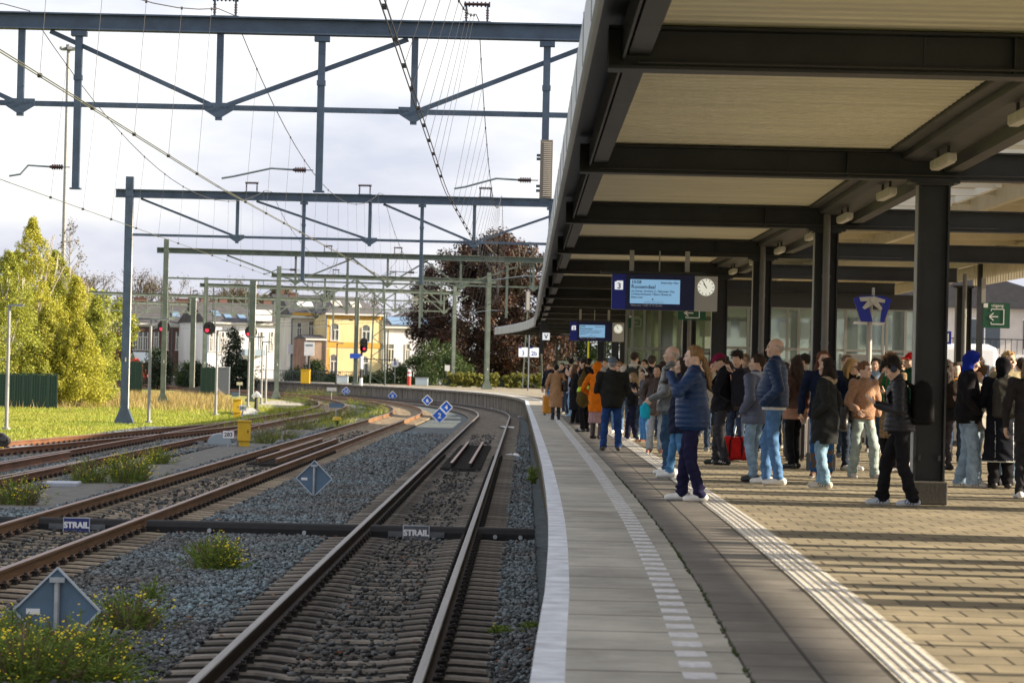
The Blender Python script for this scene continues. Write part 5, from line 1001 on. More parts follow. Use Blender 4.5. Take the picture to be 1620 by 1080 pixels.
# concrete path patch and grasses
a = G(425, 640, -1.02); struct(link('concrete_pad', [(a[0]-.6, a[1]-12, -1.02), (a[0]+2.4, a[1]-12, -1.02), (a[0]+1.4, a[1]+22, -1.02), (a[0]-1.6, a[1]+22, -1.02)], [(0, 1, 2, 3)], pale_m))
def blades(n, xy, h0, h1, wd, name, m, lab, z0=-1.06):
    x, y = xy(n); n = len(x); h = RNG.uniform(h0, h1, n); a = RNG.uniform(0, 6.28, n); l = h*RNG.uniform(.1, .6, n); b = RNG.uniform(0, 6.28, n); w2 = wd/2
    V = np.stack([np.stack([x-w2*np.cos(a), y-w2*np.sin(a), np.full(n, z0)], 1), np.stack([x+w2*np.cos(a), y+w2*np.sin(a), np.full(n, z0)], 1), np.stack([x+l*np.cos(b), y+l*np.sin(b), z0+h], 1)], 1)
    stuff(link(name, V.reshape(-1, 3), np.arange(n*3, dtype=np.int32).reshape(-1, 3), m), lab, 'grass')
bl_g = leafmat('grass_blade', (.22, .29, .025), .5, (.33, .33, .05), .22); bl_d = leafmat('dry_grass_blade', (.33, .25, .09), .4)
def lawn(n):
    y = RNG.uniform(62, 175, n); x = RNG.uniform(-.21*175, -9, n); off = x+1.0; k = (x > -.21*y-2) & (x < np.array([O4(float(q))-2.2 for q in y])); return x[k], y[k]
blades(320000, lawn, .04, .10, .035, 'lawn_grass', bl_g, 'short sunlit yellow green grass left of the tracks')
def dry(n):
    y = RNG.uniform(135, 215, n); x = RNG.uniform(-36, -11, n); k = (x > -.19*y) & (x < -14-(y-150)*.12) & (RNG.random(n) < np.clip((y-140)/30, .02, 1)*(.35+.65*(np.sin(x*1.3)*np.sin(y*.35) > -.2))); return x[k], y[k]
blades(45000, dry, .2, .62, .04, 'tall_dry_grass', bl_d, 'tall dry tan grass before the fences')
def verge(n):
    y = RNG.uniform(100, 200, n); x = RNG.uniform(-14, -5.5, n); o = np.array([O3(float(q)) for q in y]); k = ((x > o-2.6) & (x < o-1.1) | ((x > o+1.15) & (x < o+2.3) & (np.sin(y*.21+2) > .1))) & (y < 150); return x[k], y[k]
blades(14000, verge, .1, .45, .03, 'track_verge_grass', bl_g, 'patchy weeds growing along the grass side track', -.98)
# ================================================================== yellow flowered weeds
wd_g = leafmat('weed_leaf', (.15, .21, .035), .5); wd_b = leafmat('dry_weed', (.16, .12, .06), .4); fl_y = leafmat('yellow_flower', (.80, .62, .008), .25); wd_b2 = leafmat('green_grass_tuft', (.11, .17, .02), .4)
def weed(x, y, rx, ry, h, nst, nfl, lab, flat=0, dryf=.2, fl_side=0.0, zb=ZB):
    t = thing('ragwort', lab, 'weed', (x, y, zb), 0, 'yellow flowered weeds between the tracks'); V = []; F = []; dV = []; dF = []; fl = []
    def tri(a, b_, c, VV, FF): i = len(VV); VV += [a, b_, c]; FF.append((i, i+1, i+2))
    for k in range(nst):
        a = rnd.uniform(0, 6.28); q = math.sqrt(rnd.random()); q *= 1.75 if rnd.random() < .14 else 1; bx_, by_ = rx*q*math.cos(a)*.6, ry*q*math.sin(a)*.6; hh = h*rnd.uniform(.35, 1.12)*max(.3, 1-.35*q); tx, ty = bx_*1.7+rnd.gauss(0, .05), by_*1.7+rnd.gauss(0, .05); pts = [(bx_+(tx-bx_)*f*f, by_+(ty-by_)*f*f, hh*f) for f in (0, .35, .7, 1)]; w_ = .006; VV, FF = (dV, dF) if rnd.random() < dryf else (V, F)
        for i in range(3):
            p, n_ = pts[i], pts[i+1]; j = len(VV); VV += [(p[0]-w_, p[1], p[2]), (p[0]+w_, p[1], p[2]), (n_[0]+w_*.6, n_[1], n_[2]), (n_[0]-w_*.6, n_[1], n_[2])]; FF.append((j, j+1, j+2, j+3))
        for i in range(9):
            f = rnd.uniform(.05, .95); b_ = int(f*2.99); g = f*3-b_; p = tuple(pts[b_][c]*(1-g)+pts[b_+1][c]*g for c in range(3)); an = rnd.uniform(0, 6.28); ll = rnd.uniform(.04, .10)*(1.2-f*.6); e = (p[0]+ll*math.cos(an), p[1]+ll*math.sin(an), p[2]+rnd.uniform(-.01, .05)); tri((p[0], p[1], p[2]-.008), (p[0]+.004, p[1], p[2]+.008), e, VV, FF)
        if rnd.random() < nfl and tx*fl_side >= -.05*abs(fl_side):
            for i in range(rnd.randint(2, 6)): fl.append((tx+rnd.gauss(0, .04), ty+rnd.gauss(0, .04), hh+rnd.gauss(0, .025)))
    link('foliage', V, F, wd_g, t)
    if dV: link('dry_stems', dV, dF, wd_b, t)
    if fl:
        m = MB()
        for c in fl:
            r = rnd.uniform(.007, .014); n = 6; ax = Vector((rnd.gauss(0, .4), rnd.gauss(-.35, .4), 1)).to_track_quat('Z', 'Y'); m.add([tuple(Vector(c)+ax @ Vector((r*math.cos(6.28*i/n), r*math.sin(6.28*i/n), .003*(i % 2)))) for i in range(n)], [tuple(range(n))])
        m.build('blossoms', fl_y, t)
    return t
def wp(u, v): c = G(u, v, ZB); return c[0], c[1]
for u, v, rx, h, ns, nf, lab, kw in (
    (40, 1085, .50, .52, 250, .36, 'largest yellow flowered weed at the bottom left corner', {}), (120, 1060, .50, .46, 210, .30, 'yellow flowered weed in front of the nearest diamond sign', {}), (200, 1000, .40, .40, 130, .34, 'looser yellow weed to the right of the nearest diamond sign', dict(dryf=.35)), (150, 1085, .35, .25, 150, .06, 'low green tuft under the nearest weeds', dict(dryf=.1)),
    (340, 905, .34, .48, 210, .36, 'round weed with yellow flowers on its right side just below the rubber beam', dict(fl_side=1.0)), (205, 765, .55, .70, 230, .55, 'bushy yellow weed on the sandy strip', {}), (140, 765, .5, .55, 170, .12, 'greener weed left of the bushy yellow one', dict(dryf=.35)), (25, 800, .5, .55, 170, .45, 'yellow weed at the left edge above the rubber beam', dict(dryf=.4)), (250, 735, .4, .5, 110, .55, 'smaller yellow weed right of the bushy one', {}),
    (440, 695, .9, .5, 150, .05, 'dry greenish weed right of the yellow cabinet', dict(dryf=.5)), (415, 702, .6, .5, 120, .04, 'dry weed touching the yellow cabinet', dict(dryf=.5)), (475, 680, .9, .6, 150, .06, 'dry weed along the sandy strip', dict(dryf=.5)), (530, 668, 1.0, .7, 160, .25, 'weed around the yellow topped marker', dict(dryf=.3)), (565, 662, 1.0, .7, 150, .4, 'greenish yellow weed at the inside of the bend', dict(dryf=.2)), (585, 650, 1.1, .6, 150, .35, 'farther yellow weed at the inside of the bend', dict(dryf=.2)), (470, 637, 1.3, .7, 150, .4, 'yellow weed before the bend of the far rails', {}), (512, 629, 1.6, .8, 150, .5, 'far yellow weed under the platform wall', {}), (478, 627, 1.6, .8, 150, .5, 'farthest yellow weed under the platform wall', {}), (590, 629, 1.4, .6, 120, .5, 'yellow weed behind the blue diamond signs', {}), (560, 640, 1.2, .5, 120, .3, 'low weed between far rails', {}), (500, 642, 1.2, .5, 130, .15, 'low dry weed beside the pale grey sign', dict(dryf=.5)), (450, 660, 1.0, .6, 130, .08, 'dry tan weed in front of the inner rail', dict(dryf=.6)), (845, 1000, .12, .12, 40, .0, 'small green tuft at the foot of the platform wall', dict(dryf=.0)), (795, 1005, .10, .10, 40, .03, 'tiny green tuft beside the sleeper ends', dict(dryf=.0)), (843, 765, .12, .5, 60, 0, 'dark green weed hanging at the platform wall', dict(dryf=.1)), (240, 955, .10, .42, 22, 0, 'single upright green weed stalk on the stones', dict(dryf=0)), (10, 1040, .3, .45, 100, .5, 'yellow weed cut by the left picture edge', {})):
    x, y = wp(u, v); weed(x, y, rx, rx*.9, h, ns, nf, lab, **kw)
# fallen leaves and scraps
m = MB()
for k in range(90):
    u, v = rnd.uniform(150, 850), rnd.uniform(700, 1060); c = G(u, v, ZB+.06); 
    if c[0] > .3: continue
    r = rnd.uniform(.025, .05); a = rnd.uniform(0, 6.28); m.add([(c[0]+r*math.cos(a), c[1]+r*math.sin(a), c[2]), (c[0]-r*.5*math.sin(a), c[1]+r*.5*math.cos(a), c[2]+.02), (c[0]-r*math.cos(a), c[1]-r*math.sin(a), c[2]+.01), (c[0]+r*.5*math.sin(a), c[1]-r*.5*math.cos(a), c[2]+.015)], [(0, 1, 2, 3)])
stuff(m.build('fallen_leaves', leafmat('fallen_leaf', (.32, .12, .03), .4)), 'scattered brown autumn leaves on the stones', 'leaves')
for i, (u, v, sx, lab) in enumerate(((776, 647, .5, 'white paper scrap by the bend of the near rail'), (791, 678, .45, 'crumpled white paper between the near rails'), (805, 722, .35, 'pale plastic scrap beside the right rail'), (850, 700, .2, 'small white scrap under the platform wall'), (822, 660, .4, 'white litter near the platform wall bend'))):
    c = G(u, v, ZB+.04); m = MB(); g = [(rnd.uniform(-.5, .5)*sx+ix*sx*.4, rnd.uniform(-.1, .1)+iy*sx*.4, rnd.uniform(0, .1)) for ix in range(3) for iy in range(3)]; m.add(g, [(0, 1, 4, 3), (1, 2, 5, 4), (3, 4, 7, 6), (4, 5, 8, 7)]); o = m.build('paper_scrap', white_p); o.location = c; tag(o, lab, 'litter')
# ================================================================== people: bodies and clothes grown from signed distance fields
class Field:
    """smooth union of tapered capsules and ellipsoids on a local grid, turned into one closed surface"""
    def __init__(s, h=.012): s.h = h; s.pr = []; s.cut = []; s.mod = None
    def cap(s, a, b, r0, r1=None, k=.025, sq=1.0): s.pr.append(('c', np.array(a, float), np.array(b, float), r0, r0 if r1 is None else r1, k, sq)); return s
    def ell(s, c, r, k=.02, rot=None): s.pr.append(('e', np.array(c, float), np.array(r if hasattr(r, '__len__') else (r, r, r), float), rot, 0, k, 1)); return s
    def rbox(s, c, hf, r, k=.01, rot=None): s.pr.append(('b', np.array(c, float), np.array(hf, float), rot, r, k, 1)); return s
    def sub(s, fn): s.cut.append(fn); return s
    def bounds(s):
        lo = np.full(3, 1e9); hi = -lo
        for p in s.pr:
            if p[0] == 'c': r = max(p[3], p[4]); a, b = np.minimum(p[1], p[2])-r, np.maximum(p[1], p[2])+r
            elif p[0] == 'e': r = p[2] if p[3] is None else np.full(3, p[2].max()); a, b = p[1]-r, p[1]+r
            else: r = p[2]+p[4] if p[3] is None else np.full(3, np.linalg.norm(p[2])+p[4]); a, b = p[1]-r, p[1]+r
            lo = np.minimum(lo, a); hi = np.maximum(hi, b)
        return lo-.03, hi+.03
    def mesh(s):
        h = s.h; lo, hi = s.bounds(); n = np.ceil((hi-lo)/h).astype(int)+2; ax = [lo[i]+h*np.arange(n[i]) for i in range(3)]; D_ = np.full(tuple(n), 1.0, np.float32)
        for p in s.pr:
            k = p[5]
            if p[0] == 'c': r = max(p[3], p[4]); a, b = np.minimum(p[1], p[2])-r, np.maximum(p[1], p[2])+r
            elif p[0] == 'e': r = p[2] if p[3] is None else np.full(3, p[2].max()); a, b = p[1]-r, p[1]+r
            else: r = np.full(3, np.linalg.norm(p[2])+p[4]); a, b = p[1]-r, p[1]+r
            pad = k+.03; i0 = np.maximum(0, ((a-pad-lo)/h).astype(int)); i1 = np.minimum(n, ((b+pad-lo)/h).astype(int)+2); sl = tuple(slice(i0[i], i1[i]) for i in range(3))
            X, Y, Z = np.meshgrid(ax[0][sl[0]], ax[1][sl[1]], ax[2][sl[2]], indexing='ij', sparse=True)
            if p[0] == 'c':
                d = p[2]-p[1]; L2 = max(1e-9, d@d); t = np.clip(((X-p[1][0])*d[0]+(Y-p[1][1])*d[1]+(Z-p[1][2])*d[2])/L2, 0, 1); q = p[6]
                v = np.sqrt((X-p[1][0]-t*d[0])**2+((Y-p[1][1]-t*d[1])*q)**2+(Z-p[1][2]-t*d[2])**2)-(p[3]+(p[4]-p[3])*t)
            else:
                x, y, z = X-p[1][0], Y-p[1][1], Z-p[1][2]
                if p[3] is not None: M = p[3]; x, y, z = M[0][0]*x+M[1][0]*y+M[2][0]*z, M[0][1]*x+M[1][1]*y+M[2][1]*z, M[0][2]*x+M[1][2]*y+M[2][2]*z
                if p[0] == 'e': r = p[2]; k0 = np.sqrt((x/r[0])**2+(y/r[1])**2+(z/r[2])**2); k1 = np.sqrt((x/r[0]**2)**2+(y/r[1]**2)**2+(z/r[2]**2)**2)+1e-6; v = k0*(k0-1)/k1
                else: qx, qy, qz = np.abs(x)-p[2][0], np.abs(y)-p[2][1], np.abs(z)-p[2][2]; v = np.sqrt(np.maximum(qx, 0)**2+np.maximum(qy, 0)**2+np.maximum(qz, 0)**2)+np.minimum(np.maximum(np.maximum(qx, qy), qz), 0)-p[4]
            o = D_[sl]; hh = np.maximum(k-np.abs(o-v), 0)/k; D_[sl] = np.minimum(o, v)-hh*hh*k*.25
        X, Y, Z = np.meshgrid(*ax, indexing='ij', sparse=True)
        if s.mod: D_ = D_+s.mod(X, Y, Z).astype(np.float32)
        for fn in s.cut: D_ = np.maximum(D_, fn(X, Y, Z).astype(np.float32))
        D_[0] = D_[-1] = 1; D_[:, 0] = D_[:, -1] = 1; D_[:, :, 0] = D_[:, :, -1] = 1
        return nets(D_, lo, h)
def nets(D_, lo, h):
    S = D_ < 0; n = D_.shape; C = [S[i:n[0]-1+i, j:n[1]-1+j, k:n[2]-1+k] for i in (0, 1) for j in (0, 1) for k in (0, 1)]; su = sum(c.astype(np.int8) for c in C); act = (su > 0) & (su < 8)
    idx = np.full(act.shape, -1, np.int64); I = np.argwhere(act); idx[act] = np.arange(len(I)); acc = np.zeros((len(I), 3)); cnt = np.zeros(len(I))
    for a in range(3):
        for b in (0, 1):
            for c in (0, 1):
                o0 = [0, 0, 0]; o1 = [0, 0, 0]; oth = [x for x in range(3) if x != a]; o0[oth[0]] = o1[oth[0]] = b; o0[oth[1]] = o1[oth[1]] = c; o1[a] = 1
                v0 = D_[I[:, 0]+o0[0], I[:, 1]+o0[1], I[:, 2]+o0[2]]; v1 = D_[I[:, 0]+o1[0], I[:, 1]+o1[1], I[:, 2]+o1[2]]; m = (v0 < 0) != (v1 < 0); t = np.where(m, v0/np.where(m, v0-v1, 1), 0); p = np.zeros((len(I), 3)); p += np.array(o0); p[:, a] = t; acc += p*m[:, None]; cnt += m
    V = lo+(I+acc/cnt[:, None])*h; Q = []
    for a in range(3):
        o = [x for x in range(3) if x != a]; sl0 = [slice(None)]*3; sl1 = [slice(None)]*3; sl0[a] = slice(0, n[a]-1); sl1[a] = slice(1, n[a]); A, B = S[tuple(sl0)], S[tuple(sl1)]; ed = np.argwhere(A != B); ed = ed[(ed[:, o[0]] > 0) & (ed[:, o[1]] > 0) & (ed[:, o[0]] < n[o[0]]-1) & (ed[:, o[1]] < n[o[1]]-1)]
        if not len(ed): continue
        flip = A[ed[:, 0], ed[:, 1], ed[:, 2]]; q = []
        for (b, c) in ((-1, -1), (0, -1), (0, 0), (-1, 0)): e = ed.copy(); e[:, o[0]] += b; e[:, o[1]] += c; q.append(idx[e[:, 0], e[:, 1], e[:, 2]])
        q = np.stack(q, 1); fl = flip if a != 1 else ~flip; q = np.where(fl[:, None], q, q[:, ::-1]); Q.append(q)
    return V.astype(np.float32), np.concatenate(Q).astype(np.int32)
skins = [(.60, .39, .29), (.50, .31, .22), (.66, .45, .35)]
def cloth(c, kind='cloth'):
    nm = kind+'_%02x%02x%02x' % tuple(int(255*min(1, x)) for x in c)
    if kind == 'denim': return mat(nm, c, .85, var=.30, vscale=9, bump=.35, bscale=26, spec=.15)
    if kind == 'puffer': return mat(nm, c, .42, var=.15, vscale=7, bump=.25, bscale=22, spec=.25)
    if kind == 'leather': return mat(nm, c, .40, var=.3, vscale=10, bump=.35, bscale=28)
    if kind == 'teddy': return mat(nm, c, .95, var=.28, vscale=40, bump=1.0, bscale=75, sheen=.3)
    if kind == 'shoe': return mat(nm, c, .55, var=.1, vscale=12)
    if kind == 'hair': return mat(nm, c, .55, var=.45, vscale=22, bump=.7, bscale=55, stretch=(3, 3, .5), spec=.25)
    if kind == 'leopard': return mat(nm, c, .9, col2=(.30, .20, .10), vscale=34, bump=.2)
    return mat(nm, c, .9, var=.2, vscale=8, bump=.35, bscale=20, spec=.12)
skm = [mat('skin_%d' % i, c, .55, var=.08, vscale=14, bump=.08, bscale=40) for i, c in enumerate(skins)]
eye_m = mat('eye_dark', (.03, .022, .02), .25); lip_m = mat('lip', (.40, .14, .12), .5); nail_m = mat('sole_rubber_white', (.66, .66, .64), .6); sole_d = mat('sole_rubber_dark', (.03, .03, .03), .6); brow_m = mat('brow_dark', (.09, .055, .04), .8)
def V3(*a): return np.array(a, float)
def rotz(a): c, s = math.cos(a), math.sin(a); return np.array([[c, -s, 0], [s, c, 0], [0, 0, 1.0]])
def rotx(a): c, s = math.cos(a), math.sin(a); return np.array([[1.0, 0, 0], [0, c, -s], [0, s, c]])
def hand_mesh(wr, dirv, palm_n, side, curl=.5, sc=1.0):
    """five separate fingers with knuckle bends on a palm; wr wrist, dirv direction of the hand, palm_n palm normal"""
    d = np.array(dirv, float); d /= np.linalg.norm(d); nn = np.array(palm_n, float); nn -= d*(nn@d); nn /= np.linalg.norm(nn); sd_ = np.cross(d, nn)*side
    f = Field(.0058*sc)
    def W(a, b, c): return np.array(wr)+(d*a+sd_*b+nn*c)*sc
    f.cap(W(-.03, 0, 0), W(.015, 0, 0), .024*sc, .026*sc, .012); f.cap(W(.03, -.026, 0), W(.082, -.030, 0), .0145*sc, .0125*sc, .014); f.cap(W(.03, -.004, 0), W(.088, -.008, 0), .0155*sc, .0125*sc, .014); f.cap(W(.03, .018, 0), W(.086, .015, 0), .0155*sc, .0125*sc, .014); f.cap(W(.03, .03, 0), W(.080, .034, 0), .0135*sc, .0115*sc, .014)
    for j, (b0_, b1_, ln, r) in enumerate(((-.030, -.038, .062, .0078), (-.009, -.012, .076, .0084), (.014, .015, .080, .0086), (.034, .040, .072, .0084))):
        p = W(.084, b0_, 0); an = curl*(.35+.08*(3-j)); q = [p]; L3 = (.44*ln, .32*ln, .26*ln)
        for i in range(3):
            an2 = an*(1+i*.9); b = b0_+(b1_-b0_)*(i+1)/3; prev = q[-1]; q.append(prev+(d*math.cos(an2)+nn*math.sin(an2)+sd_*(b1_-b0_)*4)*L3[i]*sc)
        for i in range(3): f.cap(q[i], q[i+1], r*sc*(1-.09*i), r*sc*(1-.09*(i+1)), .004)
    t0 = W(.022, .030, .004); t1 = W(.052, .058, .012+.02*curl); t2 = W(.080, .064, .018+.045*curl); f.cap(t0, t1, .0135*sc, .0105*sc, .010); f.cap(t1, t2, .0102*sc, .0088*sc, .004)
    return f.mesh()
POSE = {   # elbow, wrist for the right side in a 1.75 m body (mirror for the left); hand direction, palm normal
    'down': ((.265, -.03, 1.145), (.285, .03, .895), (.02, .12, -1), (-1, .1, 0)),
    'pocket': ((.300, -.10, 1.15), (.215, .07, .985), None, None),
    'backpocket': ((.31, -.14, 1.14), (.18, -.02, .98), None, None),
    'phone': ((.255, .02, 1.13), (.085, .25, 1.19), (-.55, .65, .35), (-.3, -.3, 1)),
    'phone_high': ((.26, .08, 1.16), (.10, .29, 1.30), (-.45, .5, .65), (-.6, -.6, .3)),
    'raise': ((.275, .16, 1.235), (.13, .25, 1.435), (-.75, .1, .35), (0, -.7, -.6)),
    'cross': ((.26, .04, 1.14), (.06, .20, 1.10), (-1, .05, .05), (0, -1, 0)),
    'strap': ((.27, .03, 1.16), (.15, .15, 1.34), (-.25, -.1, .95), (-.6, -.8, 0)),
    'hold': ((.27, -.01, 1.13), (.23, .19, 1.02), (-.1, .7, -.5), (-1, .2, -.2)),
    'carry': ((.275, -.02, 1.145), (.30, .02, .89), (.0, .05, -1), (-1, .1, 0)),
}
def person(label, u, v, top=None, yaw=0, H=None, sex='m', build=1.0, top_c=(.02, .025, .05), topk='cloth', hem=.90, legs_c=(.12, .2, .35), legk='denim', legw=1.0, shoe_c=(.7, .7, .7), sole='w', hair_c=(.05, .03, .02), hair='short', skin=0, arms=('pocket', 'pocket'), head=(0, 0), stance=.0, spread=.0, hood=None, extra=None, puff=0, lod=1.0, skirt=None, boots=None, collar=True, xy=None, lean=0.0, flare=0.0, weight=0.0, visible_legs=True, scarf=None, fur=None, group='people waiting on the platform', inner=None, cap_c=None, phones=None, hemz=None):
    g = G(u, v, 0) if xy is None else (xy[0], xy[1], 0)
    if H is None: H = D(u, top, g[1])[2]*1.0
    sc = H/1.75; t = thing('person', label, 'person', (g[0], g[1], 0), R(yaw), group); h = (.0115 if g[1] < 46 else .0145 if g[1] < 65 else .019)*lod
    fr_ = build; sh = .185*fr_ if sex == 'm' else .165*fr_; hipx = .088 if sex == 'm' else .092
    S_ = lambda p: np.array(p, float)*sc
    hy, hp = R(head[0]), R(head[1]); neck = V3(0, .0+lean*.5, 1.50); ht = rnd.uniform(-.07, .07); Rh = rotz(hy)@rotx(-hp)@np.array([[math.cos(ht), 0, math.sin(ht)], [0, 1, 0], [-math.sin(ht), 0, math.cos(ht)]])       # head: yaw (left +), pitch (down +)
    HC = neck+np.array([0, .012, .005])
    def hd(p): return S_(HC+Rh@(np.array(p, float)-np.array([0, .012, 1.505])))
    ls = lambda z: lean*max(0, (z-.95))/.55      # forward lean of the upper body
    sway = rnd.uniform(-.03, .03); hx = lambda p: np.array(p, float)+np.array([sway, 0, 0])
    def up(p): p = np.array(p, float); p[1] += ls(p[2]); p[0] += sway*(1-.9*max(0, p[2]-.95)); return p
    neck[0] += sway*.5; HC[0] += sway*.5
    # legs: feet apart by spread, fore-aft by stance
    ank = {}; kn = {}; hp_ = {}
    for sx in (-1, 1):
        fy = stance*sx; hp_[sx] = V3(sx*hipx+sway, 0, .93); ank[sx] = V3(sx*(.095+spread), fy, .085); kn[sx] = V3(sx*(.095+spread*.55)+sway*.5, fy*.45+.035+(.03 if sx*sway < 0 else 0), .50)
    arm = {}
    for sx, nm in ((1, arms[0]), (-1, arms[1])):
        e, w_, hdv, pn = POSE[nm]; k = 1 if sex == 'm' else .96
        arm[sx] = (up((sx*sh, -.01, 1.425)), up((sx*e[0]*k*(.5+.5*fr_), e[1], e[2])), up((sx*w_[0]*k, w_[1]+weight*.5, w_[2])), hdv, pn)
    # ---- body: one continuous surface (head, neck, trunk, limbs)
    B = Field(h); Q = lambda *a: hd(a)
    B.ell(Q(0, -.012, 1.652), S_((.074, .094, .094)), .03*sc, Rh); B.ell(Q(0, .030, 1.590), S_((.055, .062, .068)), .035*sc, Rh); B.ell(Q(0, .070, 1.548), S_((.026, .022, .02)), .025*sc, Rh)
    B.cap(Q(0, .096, 1.632), Q(0, .111, 1.607), .008*sc, .0115*sc, .012*sc); B.ell(Q(0, .083, 1.660), S_((.05, .014, .012)), .016*sc, Rh); B.ell(Q(0, .094, 1.572), S_((.022, .010, .010)), .010*sc, Rh)
    for sx in (-1, 1):
        B.ell(Q(sx*.077, -.010, 1.622), S_((.010, .020, .030)), .008*sc, Rh); B.ell(Q(sx*.042, .068, 1.605), S_((.024, .022, .024)), .02*sc, Rh)
    for sx in (-1, 1):
        ec = Q(sx*.033, .102, 1.640); B.sub((lambda ec, r: lambda X, Y, Z: r-np.sqrt((X-ec[0])**2+(Y-ec[1])**2+(Z-ec[2])**2))(ec, .0155*sc))
    B.cap(Q(0, -.008, 1.60), S_(up((0, -.012, 1.43))), .054*sc, .060*sc, .03*sc); B.cap(S_(up((-sh*.8, -.01, 1.405))), S_(up((sh*.8, -.01, 1.405))), .045*sc, None, .03*sc)
    B.cap(S_(up((0, 0, 1.31))), S_(hx((0, 0, 1.0))), .115*sc*fr_, .11*sc, .03*sc, 1.65)
    for sx in (-1, 1):
        a, e, w_, hdv, pn = arm[sx]; B.cap(S_(a), S_(e), .046*sc, .038*sc, .02*sc); B.cap(S_(e), S_(w_), .038*sc, .026*sc, .015*sc)
        B.cap(S_(hp_[sx]), S_(kn[sx]), .075*sc, .050*sc, .03*sc); B.cap(S_(kn[sx]), S_(ank[sx]), .05*sc, .036*sc, .02*sc); B.cap(S_(ank[sx]), S_(ank[sx]+V3(0, .08, -.04)), .034*sc, .03*sc, .02*sc)
    Vb, Fb = B.mesh(); cen = Vb[Fb].mean(1)/sc; loc = (cen-HC)@Rh+np.array([0, .012, 1.505]); mi = np.zeros(len(Fb), np.int32)
    for sx in (-1, 1):
        mi[(np.linalg.norm((loc-V3(sx*.033, .092, 1.640))/V3(.015, .02, .0085), axis=1) < 1)] = 1
        mi[(np.linalg.norm((loc-V3(sx*.034, .096, 1.662))/V3(.020, .02, .005), axis=1) < 1)] = 3
    mi[(np.linalg.norm((loc-V3(0, .10, 1.572))/V3(.023, .02, .0075), axis=1) < 1)] = 2
    Vs, Fs, Ms = [Vb], [Fb], [mi]; nv = len(Vb); hands = {}
    for sx in (1, -1):
        a, e, w_, hdv, pn = arm[sx]
        if hdv is None: continue
        dv = np.array((sx*hdv[0], hdv[1], hdv[2])); pv = np.array((sx*pn[0], pn[1], pn[2])); hv, hf = hand_mesh(S_(w_), dv, pv, sx, .75 if arms[0 if sx > 0 else 1] in ('phone', 'phone_high', 'hold', 'carry', 'raise', 'strap') else .45, sc*(1 if sex == 'm' else .92)*max(1, h/.0125))
        Vs.append(hv); Fs.append(hf+nv); Ms.append(np.zeros(len(hf), np.int32)); nv += len(hv); hands[sx] = S_(w_)+dv/np.linalg.norm(dv)*.09*sc
    link('body', np.concatenate(Vs), np.concatenate(Fs), [skm[skin], eye_m, lip_m, brow_m], t, True, np.concatenate(Ms))
    # ---- trousers or skirt
    lc = cloth(legs_c, legk); wob = lambda X, Y, Z: .009*np.sin(Z*31+X*9+Y*13)*np.sin(X*23-Y*19+Z*11)+.003*np.sin(Z*67+Y*41)
    if skirt:
        f = Field(h); f.cap(S_(hx((0, 0, .95))), S_(hx((0, .0, skirt))), .15*sc, .19*sc, .03*sc, 1.15); f.mod = lambda X, Y, Z: .010*np.sin(np.arctan2(Y, X)*11)*np.clip((1.0*sc-Z), 0, .5)*2; f.sub(lambda X, Y, Z: skirt*sc-Z); link('skirt', *f.mesh(), lc, t, True)
        f = Field(h); [f.cap(S_(kn[sx]), S_(ank[sx]), .056*sc, .043*sc, .015*sc) for sx in (-1, 1)]; link('tights', *f.mesh(), cloth((.02, .018, .018)), t, True)
    else:
        f = Field(h); f.ell(S_(hx((0, -.012, .955))), S_((.152*(.5+.5*fr_)+.01, .104, .12)), .03*sc)
        for sx in (-1, 1):
            wk, wa = .062+.02*(legw-1), .050+.034*(legw-1); f.cap(S_(hp_[sx]+V3(0, -.008, -.03)), S_(kn[sx]), .084*sc*(.6+.4*max(1, fr_)), wk*sc+.004, .022*sc); f.cap(S_(kn[sx]), S_(ank[sx]+V3(0, 0, -.015)), wk*sc+.004, wa*sc+.004, .012*sc)
            for q in range(2): f.ell(S_(ank[sx]+V3(0, .01, .025+.055*q)), S_((wa+.010-.002*q, wa+.012, .022)), .012*sc)
        f.mod = wob; f.sub(lambda X, Y, Z: .045*sc-Z); f.sub(lambda X, Y, Z: Z-(hem+.045)*sc); link('trousers', *f.mesh(), lc, t, True)
    if boots:
        f = Field(h)
        for sx in (-1, 1): f.cap(S_(ank[sx]+V3(0, 0, .0)), S_(kn[sx]*.75+ank[sx]*.25), .055*sc, .066*sc, .01*sc)
        f.sub(lambda X, Y, Z: Z-.40*sc); link('boot_shaft', *f.mesh(), cloth(boots, 'leather'), t, True)
    for sx in (-1, 1):
        f = Field(min(h, .0125)); a = ank[sx]; to = V3(a[0]+sx*.02, a[1]+.165, .036); f.cap(S_((a[0], a[1]-.045, .050)), S_((a[0], a[1]+.02, .060)), .047*sc, .048*sc, .02*sc); f.cap(S_((a[0], a[1]+.0, .055)), S_(to), .046*sc, .036*sc, .02*sc); f.sub(lambda X, Y, Z: -Z+.001)
        vv, ff = f.mesh(); cz = vv[ff].mean(1)[:, 2]/sc; m_ = (cz < .026).astype(np.int32); st_ = None; mats = [cloth(shoe_c if not boots else boots, 'shoe'), nail_m if sole == 'w' else sole_d]
        if extra and 'stripe' in extra:
            c_ = vv[ff].mean(1)/sc-a; sel = (np.abs(c_[:, 0]) > .030) & (((c_[:, 1]*1.0+c_[:, 2]*.6)*55 % 2) < .9) & (c_[:, 1] > -.01) & (c_[:, 1] < .10) & (cz > .03); m_[sel] = 2; mats.append(cloth(extra['stripe'], 'shoe'))
        link('shoe', vv, ff, mats, t, True, m_)
    # ---- jacket or coat with sleeves
    pd = .018 if topk in ('puffer', 'teddy') else .010; f = Field(h); hz = hem; ch = .155*fr_+pd if sex == 'm' else .142*fr_+pd
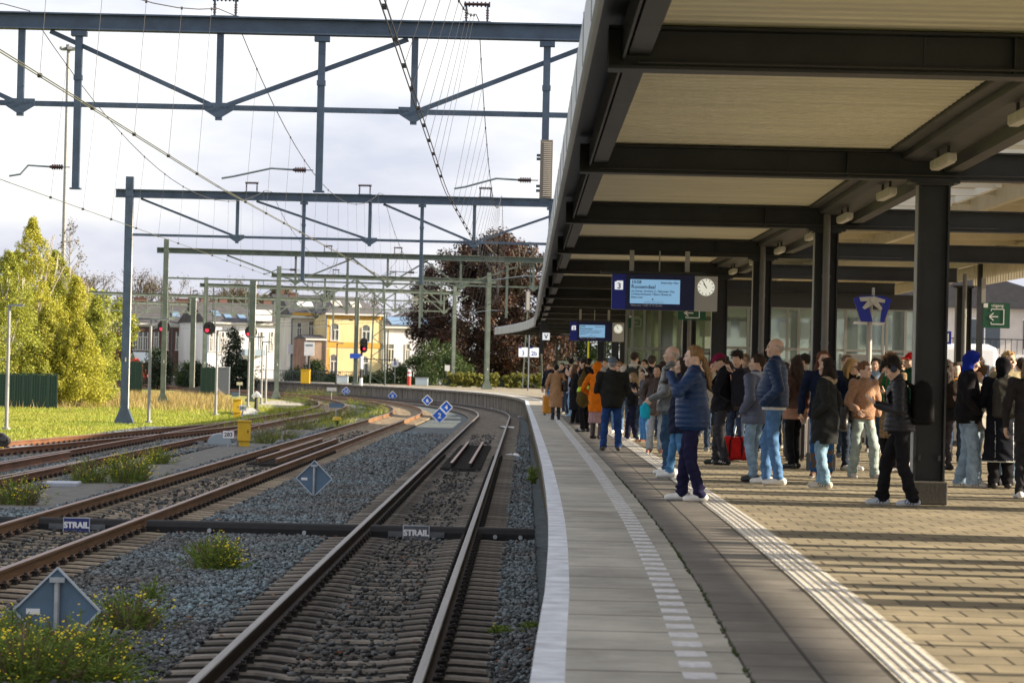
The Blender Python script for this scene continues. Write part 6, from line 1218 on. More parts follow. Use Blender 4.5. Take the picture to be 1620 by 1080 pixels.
    f.cap(S_(up((0, -.005, 1.315))), S_(up((0, .005+weight*.5, 1.10))), ch*sc, (.148*fr_+pd+weight)*sc, .05*sc, 1.34); f.cap(S_(up((0, .005+weight*.4, 1.10))), S_(hx((0, 0, max(hz+.02, .98 if hz > .9 else .95)))), (.146*fr_+pd+weight)*sc, (.163*(.4+.6*fr_)+pd)*sc, .04*sc, 1.16)
    if hz < .9: f.cap(S_(hx((0, 0, .95))), S_(hx((0, 0, hz-.02))), (.165*(.4+.6*fr_)+pd)*sc, (.178+pd+flare)*sc, .04*sc, 1.04)
    f.cap(S_(up((-sh*.86, -.012, 1.415))), S_(up((sh*.86, -.012, 1.415))), (.060+pd*.6)*sc, None, .05*sc)
    if collar: f.cap(S_(up((0, -.018, 1.44))), S_(HC*.55+up((0, -.012, 1.49))*.45+V3(0, 0, .01)), .082*sc, .070*sc, .03*sc)
    for sx in (-1, 1):
        a, e, w_, hdv, pn = arm[sx]; f.cap(S_(a), S_(e), (.060+pd)*sc, (.050+pd*.8)*sc, .035*sc); f.cap(S_(e), S_(e+(w_-e)*(.98 if hdv is not None else 1.05)), (.050+pd*.8)*sc, (.039+pd*.5)*sc, .018*sc)
    if puff:
        def pf(X, Y, Z):
            z = Z/sc; on = np.clip((1.50-z)*30, 0, 1); return -(.011*sc)*on*(np.sqrt(np.abs(np.sin(z*math.pi/puff+Y*1.2+.15*np.sin(X*14))))-.55)
        f.mod = pf
    else: f.mod = lambda X, Y, Z: .010*np.sin(Z*27+X*13+Y*17)*np.sin(X*21-Y*15+Z*9)+.003*np.sin(Z*60+X*37)
    hz_ = hz*sc; f.sub(lambda X, Y, Z: np.where(np.abs(X) < .30*sc, hz_-Z, hz_-Z-.3) if hz > .7 else hz_-Z)
    hole = hd((0, .030, 1.60)); f.sub(lambda X, Y, Z: .070*sc-np.sqrt((X-hole[0])**2+((Y-hole[1])*1.0)**2+((Z-hole[2])*.75)**2))
    vv, ff = f.mesh(); mats = [cloth(top_c, topk)]; m_ = None
    if extra and 'rim' in extra:
        c_ = vv[ff].mean(1)/sc; m_ = ((c_[:, 2] < hz+.02) | ((np.abs(c_[:, 0]) > .12) & (np.abs(c_[:, 0]) < .128) & (c_[:, 2] < .9))).astype(np.int32); mats.append(cloth(extra['rim']))
    if extra and 'two' in extra: c_ = vv[ff].mean(1)/sc; m_ = (c_[:, 2] < extra['two'][0]).astype(np.int32); mats.append(cloth(extra['two'][1]))
    jk = link('coat' if hz < .75 else 'jacket', vv, ff, mats, t, True, m_)
    if hz > .82 and visible_legs is not None:
        q = Field(h); q.cap(S_(hx((0, 0, hz+.05))), S_(hx((0, 0, hz-.035))), (.168*(.4+.6*fr_)+pd-.012)*sc, (.165*(.4+.6*fr_)+pd-.014)*sc, .01, 1.28); q.sub(lambda X, Y, Z: (hz-.035)*sc-Z); q.sub(lambda X, Y, Z: Z-(hz+.04)*sc); link('shirt_hem', *q.mesh(), cloth(inner or tuple(x*.8 for x in top_c)), t, True)
    if scarf is not None:
        q = Field(h); q.ell(S_(up((0, .0, 1.475))), S_((.095, .09, .045)), .02*sc); q.cap(S_(up((.05, .10, 1.45))), S_((.07, .165, 1.0)), .035*sc, .03*sc, .02*sc); q.cap(S_(up((-.05, .10, 1.45))), S_((-.05, .165, 1.08)), .035*sc, .03*sc, .02*sc); q.sub(lambda X, Y, Z: .066*sc-np.sqrt((X-hole[0])**2+(Y-hole[1])**2+((Z-hole[2])*.75)**2)); link('scarf', *q.mesh(), cloth(scarf), t, True)
    # ---- hair, hood, cap
    hm = cloth(hair_c, 'hair'); fh = Field(min(h, .0125)); face = lambda off=0.0, zt=1.70, w_=.058: (lambda X, Y, Z: facecut(X, Y, Z, off, zt, w_))
    def tolocal(X, Y, Z): x, y, z = X/sc-HC[0], Y/sc-HC[1], Z/sc-HC[2]; return Rh[0, 0]*x+Rh[1, 0]*y+Rh[2, 0]*z, Rh[0, 1]*x+Rh[1, 1]*y+Rh[2, 1]*z+.012, Rh[0, 2]*x+Rh[1, 2]*y+Rh[2, 2]*z+1.505
    def facecut(X, Y, Z, off, zt, w_):      # removes the part of the hair cap that would cover face, neck and ears
        x, y, z = tolocal(X, Y, Z); front = np.minimum(np.minimum(y-(.035+off), (zt-z)), 9); low = np.minimum(y-(-.055+off), 1.640-z); nk = 1.575-z+0*y; return np.maximum(np.maximum(front, low), nk)*sc
    if hair in ('short', 'curly', 'bun', 'pony', 'medium', 'long', 'bob'):
        fh.ell(Q(0, -.018, 1.664), S_((.088, .106, .102)), .02*sc, Rh)
        if hair == 'curly': fh.ell(Q(0, .03, 1.725), S_((.080, .07, .05)), .02*sc, Rh); fh.ell(Q(0, -.04, 1.70), S_((.096, .09, .08)), .02*sc, Rh); fh.mod = lambda X, Y, Z: .012*np.sin(X*95+Y*40)*np.sin(Y*90+Z*50)*np.sin(Z*88+X*30)
        elif hair in ('medium', 'bob', 'long'): fh.mod = lambda X, Y, Z: .004*np.sin(np.arctan2(Y, X)*26+Z*9)
        else: fh.mod = lambda X, Y, Z: .008*np.sin(X*85+Z*20)*np.sin(Y*75+Z*60)
        fh.sub(lambda X, Y, Z: facecut(X, Y, Z, .0, 1.712 if hair != 'curly' else 1.715, .06)); hmV, hmF = fh.mesh(); parts = [(hmV, hmF)]
        f2 = Field(min(h, .0125)); ok = False
        if hair == 'bun': f2.ell(Q(0, -.125, 1.70), S_((.045, .045, .045)), .02*sc); ok = True
        if hair == 'pony': f2.cap(Q(0, -.095, 1.64), Q(.0, -.125, 1.585), .020*sc, .022*sc, .02*sc); f2.cap(Q(0, -.125, 1.585), S_(up((.02, -.165, 1.43))), .026*sc, .034*sc, .02*sc); f2.cap(S_(up((.02, -.165, 1.43))), S_(up((.03, -.19, 1.27))), .034*sc, .014*sc, .02*sc); f2.mod = lambda X, Y, Z: .006*np.sin(X*120+Z*14); ok = True
        if hair in ('medium', 'bob', 'long'):
            zl = {'bob': 1.50, 'medium': 1.42, 'long': 1.27}[hair]
            f2.cap(Q(0, -.045, 1.66), Q(0, -.075, 1.56), .090*sc, .082*sc, .03*sc, 1.25); f2.cap(Q(0, -.075, 1.56), S_(up((0, -.105, zl))), .082*sc, .088*sc if hair != 'bob' else .075*sc, .03*sc, 1.45)
            for sx in (-1, 1): f2.cap(Q(sx*.078, -.01, 1.66), S_(up((sx*.088, .0, max(zl, 1.44)))), .026*sc, .034*sc, .03*sc)
            f2.mod = lambda X, Y, Z: .006*np.sin(X*85+Y*70)+.006*np.sin(Z*34+X*25); f2.sub(lambda X, Y, Z: np.minimum(tolocal(X, Y, Z)[1]-.035, .062-np.abs(tolocal(X, Y, Z)[0]))*sc); ok = True
        if ok: parts.append(f2.mesh())
        nn_ = 0; VV = []; FF = []
        for a_, b_ in parts: VV.append(a_); FF.append(b_+nn_); nn_ += len(a_)
        HV, HF = np.concatenate(VV), np.concatenate(FF)
        if g[1] < 62:
            n_ = 320 if hair != 'short' else 220; k_ = RNG.integers(0, len(HV), n_); p0_ = HV[k_]; hc0 = hd((0, -.02, 1.65)); nr = p0_-hc0; nr /= np.linalg.norm(nr, axis=1)[:, None]+1e-6; ll = RNG.uniform(.02, .05, n_)[:, None]*({'short': .6, 'pony': .5}.get(hair, 1)); dn = np.array([0, -.25, -1.0]) if hair not in ('short', 'curly') else np.array([0, .3, .3]); dr_ = nr*.75+dn*.55+RNG.normal(size=(n_, 3))*.35; p1_ = p0_+dr_*ll; sd2 = np.cross(dr_, nr+.01); sd2 /= np.linalg.norm(sd2, axis=1)[:, None]+1e-6; w3 = .0035
            TV = np.concatenate([p0_-sd2*w3, p0_+sd2*w3, p1_+sd2*w3*.4, p1_-sd2*w3*.4]); TI = np.arange(n_); TF = np.stack([TI, TI+n_, TI+2*n_, TI+3*n_], 1)+len(HV); HV = np.concatenate([HV, TV]); HF = np.concatenate([HF, TF.astype(np.int32)])
        link('hair', HV.astype(np.float32), HF.astype(np.int32), hm, t, True)
    elif hair == 'fringe':      # bald on top, short cropped hair round the back
        fh.ell(Q(0, -.016, 1.652), S_((.0785, .0985, .097)), .02*sc, Rh)
        def fc(X, Y, Z): x, y, z = tolocal(X, Y, Z); return np.maximum(np.maximum(np.maximum(y-(-.005), z-1.672-y*.2), 1.575-z), np.minimum(y+.045, 1.640-z))*sc
        fh.sub(fc); link('hair', *fh.mesh(), hm, t, True)
    if hood is not None:
        f3 = Field(h); f3.ell(Q(0, -.018, 1.655), S_((.104, .120, .116)), .03*sc, Rh); f3.cap(Q(0, -.03, 1.60), S_(up((0, -.03, 1.52))), .092*sc, .072*sc, .03*sc); f3.mod = lambda X, Y, Z: .006*np.sin(Z*30+X*22+Y*25)
        def hc(X, Y, Z): x, y, z = tolocal(X, Y, Z); return np.minimum(y-.045, np.minimum(.073-np.abs(x), 1.735-z))*sc
        f3.sub(hc); f3.sub(lambda X, Y, Z: (.088*sc-np.sqrt((X-Q(0, .05, 1.64)[0])**2+(Y-Q(0, .05, 1.64)[1])**2+((Z-Q(0, .05, 1.64)[2])*.8)**2))); link('hood', *f3.mesh(), cloth(hood), t, True)
    if fur is not None:
        f3 = Field(h); f3.cap(S_(up((-.10, .0, 1.47))), S_(up((0, -.10, 1.46))), .045*sc, .05*sc, .03*sc); f3.cap(S_(up((0, -.10, 1.46))), S_(up((.10, .0, 1.47))), .05*sc, .045*sc, .03*sc); link('fur_collar', *f3.mesh(), cloth(fur, 'teddy'), t, True)
    if cap_c is not None:
        f3 = Field(.0115); f3.ell(Q(0, -.014, 1.672), S_((.094, .112, .100)), .02*sc, Rh); flat = extra and 'flat' in extra
        def cc(X, Y, Z): x, y, z = tolocal(X, Y, Z); return (1.668-z+np.minimum(0, y+.02)*.15)*sc
        f3.sub(cc); vv, ff = f3.mesh(); f4 = Field(.0115); f4.ell(Q(0, .105 if not flat else .075, 1.674), S_((.075, .085 if not flat else .06, .011)), .01*sc, Rh@rotx(R(-8))); v2, f2_ = f4.mesh(); link('cap', np.concatenate([vv, v2]), np.concatenate([ff, f2_+len(vv)]), cloth(cap_c), t, True)
    if phones is not None:      # headphones: band over the head and two cups
        m = MB(); pts = [tuple(Q(.098*math.cos(a), -.01, 1.655+.105*math.sin(a))) for a in [math.pi*i/12 for i in range(13)]]; m.tube(pts, .012*sc, 6)
        for sx in (-1, 1): m.cyl(tuple(Q(sx*.080, -.008, 1.632)), tuple(Q(sx*.115, -.008, 1.632)), .044*sc, .036*sc, n=14)
        m.build('headphones', cloth(phones, 'shoe'), t, True)
    if extra and 'glasses' in extra:
        m = MB()
        for sx in (-1, 1): c_ = [Q(sx*.034+.021*math.cos(a), .112, 1.640+.017*math.sin(a)) for a in [6.283*i/10 for i in range(11)]]; m.tube([tuple(p) for p in c_], .003*sc, 4); m.tube([tuple(Q(sx*.055, .108, 1.645)), tuple(Q(sx*.082, -.0, 1.645))], .003*sc, 4)
        m.build('glasses', black_m, t)
    t['_h'] = 0; del t['_h']
    return dict(t=t, sc=sc, hands=hands, g=g, yaw=R(yaw), S=S_, up=up)
def wpos(pn, p):      # a point of the person's own frame placed in the world
    c, s = math.cos(pn['yaw']), math.sin(pn['yaw']); return (pn['g'][0]+p[0]*c-p[1]*s, pn['g'][1]+p[0]*s+p[1]*c, p[2])
def backpack(pn, label, c1_, c2_=None, size=(.15, .085, .23), off=0.0, one=False, cords=None):
    sc = pn['sc']; base = np.array([0, -.15-size[1]+off, 1.20])*sc; t = thing('backpack', label, 'backpack', wpos(pn, base), pn['yaw'], 'backpacks worn by waiting people'); f = Field(.012); w_, d_, h_ = size
    f.rbox((0, 0, 0), (w_-.05, d_-.045, h_-.06), .05, .02); f.rbox((0, -d_*.75, -h_*.35), (w_-.075, .02, h_*.38), .035, .02); f.ell((0, -.01, h_-.02), (w_*.8, d_*.8, .06), .03); f.mod = lambda X, Y, Z: .005*np.sin(Z*38+X*11)*np.sin(X*31+Z*8); link('bag', *f.mesh(), cloth(c1_), t, True)
    m = MB(); m.tube([(-w_*.72, -d_*1.02, -.02), (-w_*.4, -d_*1.12, .0), (w_*.4, -d_*1.12, .0), (w_*.72, -d_*1.02, -.02)], .006, 5); m.tube([(-.05, -d_*.3, h_+.015), (-.03, -d_*.3, h_+.055), (.03, -d_*.3, h_+.055), (.05, -d_*.3, h_+.015)], .009, 5); m.build('zip', cloth(c2_ or tuple(min(1, x*2+.04) for x in c1_)), t)
    for sx in ((-1, 1) if not one else (1,)):
        y0 = -base[1]/sc; pts = [(sx*.10, d_*.6, h_*.8), (sx*.115, y0-.06, .275), (sx*.125, y0+.06, .245), (sx*.135, y0+.155, .10), (sx*.165, y0+.11, -.06), (sx*.16, y0-.06, -.16), (sx*.12, d_*.5, -h_*.8)]; m = MB(); P_ = [tuple(np.array(p)*sc) for p in pts]
        m.tube(P_, .021*sc, 6); m.build('strap', cloth(c1_), t, True)
    return t
def handbag(pn, label, p, c, w_=.17, h_=.13, d_=.06, strap=None, kind='leather', top=.25):
    sc = pn['sc']; P_ = np.array(p)*sc; t = thing('handbag', label, 'handbag', wpos(pn, P_), pn['yaw'], 'handbags carried on the platform'); f = Field(.012); f.rbox((0, 0, 0), (d_*.45, w_-.04, h_-.04), .04, .02); f.ell((0, 0, -h_*.55), (d_*1.1, w_*1.02, h_*.5), .04); f.mod = lambda X, Y, Z: .004*np.sin(Z*45+Y*22); link('bag', *f.mesh(), cloth(c, kind), t, True)
    m = MB(); sp = strap if strap is not None else (0, 0, top); sp = np.array(sp); m.tube([(0, -w_*.6, h_*.8), tuple(sp*.6+np.array([0, -w_*.35, 0])), tuple(sp+np.array([0, -.03, .0])), tuple(sp+np.array([0, .03, 0])), tuple(sp*.6+np.array([0, w_*.35, 0])), (0, w_*.6, h_*.8)], .010, 6); m.build('strap', cloth(c, kind), t, True); return t
def phone(pn, sx, label, c=(.02, .02, .025)):
    if sx not in pn['hands']: return
    p = pn['hands'][sx]; t = thing('phone', label, 'phone', wpos(pn, p+np.array([0, .012, .03])), pn['yaw'], 'phones held by waiting people'); m = MB(); M = Matrix.Rotation(R(-50), 3, 'X'); m.box((0, 0, 0), (.072, .009, .15), M=M); o = m.build('phone_body', cloth(c, 'shoe'), t); m = MB(); q = M @ Vector((0, -.0055, 0)); m.box(tuple(q), (.064, .001, .138), M=M); m.build('phone_screen', mat('phone_screen_lit', (.05, .06, .08), .2, emit=(.5, .6, .75), estr=.15), o)
def suitcase(x, y, label, c, w_=.40, h_=.60, d_=.24, rz=0, handle=.35):
    t = thing('suitcase', label, 'suitcase', (x, y, 0), rz, 'suitcases standing on the platform'); f = Field(.014); f.rbox((0, 0, .06+h_/2), (w_/2-.04, d_/2-.04, h_/2-.04), .04, .01); f.mod = lambda X, Y, Z: .005*np.sin(X*70); link('shell', *f.mesh(), cloth(c, 'shoe'), t, True)
    for sx in (-1, 1):
        for sy in (-1, 1): m = MB(); m.cyl((sx*(w_/2-.06)-.015, sy*(d_/2-.05), .03), (sx*(w_/2-.06)+.015, sy*(d_/2-.05), .03), .03, n=10); m.box((sx*(w_/2-.06), sy*(d_/2-.05), .055), (.04, .04, .03)); m.build('wheel', black_m, t)
    if handle:
        m = MB(); 
        for sx in (-1, 1): m.cyl((sx*.09, d_/2-.03, h_+.04), (sx*.09, d_/2-.03, h_+.06+handle), .009, n=8)
        m.beam((-.10, d_/2-.03, h_+.06+handle), (.10, d_/2-.03, h_+.06+handle), .03, .03); m.build('handle', galv, t)
    return t
# ------------------------------------------------------------------ the waiting people (u, v = feet in the photograph's pixels)
BLK = (.012, .012, .014); NAVY = (.010, .018, .055); BR = (.045, .026, .015); DBR = (.022, .014, .010); WH = (.68, .68, .66); JEAN = (.13, .24, .42); LJEAN = (.20, .30, .41); DJEAN = (.035, .07, .16)
L, RT, AW, TO = 90, -90, 0, 180          # facing: left of picture, right, away from us, towards us
# --- front group
p = person('ponytail woman in navy quilted jacket and trousers, one hand raised to her chest', 1093, 793, 548, L-6, sex='f', build=1.22, top_c=(.012, .035, .105), topk='puffer', hem=.84, puff=.062, legs_c=(.014, .014, .045), legk='cloth', legw=1.25, shoe_c=WH, hair_c=(.26, .155, .07), hair='pony', arms=('pocket', 'raise'), head=(4, 4), stance=.11, weight=.02, skin=2)
handbag(p, 'small black phone pouch held at the chest of the ponytail woman', (-.05, .30, 1.40), BLK, .04, .075, .015, top=.08)
p = person('bald man in a navy quilted jacket, blue jeans and white sneakers looking left', 1222, 767, 535, L-14, build=1.16, top_c=(.010, .030, .085), topk='puffer', hem=.93, puff=.052, legs_c=(.075, .165, .33), legw=1.12, shoe_c=WH, hair_c=(.36, .33, .30), hair='fringe', arms=('down', 'pocket'), head=(12, 2), spread=.04, stance=.10, inner=(.55, .56, .58), weight=.035, skin=0)
p = person('young man in a grey blue puffer jacket, light jeans and black shoes, turned away left', 1192, 762, 561, L-35, build=1.05, top_c=(.085, .10, .155), topk='puffer', hem=.80, puff=.10, legs_c=LJEAN, legw=1.0, shoe_c=BLK, sole='b', hair_c=BR, hair='short', arms=('pocket', 'pocket'), head=(20, -3), stance=.07, hood=None, fur=(.40, .42, .50))
p = person('woman in a long black parka with cream fur collar, light jeans and striped beige sneakers', 1303, 772, 567, L-22, sex='f', build=1.18, top_c=(.022, .024, .026), hem=.60, legs_c=(.19, .31, .42), legw=1.35, shoe_c=(.55, .50, .42), hair_c=DBR, hair='bob', arms=('pocket', 'pocket'), head=(6, 0), stance=.06, fur=(.46, .36, .24), extra={'stripe': BLK}, weight=.02)
p = person('girl in a brown teddy jacket and pale green jeans with beige sneakers', 1365, 757, 573, TO+24, sex='f', build=1.06, top_c=(.34, .185, .105), topk='teddy', hem=.93, legs_c=(.29, .36, .36), legw=1.55, shoe_c=(.55, .50, .45), hair_c=(.20, .10, .05), hair='short', arms=('hold', 'pocket'), head=(30, 4), stance=-.12, spread=.03, skin=2)
p = person('boy with headphones in a black quilted jacket, black trousers and pale blue sneakers looking down', 1420, 800, 566, L-2, build=1.05, top_c=(.016, .017, .024), topk='puffer', hem=.88, puff=.058, legs_c=(.012, .012, .015), legk='cloth', legw=1.5, shoe_c=(.52, .58, .68), hair_c=(.016, .012, .010), hair='curly', arms=('pocket', 'phone'), head=(0, 34), stance=.17, phones=(.015, .03, .06), lean=.05, extra={'stripe': (.05, .09, .2)})
phone(p, -1, 'pale phone held by the boy with headphones', (.6, .6, .62)); backpack(p, 'big black backpack on the boy with headphones in front of the column', (.010, .010, .011), (.06, .06, .06), (.16, .105, .23))
p = person('man in a burgundy cap, black hooded jacket and grey trousers, looking down', 1140, 735, 560, L-8, build=1.04, top_c=(.015, .015, .018), hem=.86, legs_c=(.035, .035, .042), legk='cloth', legw=1.4, shoe_c=BLK, sole='b', hair_c=BR, hair='short', arms=('pocket', 'phone_high'), head=(0, 26), stance=.08, cap_c=(.22, .012, .06), extra={'stripe': WH}, hood=None)
backpack(p, 'black and grey backpack behind the ponytail woman', (.022, .022, .032), (.05, .05, .06), (.17, .12, .28))
p = person('grey haired old man in grey leather jacket and dark jeans holding a cyan cap', 1058, 752, 547, L-20, build=1.16, top_c=(.12, .13, .135), topk='leather', hem=.86, legs_c=(.03, .07, .13), legw=1.1, shoe_c=WH, hair_c=(.42, .40, .38), hair='fringe', arms=('pocket', 'hold'), head=(10, 0), stance=.06, weight=.02)
c = wpos(p, p['hands'].get(-1, np.array([-.25, .2, 1.0]))); t = thing('cloth_cap', 'bright cyan cap held by the old man in the leather jacket', 'cap', (c[0]-.02, c[1]-.05, c[2]-.10), .3); f = Field(.012); f.ell((0, 0, 0), (.075, .055, .11), .02); f.ell((.02, -.03, -.06), (.05, .03, .06), .02); f.mod = lambda X, Y, Z: .006*np.sin(X*60+Z*50); link('crown', *f.mesh(), cloth((.02, .42, .60)), t, True)
person('person in a long navy coat and light blue jeans half hidden behind the ponytail woman', 1075, 757, 566, L-4, sex='f', build=1.1, top_c=(.014, .018, .04), hem=.66, legs_c=(.065, .18, .35), legw=.95, shoe_c=WH, hair_c=DBR, hair='medium', arms=('pocket', 'pocket'), stance=.15)
p = person('smiling dark haired woman in a brown jacket and grey flared jeans facing us', 1036, 717, 578, TO-8, sex='f', build=1.08, top_c=(.085, .065, .060), hem=.88, legs_c=(.34, .38, .44), legw=1.4, shoe_c=(.25, .10, .06), hair_c=DBR, hair='long', arms=('pocket', 'cross'), head=(-12, 0), spread=.02, skin=1, inner=(.3, .3, .32))
handbag(p, 'large taupe handbag hanging in front of the smiling woman', (.02, .26, .94), (.075, .052, .046), .20, .15, .08, top=.32)
p = person('woman with white headphones, grey jacket and blue jeans looking down at her phone', 1020, 700, 583, L+22, sex='f', build=1.05, top_c=(.10, .10, .115), hem=.88, legs_c=(.06, .20, .45), legw=1.2, shoe_c=(.20, .085, .05), hair_c=BR, hair='medium', arms=('phone', 'phone'), head=(0, 22), phones=(.7, .7, .68)); phone(p, -1, 'dark phone in the hands of the woman with white headphones')
p = person('person in a black sweater, navy trousers and white sneakers beside the grey jacket', 1001, 697, 590, L+10, sex='f', build=1.08, top_c=BLK, hem=.92, legs_c=(.012, .014, .035), legk='cloth', legw=1.4, shoe_c=WH, hair_c=(.34, .24, .13), hair='bob', arms=('pocket', 'phone'), head=(0, 10), stance=.1, xy=(G(1001, 697)[0]-.02, G(1001, 697)[1], 0))
person('heavy man from behind in a black jacket, grey flat cap and blue jeans', 966, 713, 566, AW+4, build=1.30, top_c=(.020, .021, .019), hem=.84, legs_c=(.016, .05, .17), legw=1.25, shoe_c=(.03, .022, .02), sole='b', hair_c=(.25, .24, .24), hair='fringe', arms=('phone', 'phone'), head=(-8, 0), spread=.05, cap_c=(.12, .15, .20), extra={'flat': 1}, weight=.03)
p = person('person in a hooded orange raincoat and pink pleated skirt with dark boots', 943, 694, 573, AW-30, sex='f', build=1.15, top_c=(.62, .155, .008), hem=.62, legs_c=(.34, .21, .21), legk='cloth', shoe_c=(.05, .02, .018), sole='b', hair_c=BR, hair='short', arms=('phone', 'pocket'), head=(-20, 6), hood=(.66, .17, .008), skirt=.36, boots=(.04, .018, .016))
p = person('man in black with striped shoes leaning towards the woman in the long black coat', 925, 683, 567, RT+150, build=1.02, top_c=BLK, hem=.84, legs_c=(.014, .013, .015), legk='cloth', legw=1.2, shoe_c=BLK, sole='b', hair_c=DBR, hair='short', arms=('carry', 'pocket'), head=(10, 24), extra={'stripe': WH}, lean=.06)
c = G(922, 683, 0); t = thing('duffel_bag', 'olive duffel bag with a neon yellow band between the black coats', 'duffel bag', (c[0]-.02, c[1]-.38, .98), R(80), None); f = Field(.016); f.cap((0, 0, -.22), (0, 0, .20), .19, .15, .03, 1.2); f.cap((0, 0, .20), (.03, 0, .42), .13, .05, .05, 1.2); f.mod = lambda X, Y, Z: .008*np.sin(Z*30+X*20); vv, ff = f.mesh(); cz = vv[ff].mean(1); link('bag', vv, ff, [cloth((.085, .06, .018)), mat('neon_yellow', (.45, .72, .01), .5)], t, True, ((cz[:, 2]+.25*cz[:, 1] > -.005) & (cz[:, 2]+.25*cz[:, 1] < .085)).astype(np.int32)); m = MB(); m.tube([(0, 0, .40), (.06, 0, .52), (.12, 0, .60)], .02, 6); m.build('strap', cloth((.05, .035, .012)), t)
p = person('woman in a long black coat with a pale blue scarf facing right', 909, 671, 577, RT+8, sex='f', build=1.05, top_c=BLK, hem=.42, legs_c=BLK, legk='cloth', legw=1.3, shoe_c=(.08, .06, .05), hair_c=(.10, .05, .025), hair='medium', arms=('pocket', 'pocket'), head=(0, 6), scarf=(.20, .28, .42), stance=.06)
p = person('woman from behind in a long tan coat with black bun and dark boots', 879, 664, 577, AW+8, sex='f', build=1.22, top_c=(.37, .215, .115), hem=.40, legs_c=(.02, .02, .03), legk='cloth', shoe_c=BLK, sole='b', hair_c=(.010, .008, .008), hair='bun', arms=('pocket', 'carry'), head=(-15, 0), flare=.03, boots=(.014, .014, .022))
handbag(p, 'black shoulder bag on the woman in the tan coat', (.27, -.05, 1.08), BLK, .17, .16, .07, top=.32)
g_ = G(868, 657); suitcase(g_[0], g_[1]+.3, 'orange yellow suitcase pulled by the woman in the tan coat', (.55, .22, .012), .38, .58, .24, R(10), .28)
p = person('man in dark jacket and blue jeans beside the tan coat, face turned right', 868, 649, 575, TO-40, build=1.1, top_c=(.016, .018, .028), hem=.86, legs_c=(.05, .20, .48), shoe_c=WH, hair_c=(.20, .10, .05), hair='short', arms=('carry', 'pocket'), head=(-20, 0))
person('blond person in a pale grey blue hoodie and jeans behind the black coats', 903, 659, 579, L, sex='f', build=1.1, top_c=(.30, .34, .42), hem=.80, legs_c=(.30, .45, .62), shoe_c=(.3, .5, .65), hair_c=(.60, .46, .27), hair='medium', arms=('pocket', 'pocket'), lod=1.2)
p = person('man in a cream jacket with a black chest strap seen from behind', 998, 690, 557, AW-12, build=1.12, top_c=(.56, .51, .43), hem=.86, legs_c=(.03, .05, .09), shoe_c=(.1, .2, .12), hair_c=BR, hair='short', arms=('phone', 'phone'), head=(-10, 8), fur=(.60, .56, .48), xy=(G(996, 690)[0], 62, 0), H=1.85)
backpack(p, 'dark backpack on the man in the cream jacket', (.04, .045, .04), None, (.15, .09, .22))
person('curly woman facing us between the flat cap and the cream jacket', 985, 692, 576, TO-12, sex='f', build=1.0, top_c=(.03, .03, .035), hem=.8, hair_c=(.30, .15, .06), hair='medium', arms=('pocket', 'pocket'), xy=(D(979, 600, 66)[0], 66, 0), H=1.66)
person('woman from behind with long dark hair, mauve brown jacket and black trousers', 1256, 741, 566, L-50, sex='f', build=1.12, top_c=(.10, .058, .052), hem=.78, legs_c=(.014, .013, .014), legk='cloth', legw=.95, shoe_c=BLK, sole='b', hair_c=(.05, .026, .018), hair='long', arms=('carry', 'pocket'), stance=.05, extra={'two': (.95, (.30, .17, .12))})
p = person('man in a beige shirt with a black backpack right of the curly haired woman', 1275, 715, 558, L-40, build=1.05, top_c=(.48, .42, .34), hem=.88, legs_c=(.02, .05, .16), shoe_c=BLK, hair_c=DBR, hair='short', arms=('phone', 'pocket'), xy=(D(1272, 600, 50)[0], 50, 0), H=1.80)
backpack(p, 'black backpack with a bright blue tag on the man in the beige shirt', BLK, None, (.15, .10, .22)); 
g_ = D(1286, 600, 49); suitcase(g_[0], g_[1], 'silver suitcase behind the black parka', (.30, .28, .27), .42, .66, .26, 0, .4); g_ = D(1259, 600, 47.6); suitcase(g_[0], g_[1], 'dark suitcase behind the bald man', (.03, .03, .035), .36, .58, .24, 0, .35)
p = person('brown haired person in a navy coat with brown boots looking at us', 1326, 766, 556, TO-10, build=1.1, top_c=(.010, .016, .040), hem=.82, legs_c=(.02, .09, .26), shoe_c=(.09, .045, .025), hair_c=(.14, .05, .025), hair='medium', arms=('carry', 'pocket'), head=(14, 0), boots=(.085, .045, .028), stance=.03, xy=(G(1318, 762)[0], G(1318, 762)[1]+1.5, 0), H=1.76)
handbag(p, 'black handbag hanging at the side of the navy coat', (-.30, .05, .84), BLK, .12, .17, .05, top=.22)
person('blond woman with glasses behind the navy coat', 1345, 745, 569, TO+30, sex='f', build=1.05, top_c=BLK, hem=.80, legs_c=(.02, .03, .05), hair_c=(.55, .36, .15), hair='medium', arms=('pocket', 'pocket'), head=(20, 10), extra={'glasses': 1}, xy=(D(1347, 600, 43)[0], 43, 0), H=1.68)
p = person('woman in a leopard print coat with a green scarf holding a phone', 1408, 748, 561, L+38, sex='f', build=1.14, top_c=(.055, .035, .022), topk='leopard', hem=.52, legs_c=BLK, legk='cloth', legw=.85, shoe_c=(.03, .02, .02), sole='b', hair_c=(.34, .17, .07), hair='curly', arms=('phone_high', 'phone'), head=(0, 22), scarf=(.012, .13, .055))
phone(p, 1, 'phone in the raised hand of the woman in the leopard coat'); handbag(p, 'black handbag at the arm of the leopard coat', (-.27, .10, 1.06), BLK, .13, .13, .05, top=.2)
person('grey haired man in a red cap and dark green coat behind the column', 1441, 745, 548, L+30, build=1.12, top_c=(.010, .055, .030), hem=.7, legs_c=(.03, .04, .06), hair_c=(.35, .33, .32), hair='fringe', arms=('pocket', 'pocket'), cap_c=(.42, .015, .015), xy=(D(1440, 600, 46)[0], 46, 0), H=1.82)
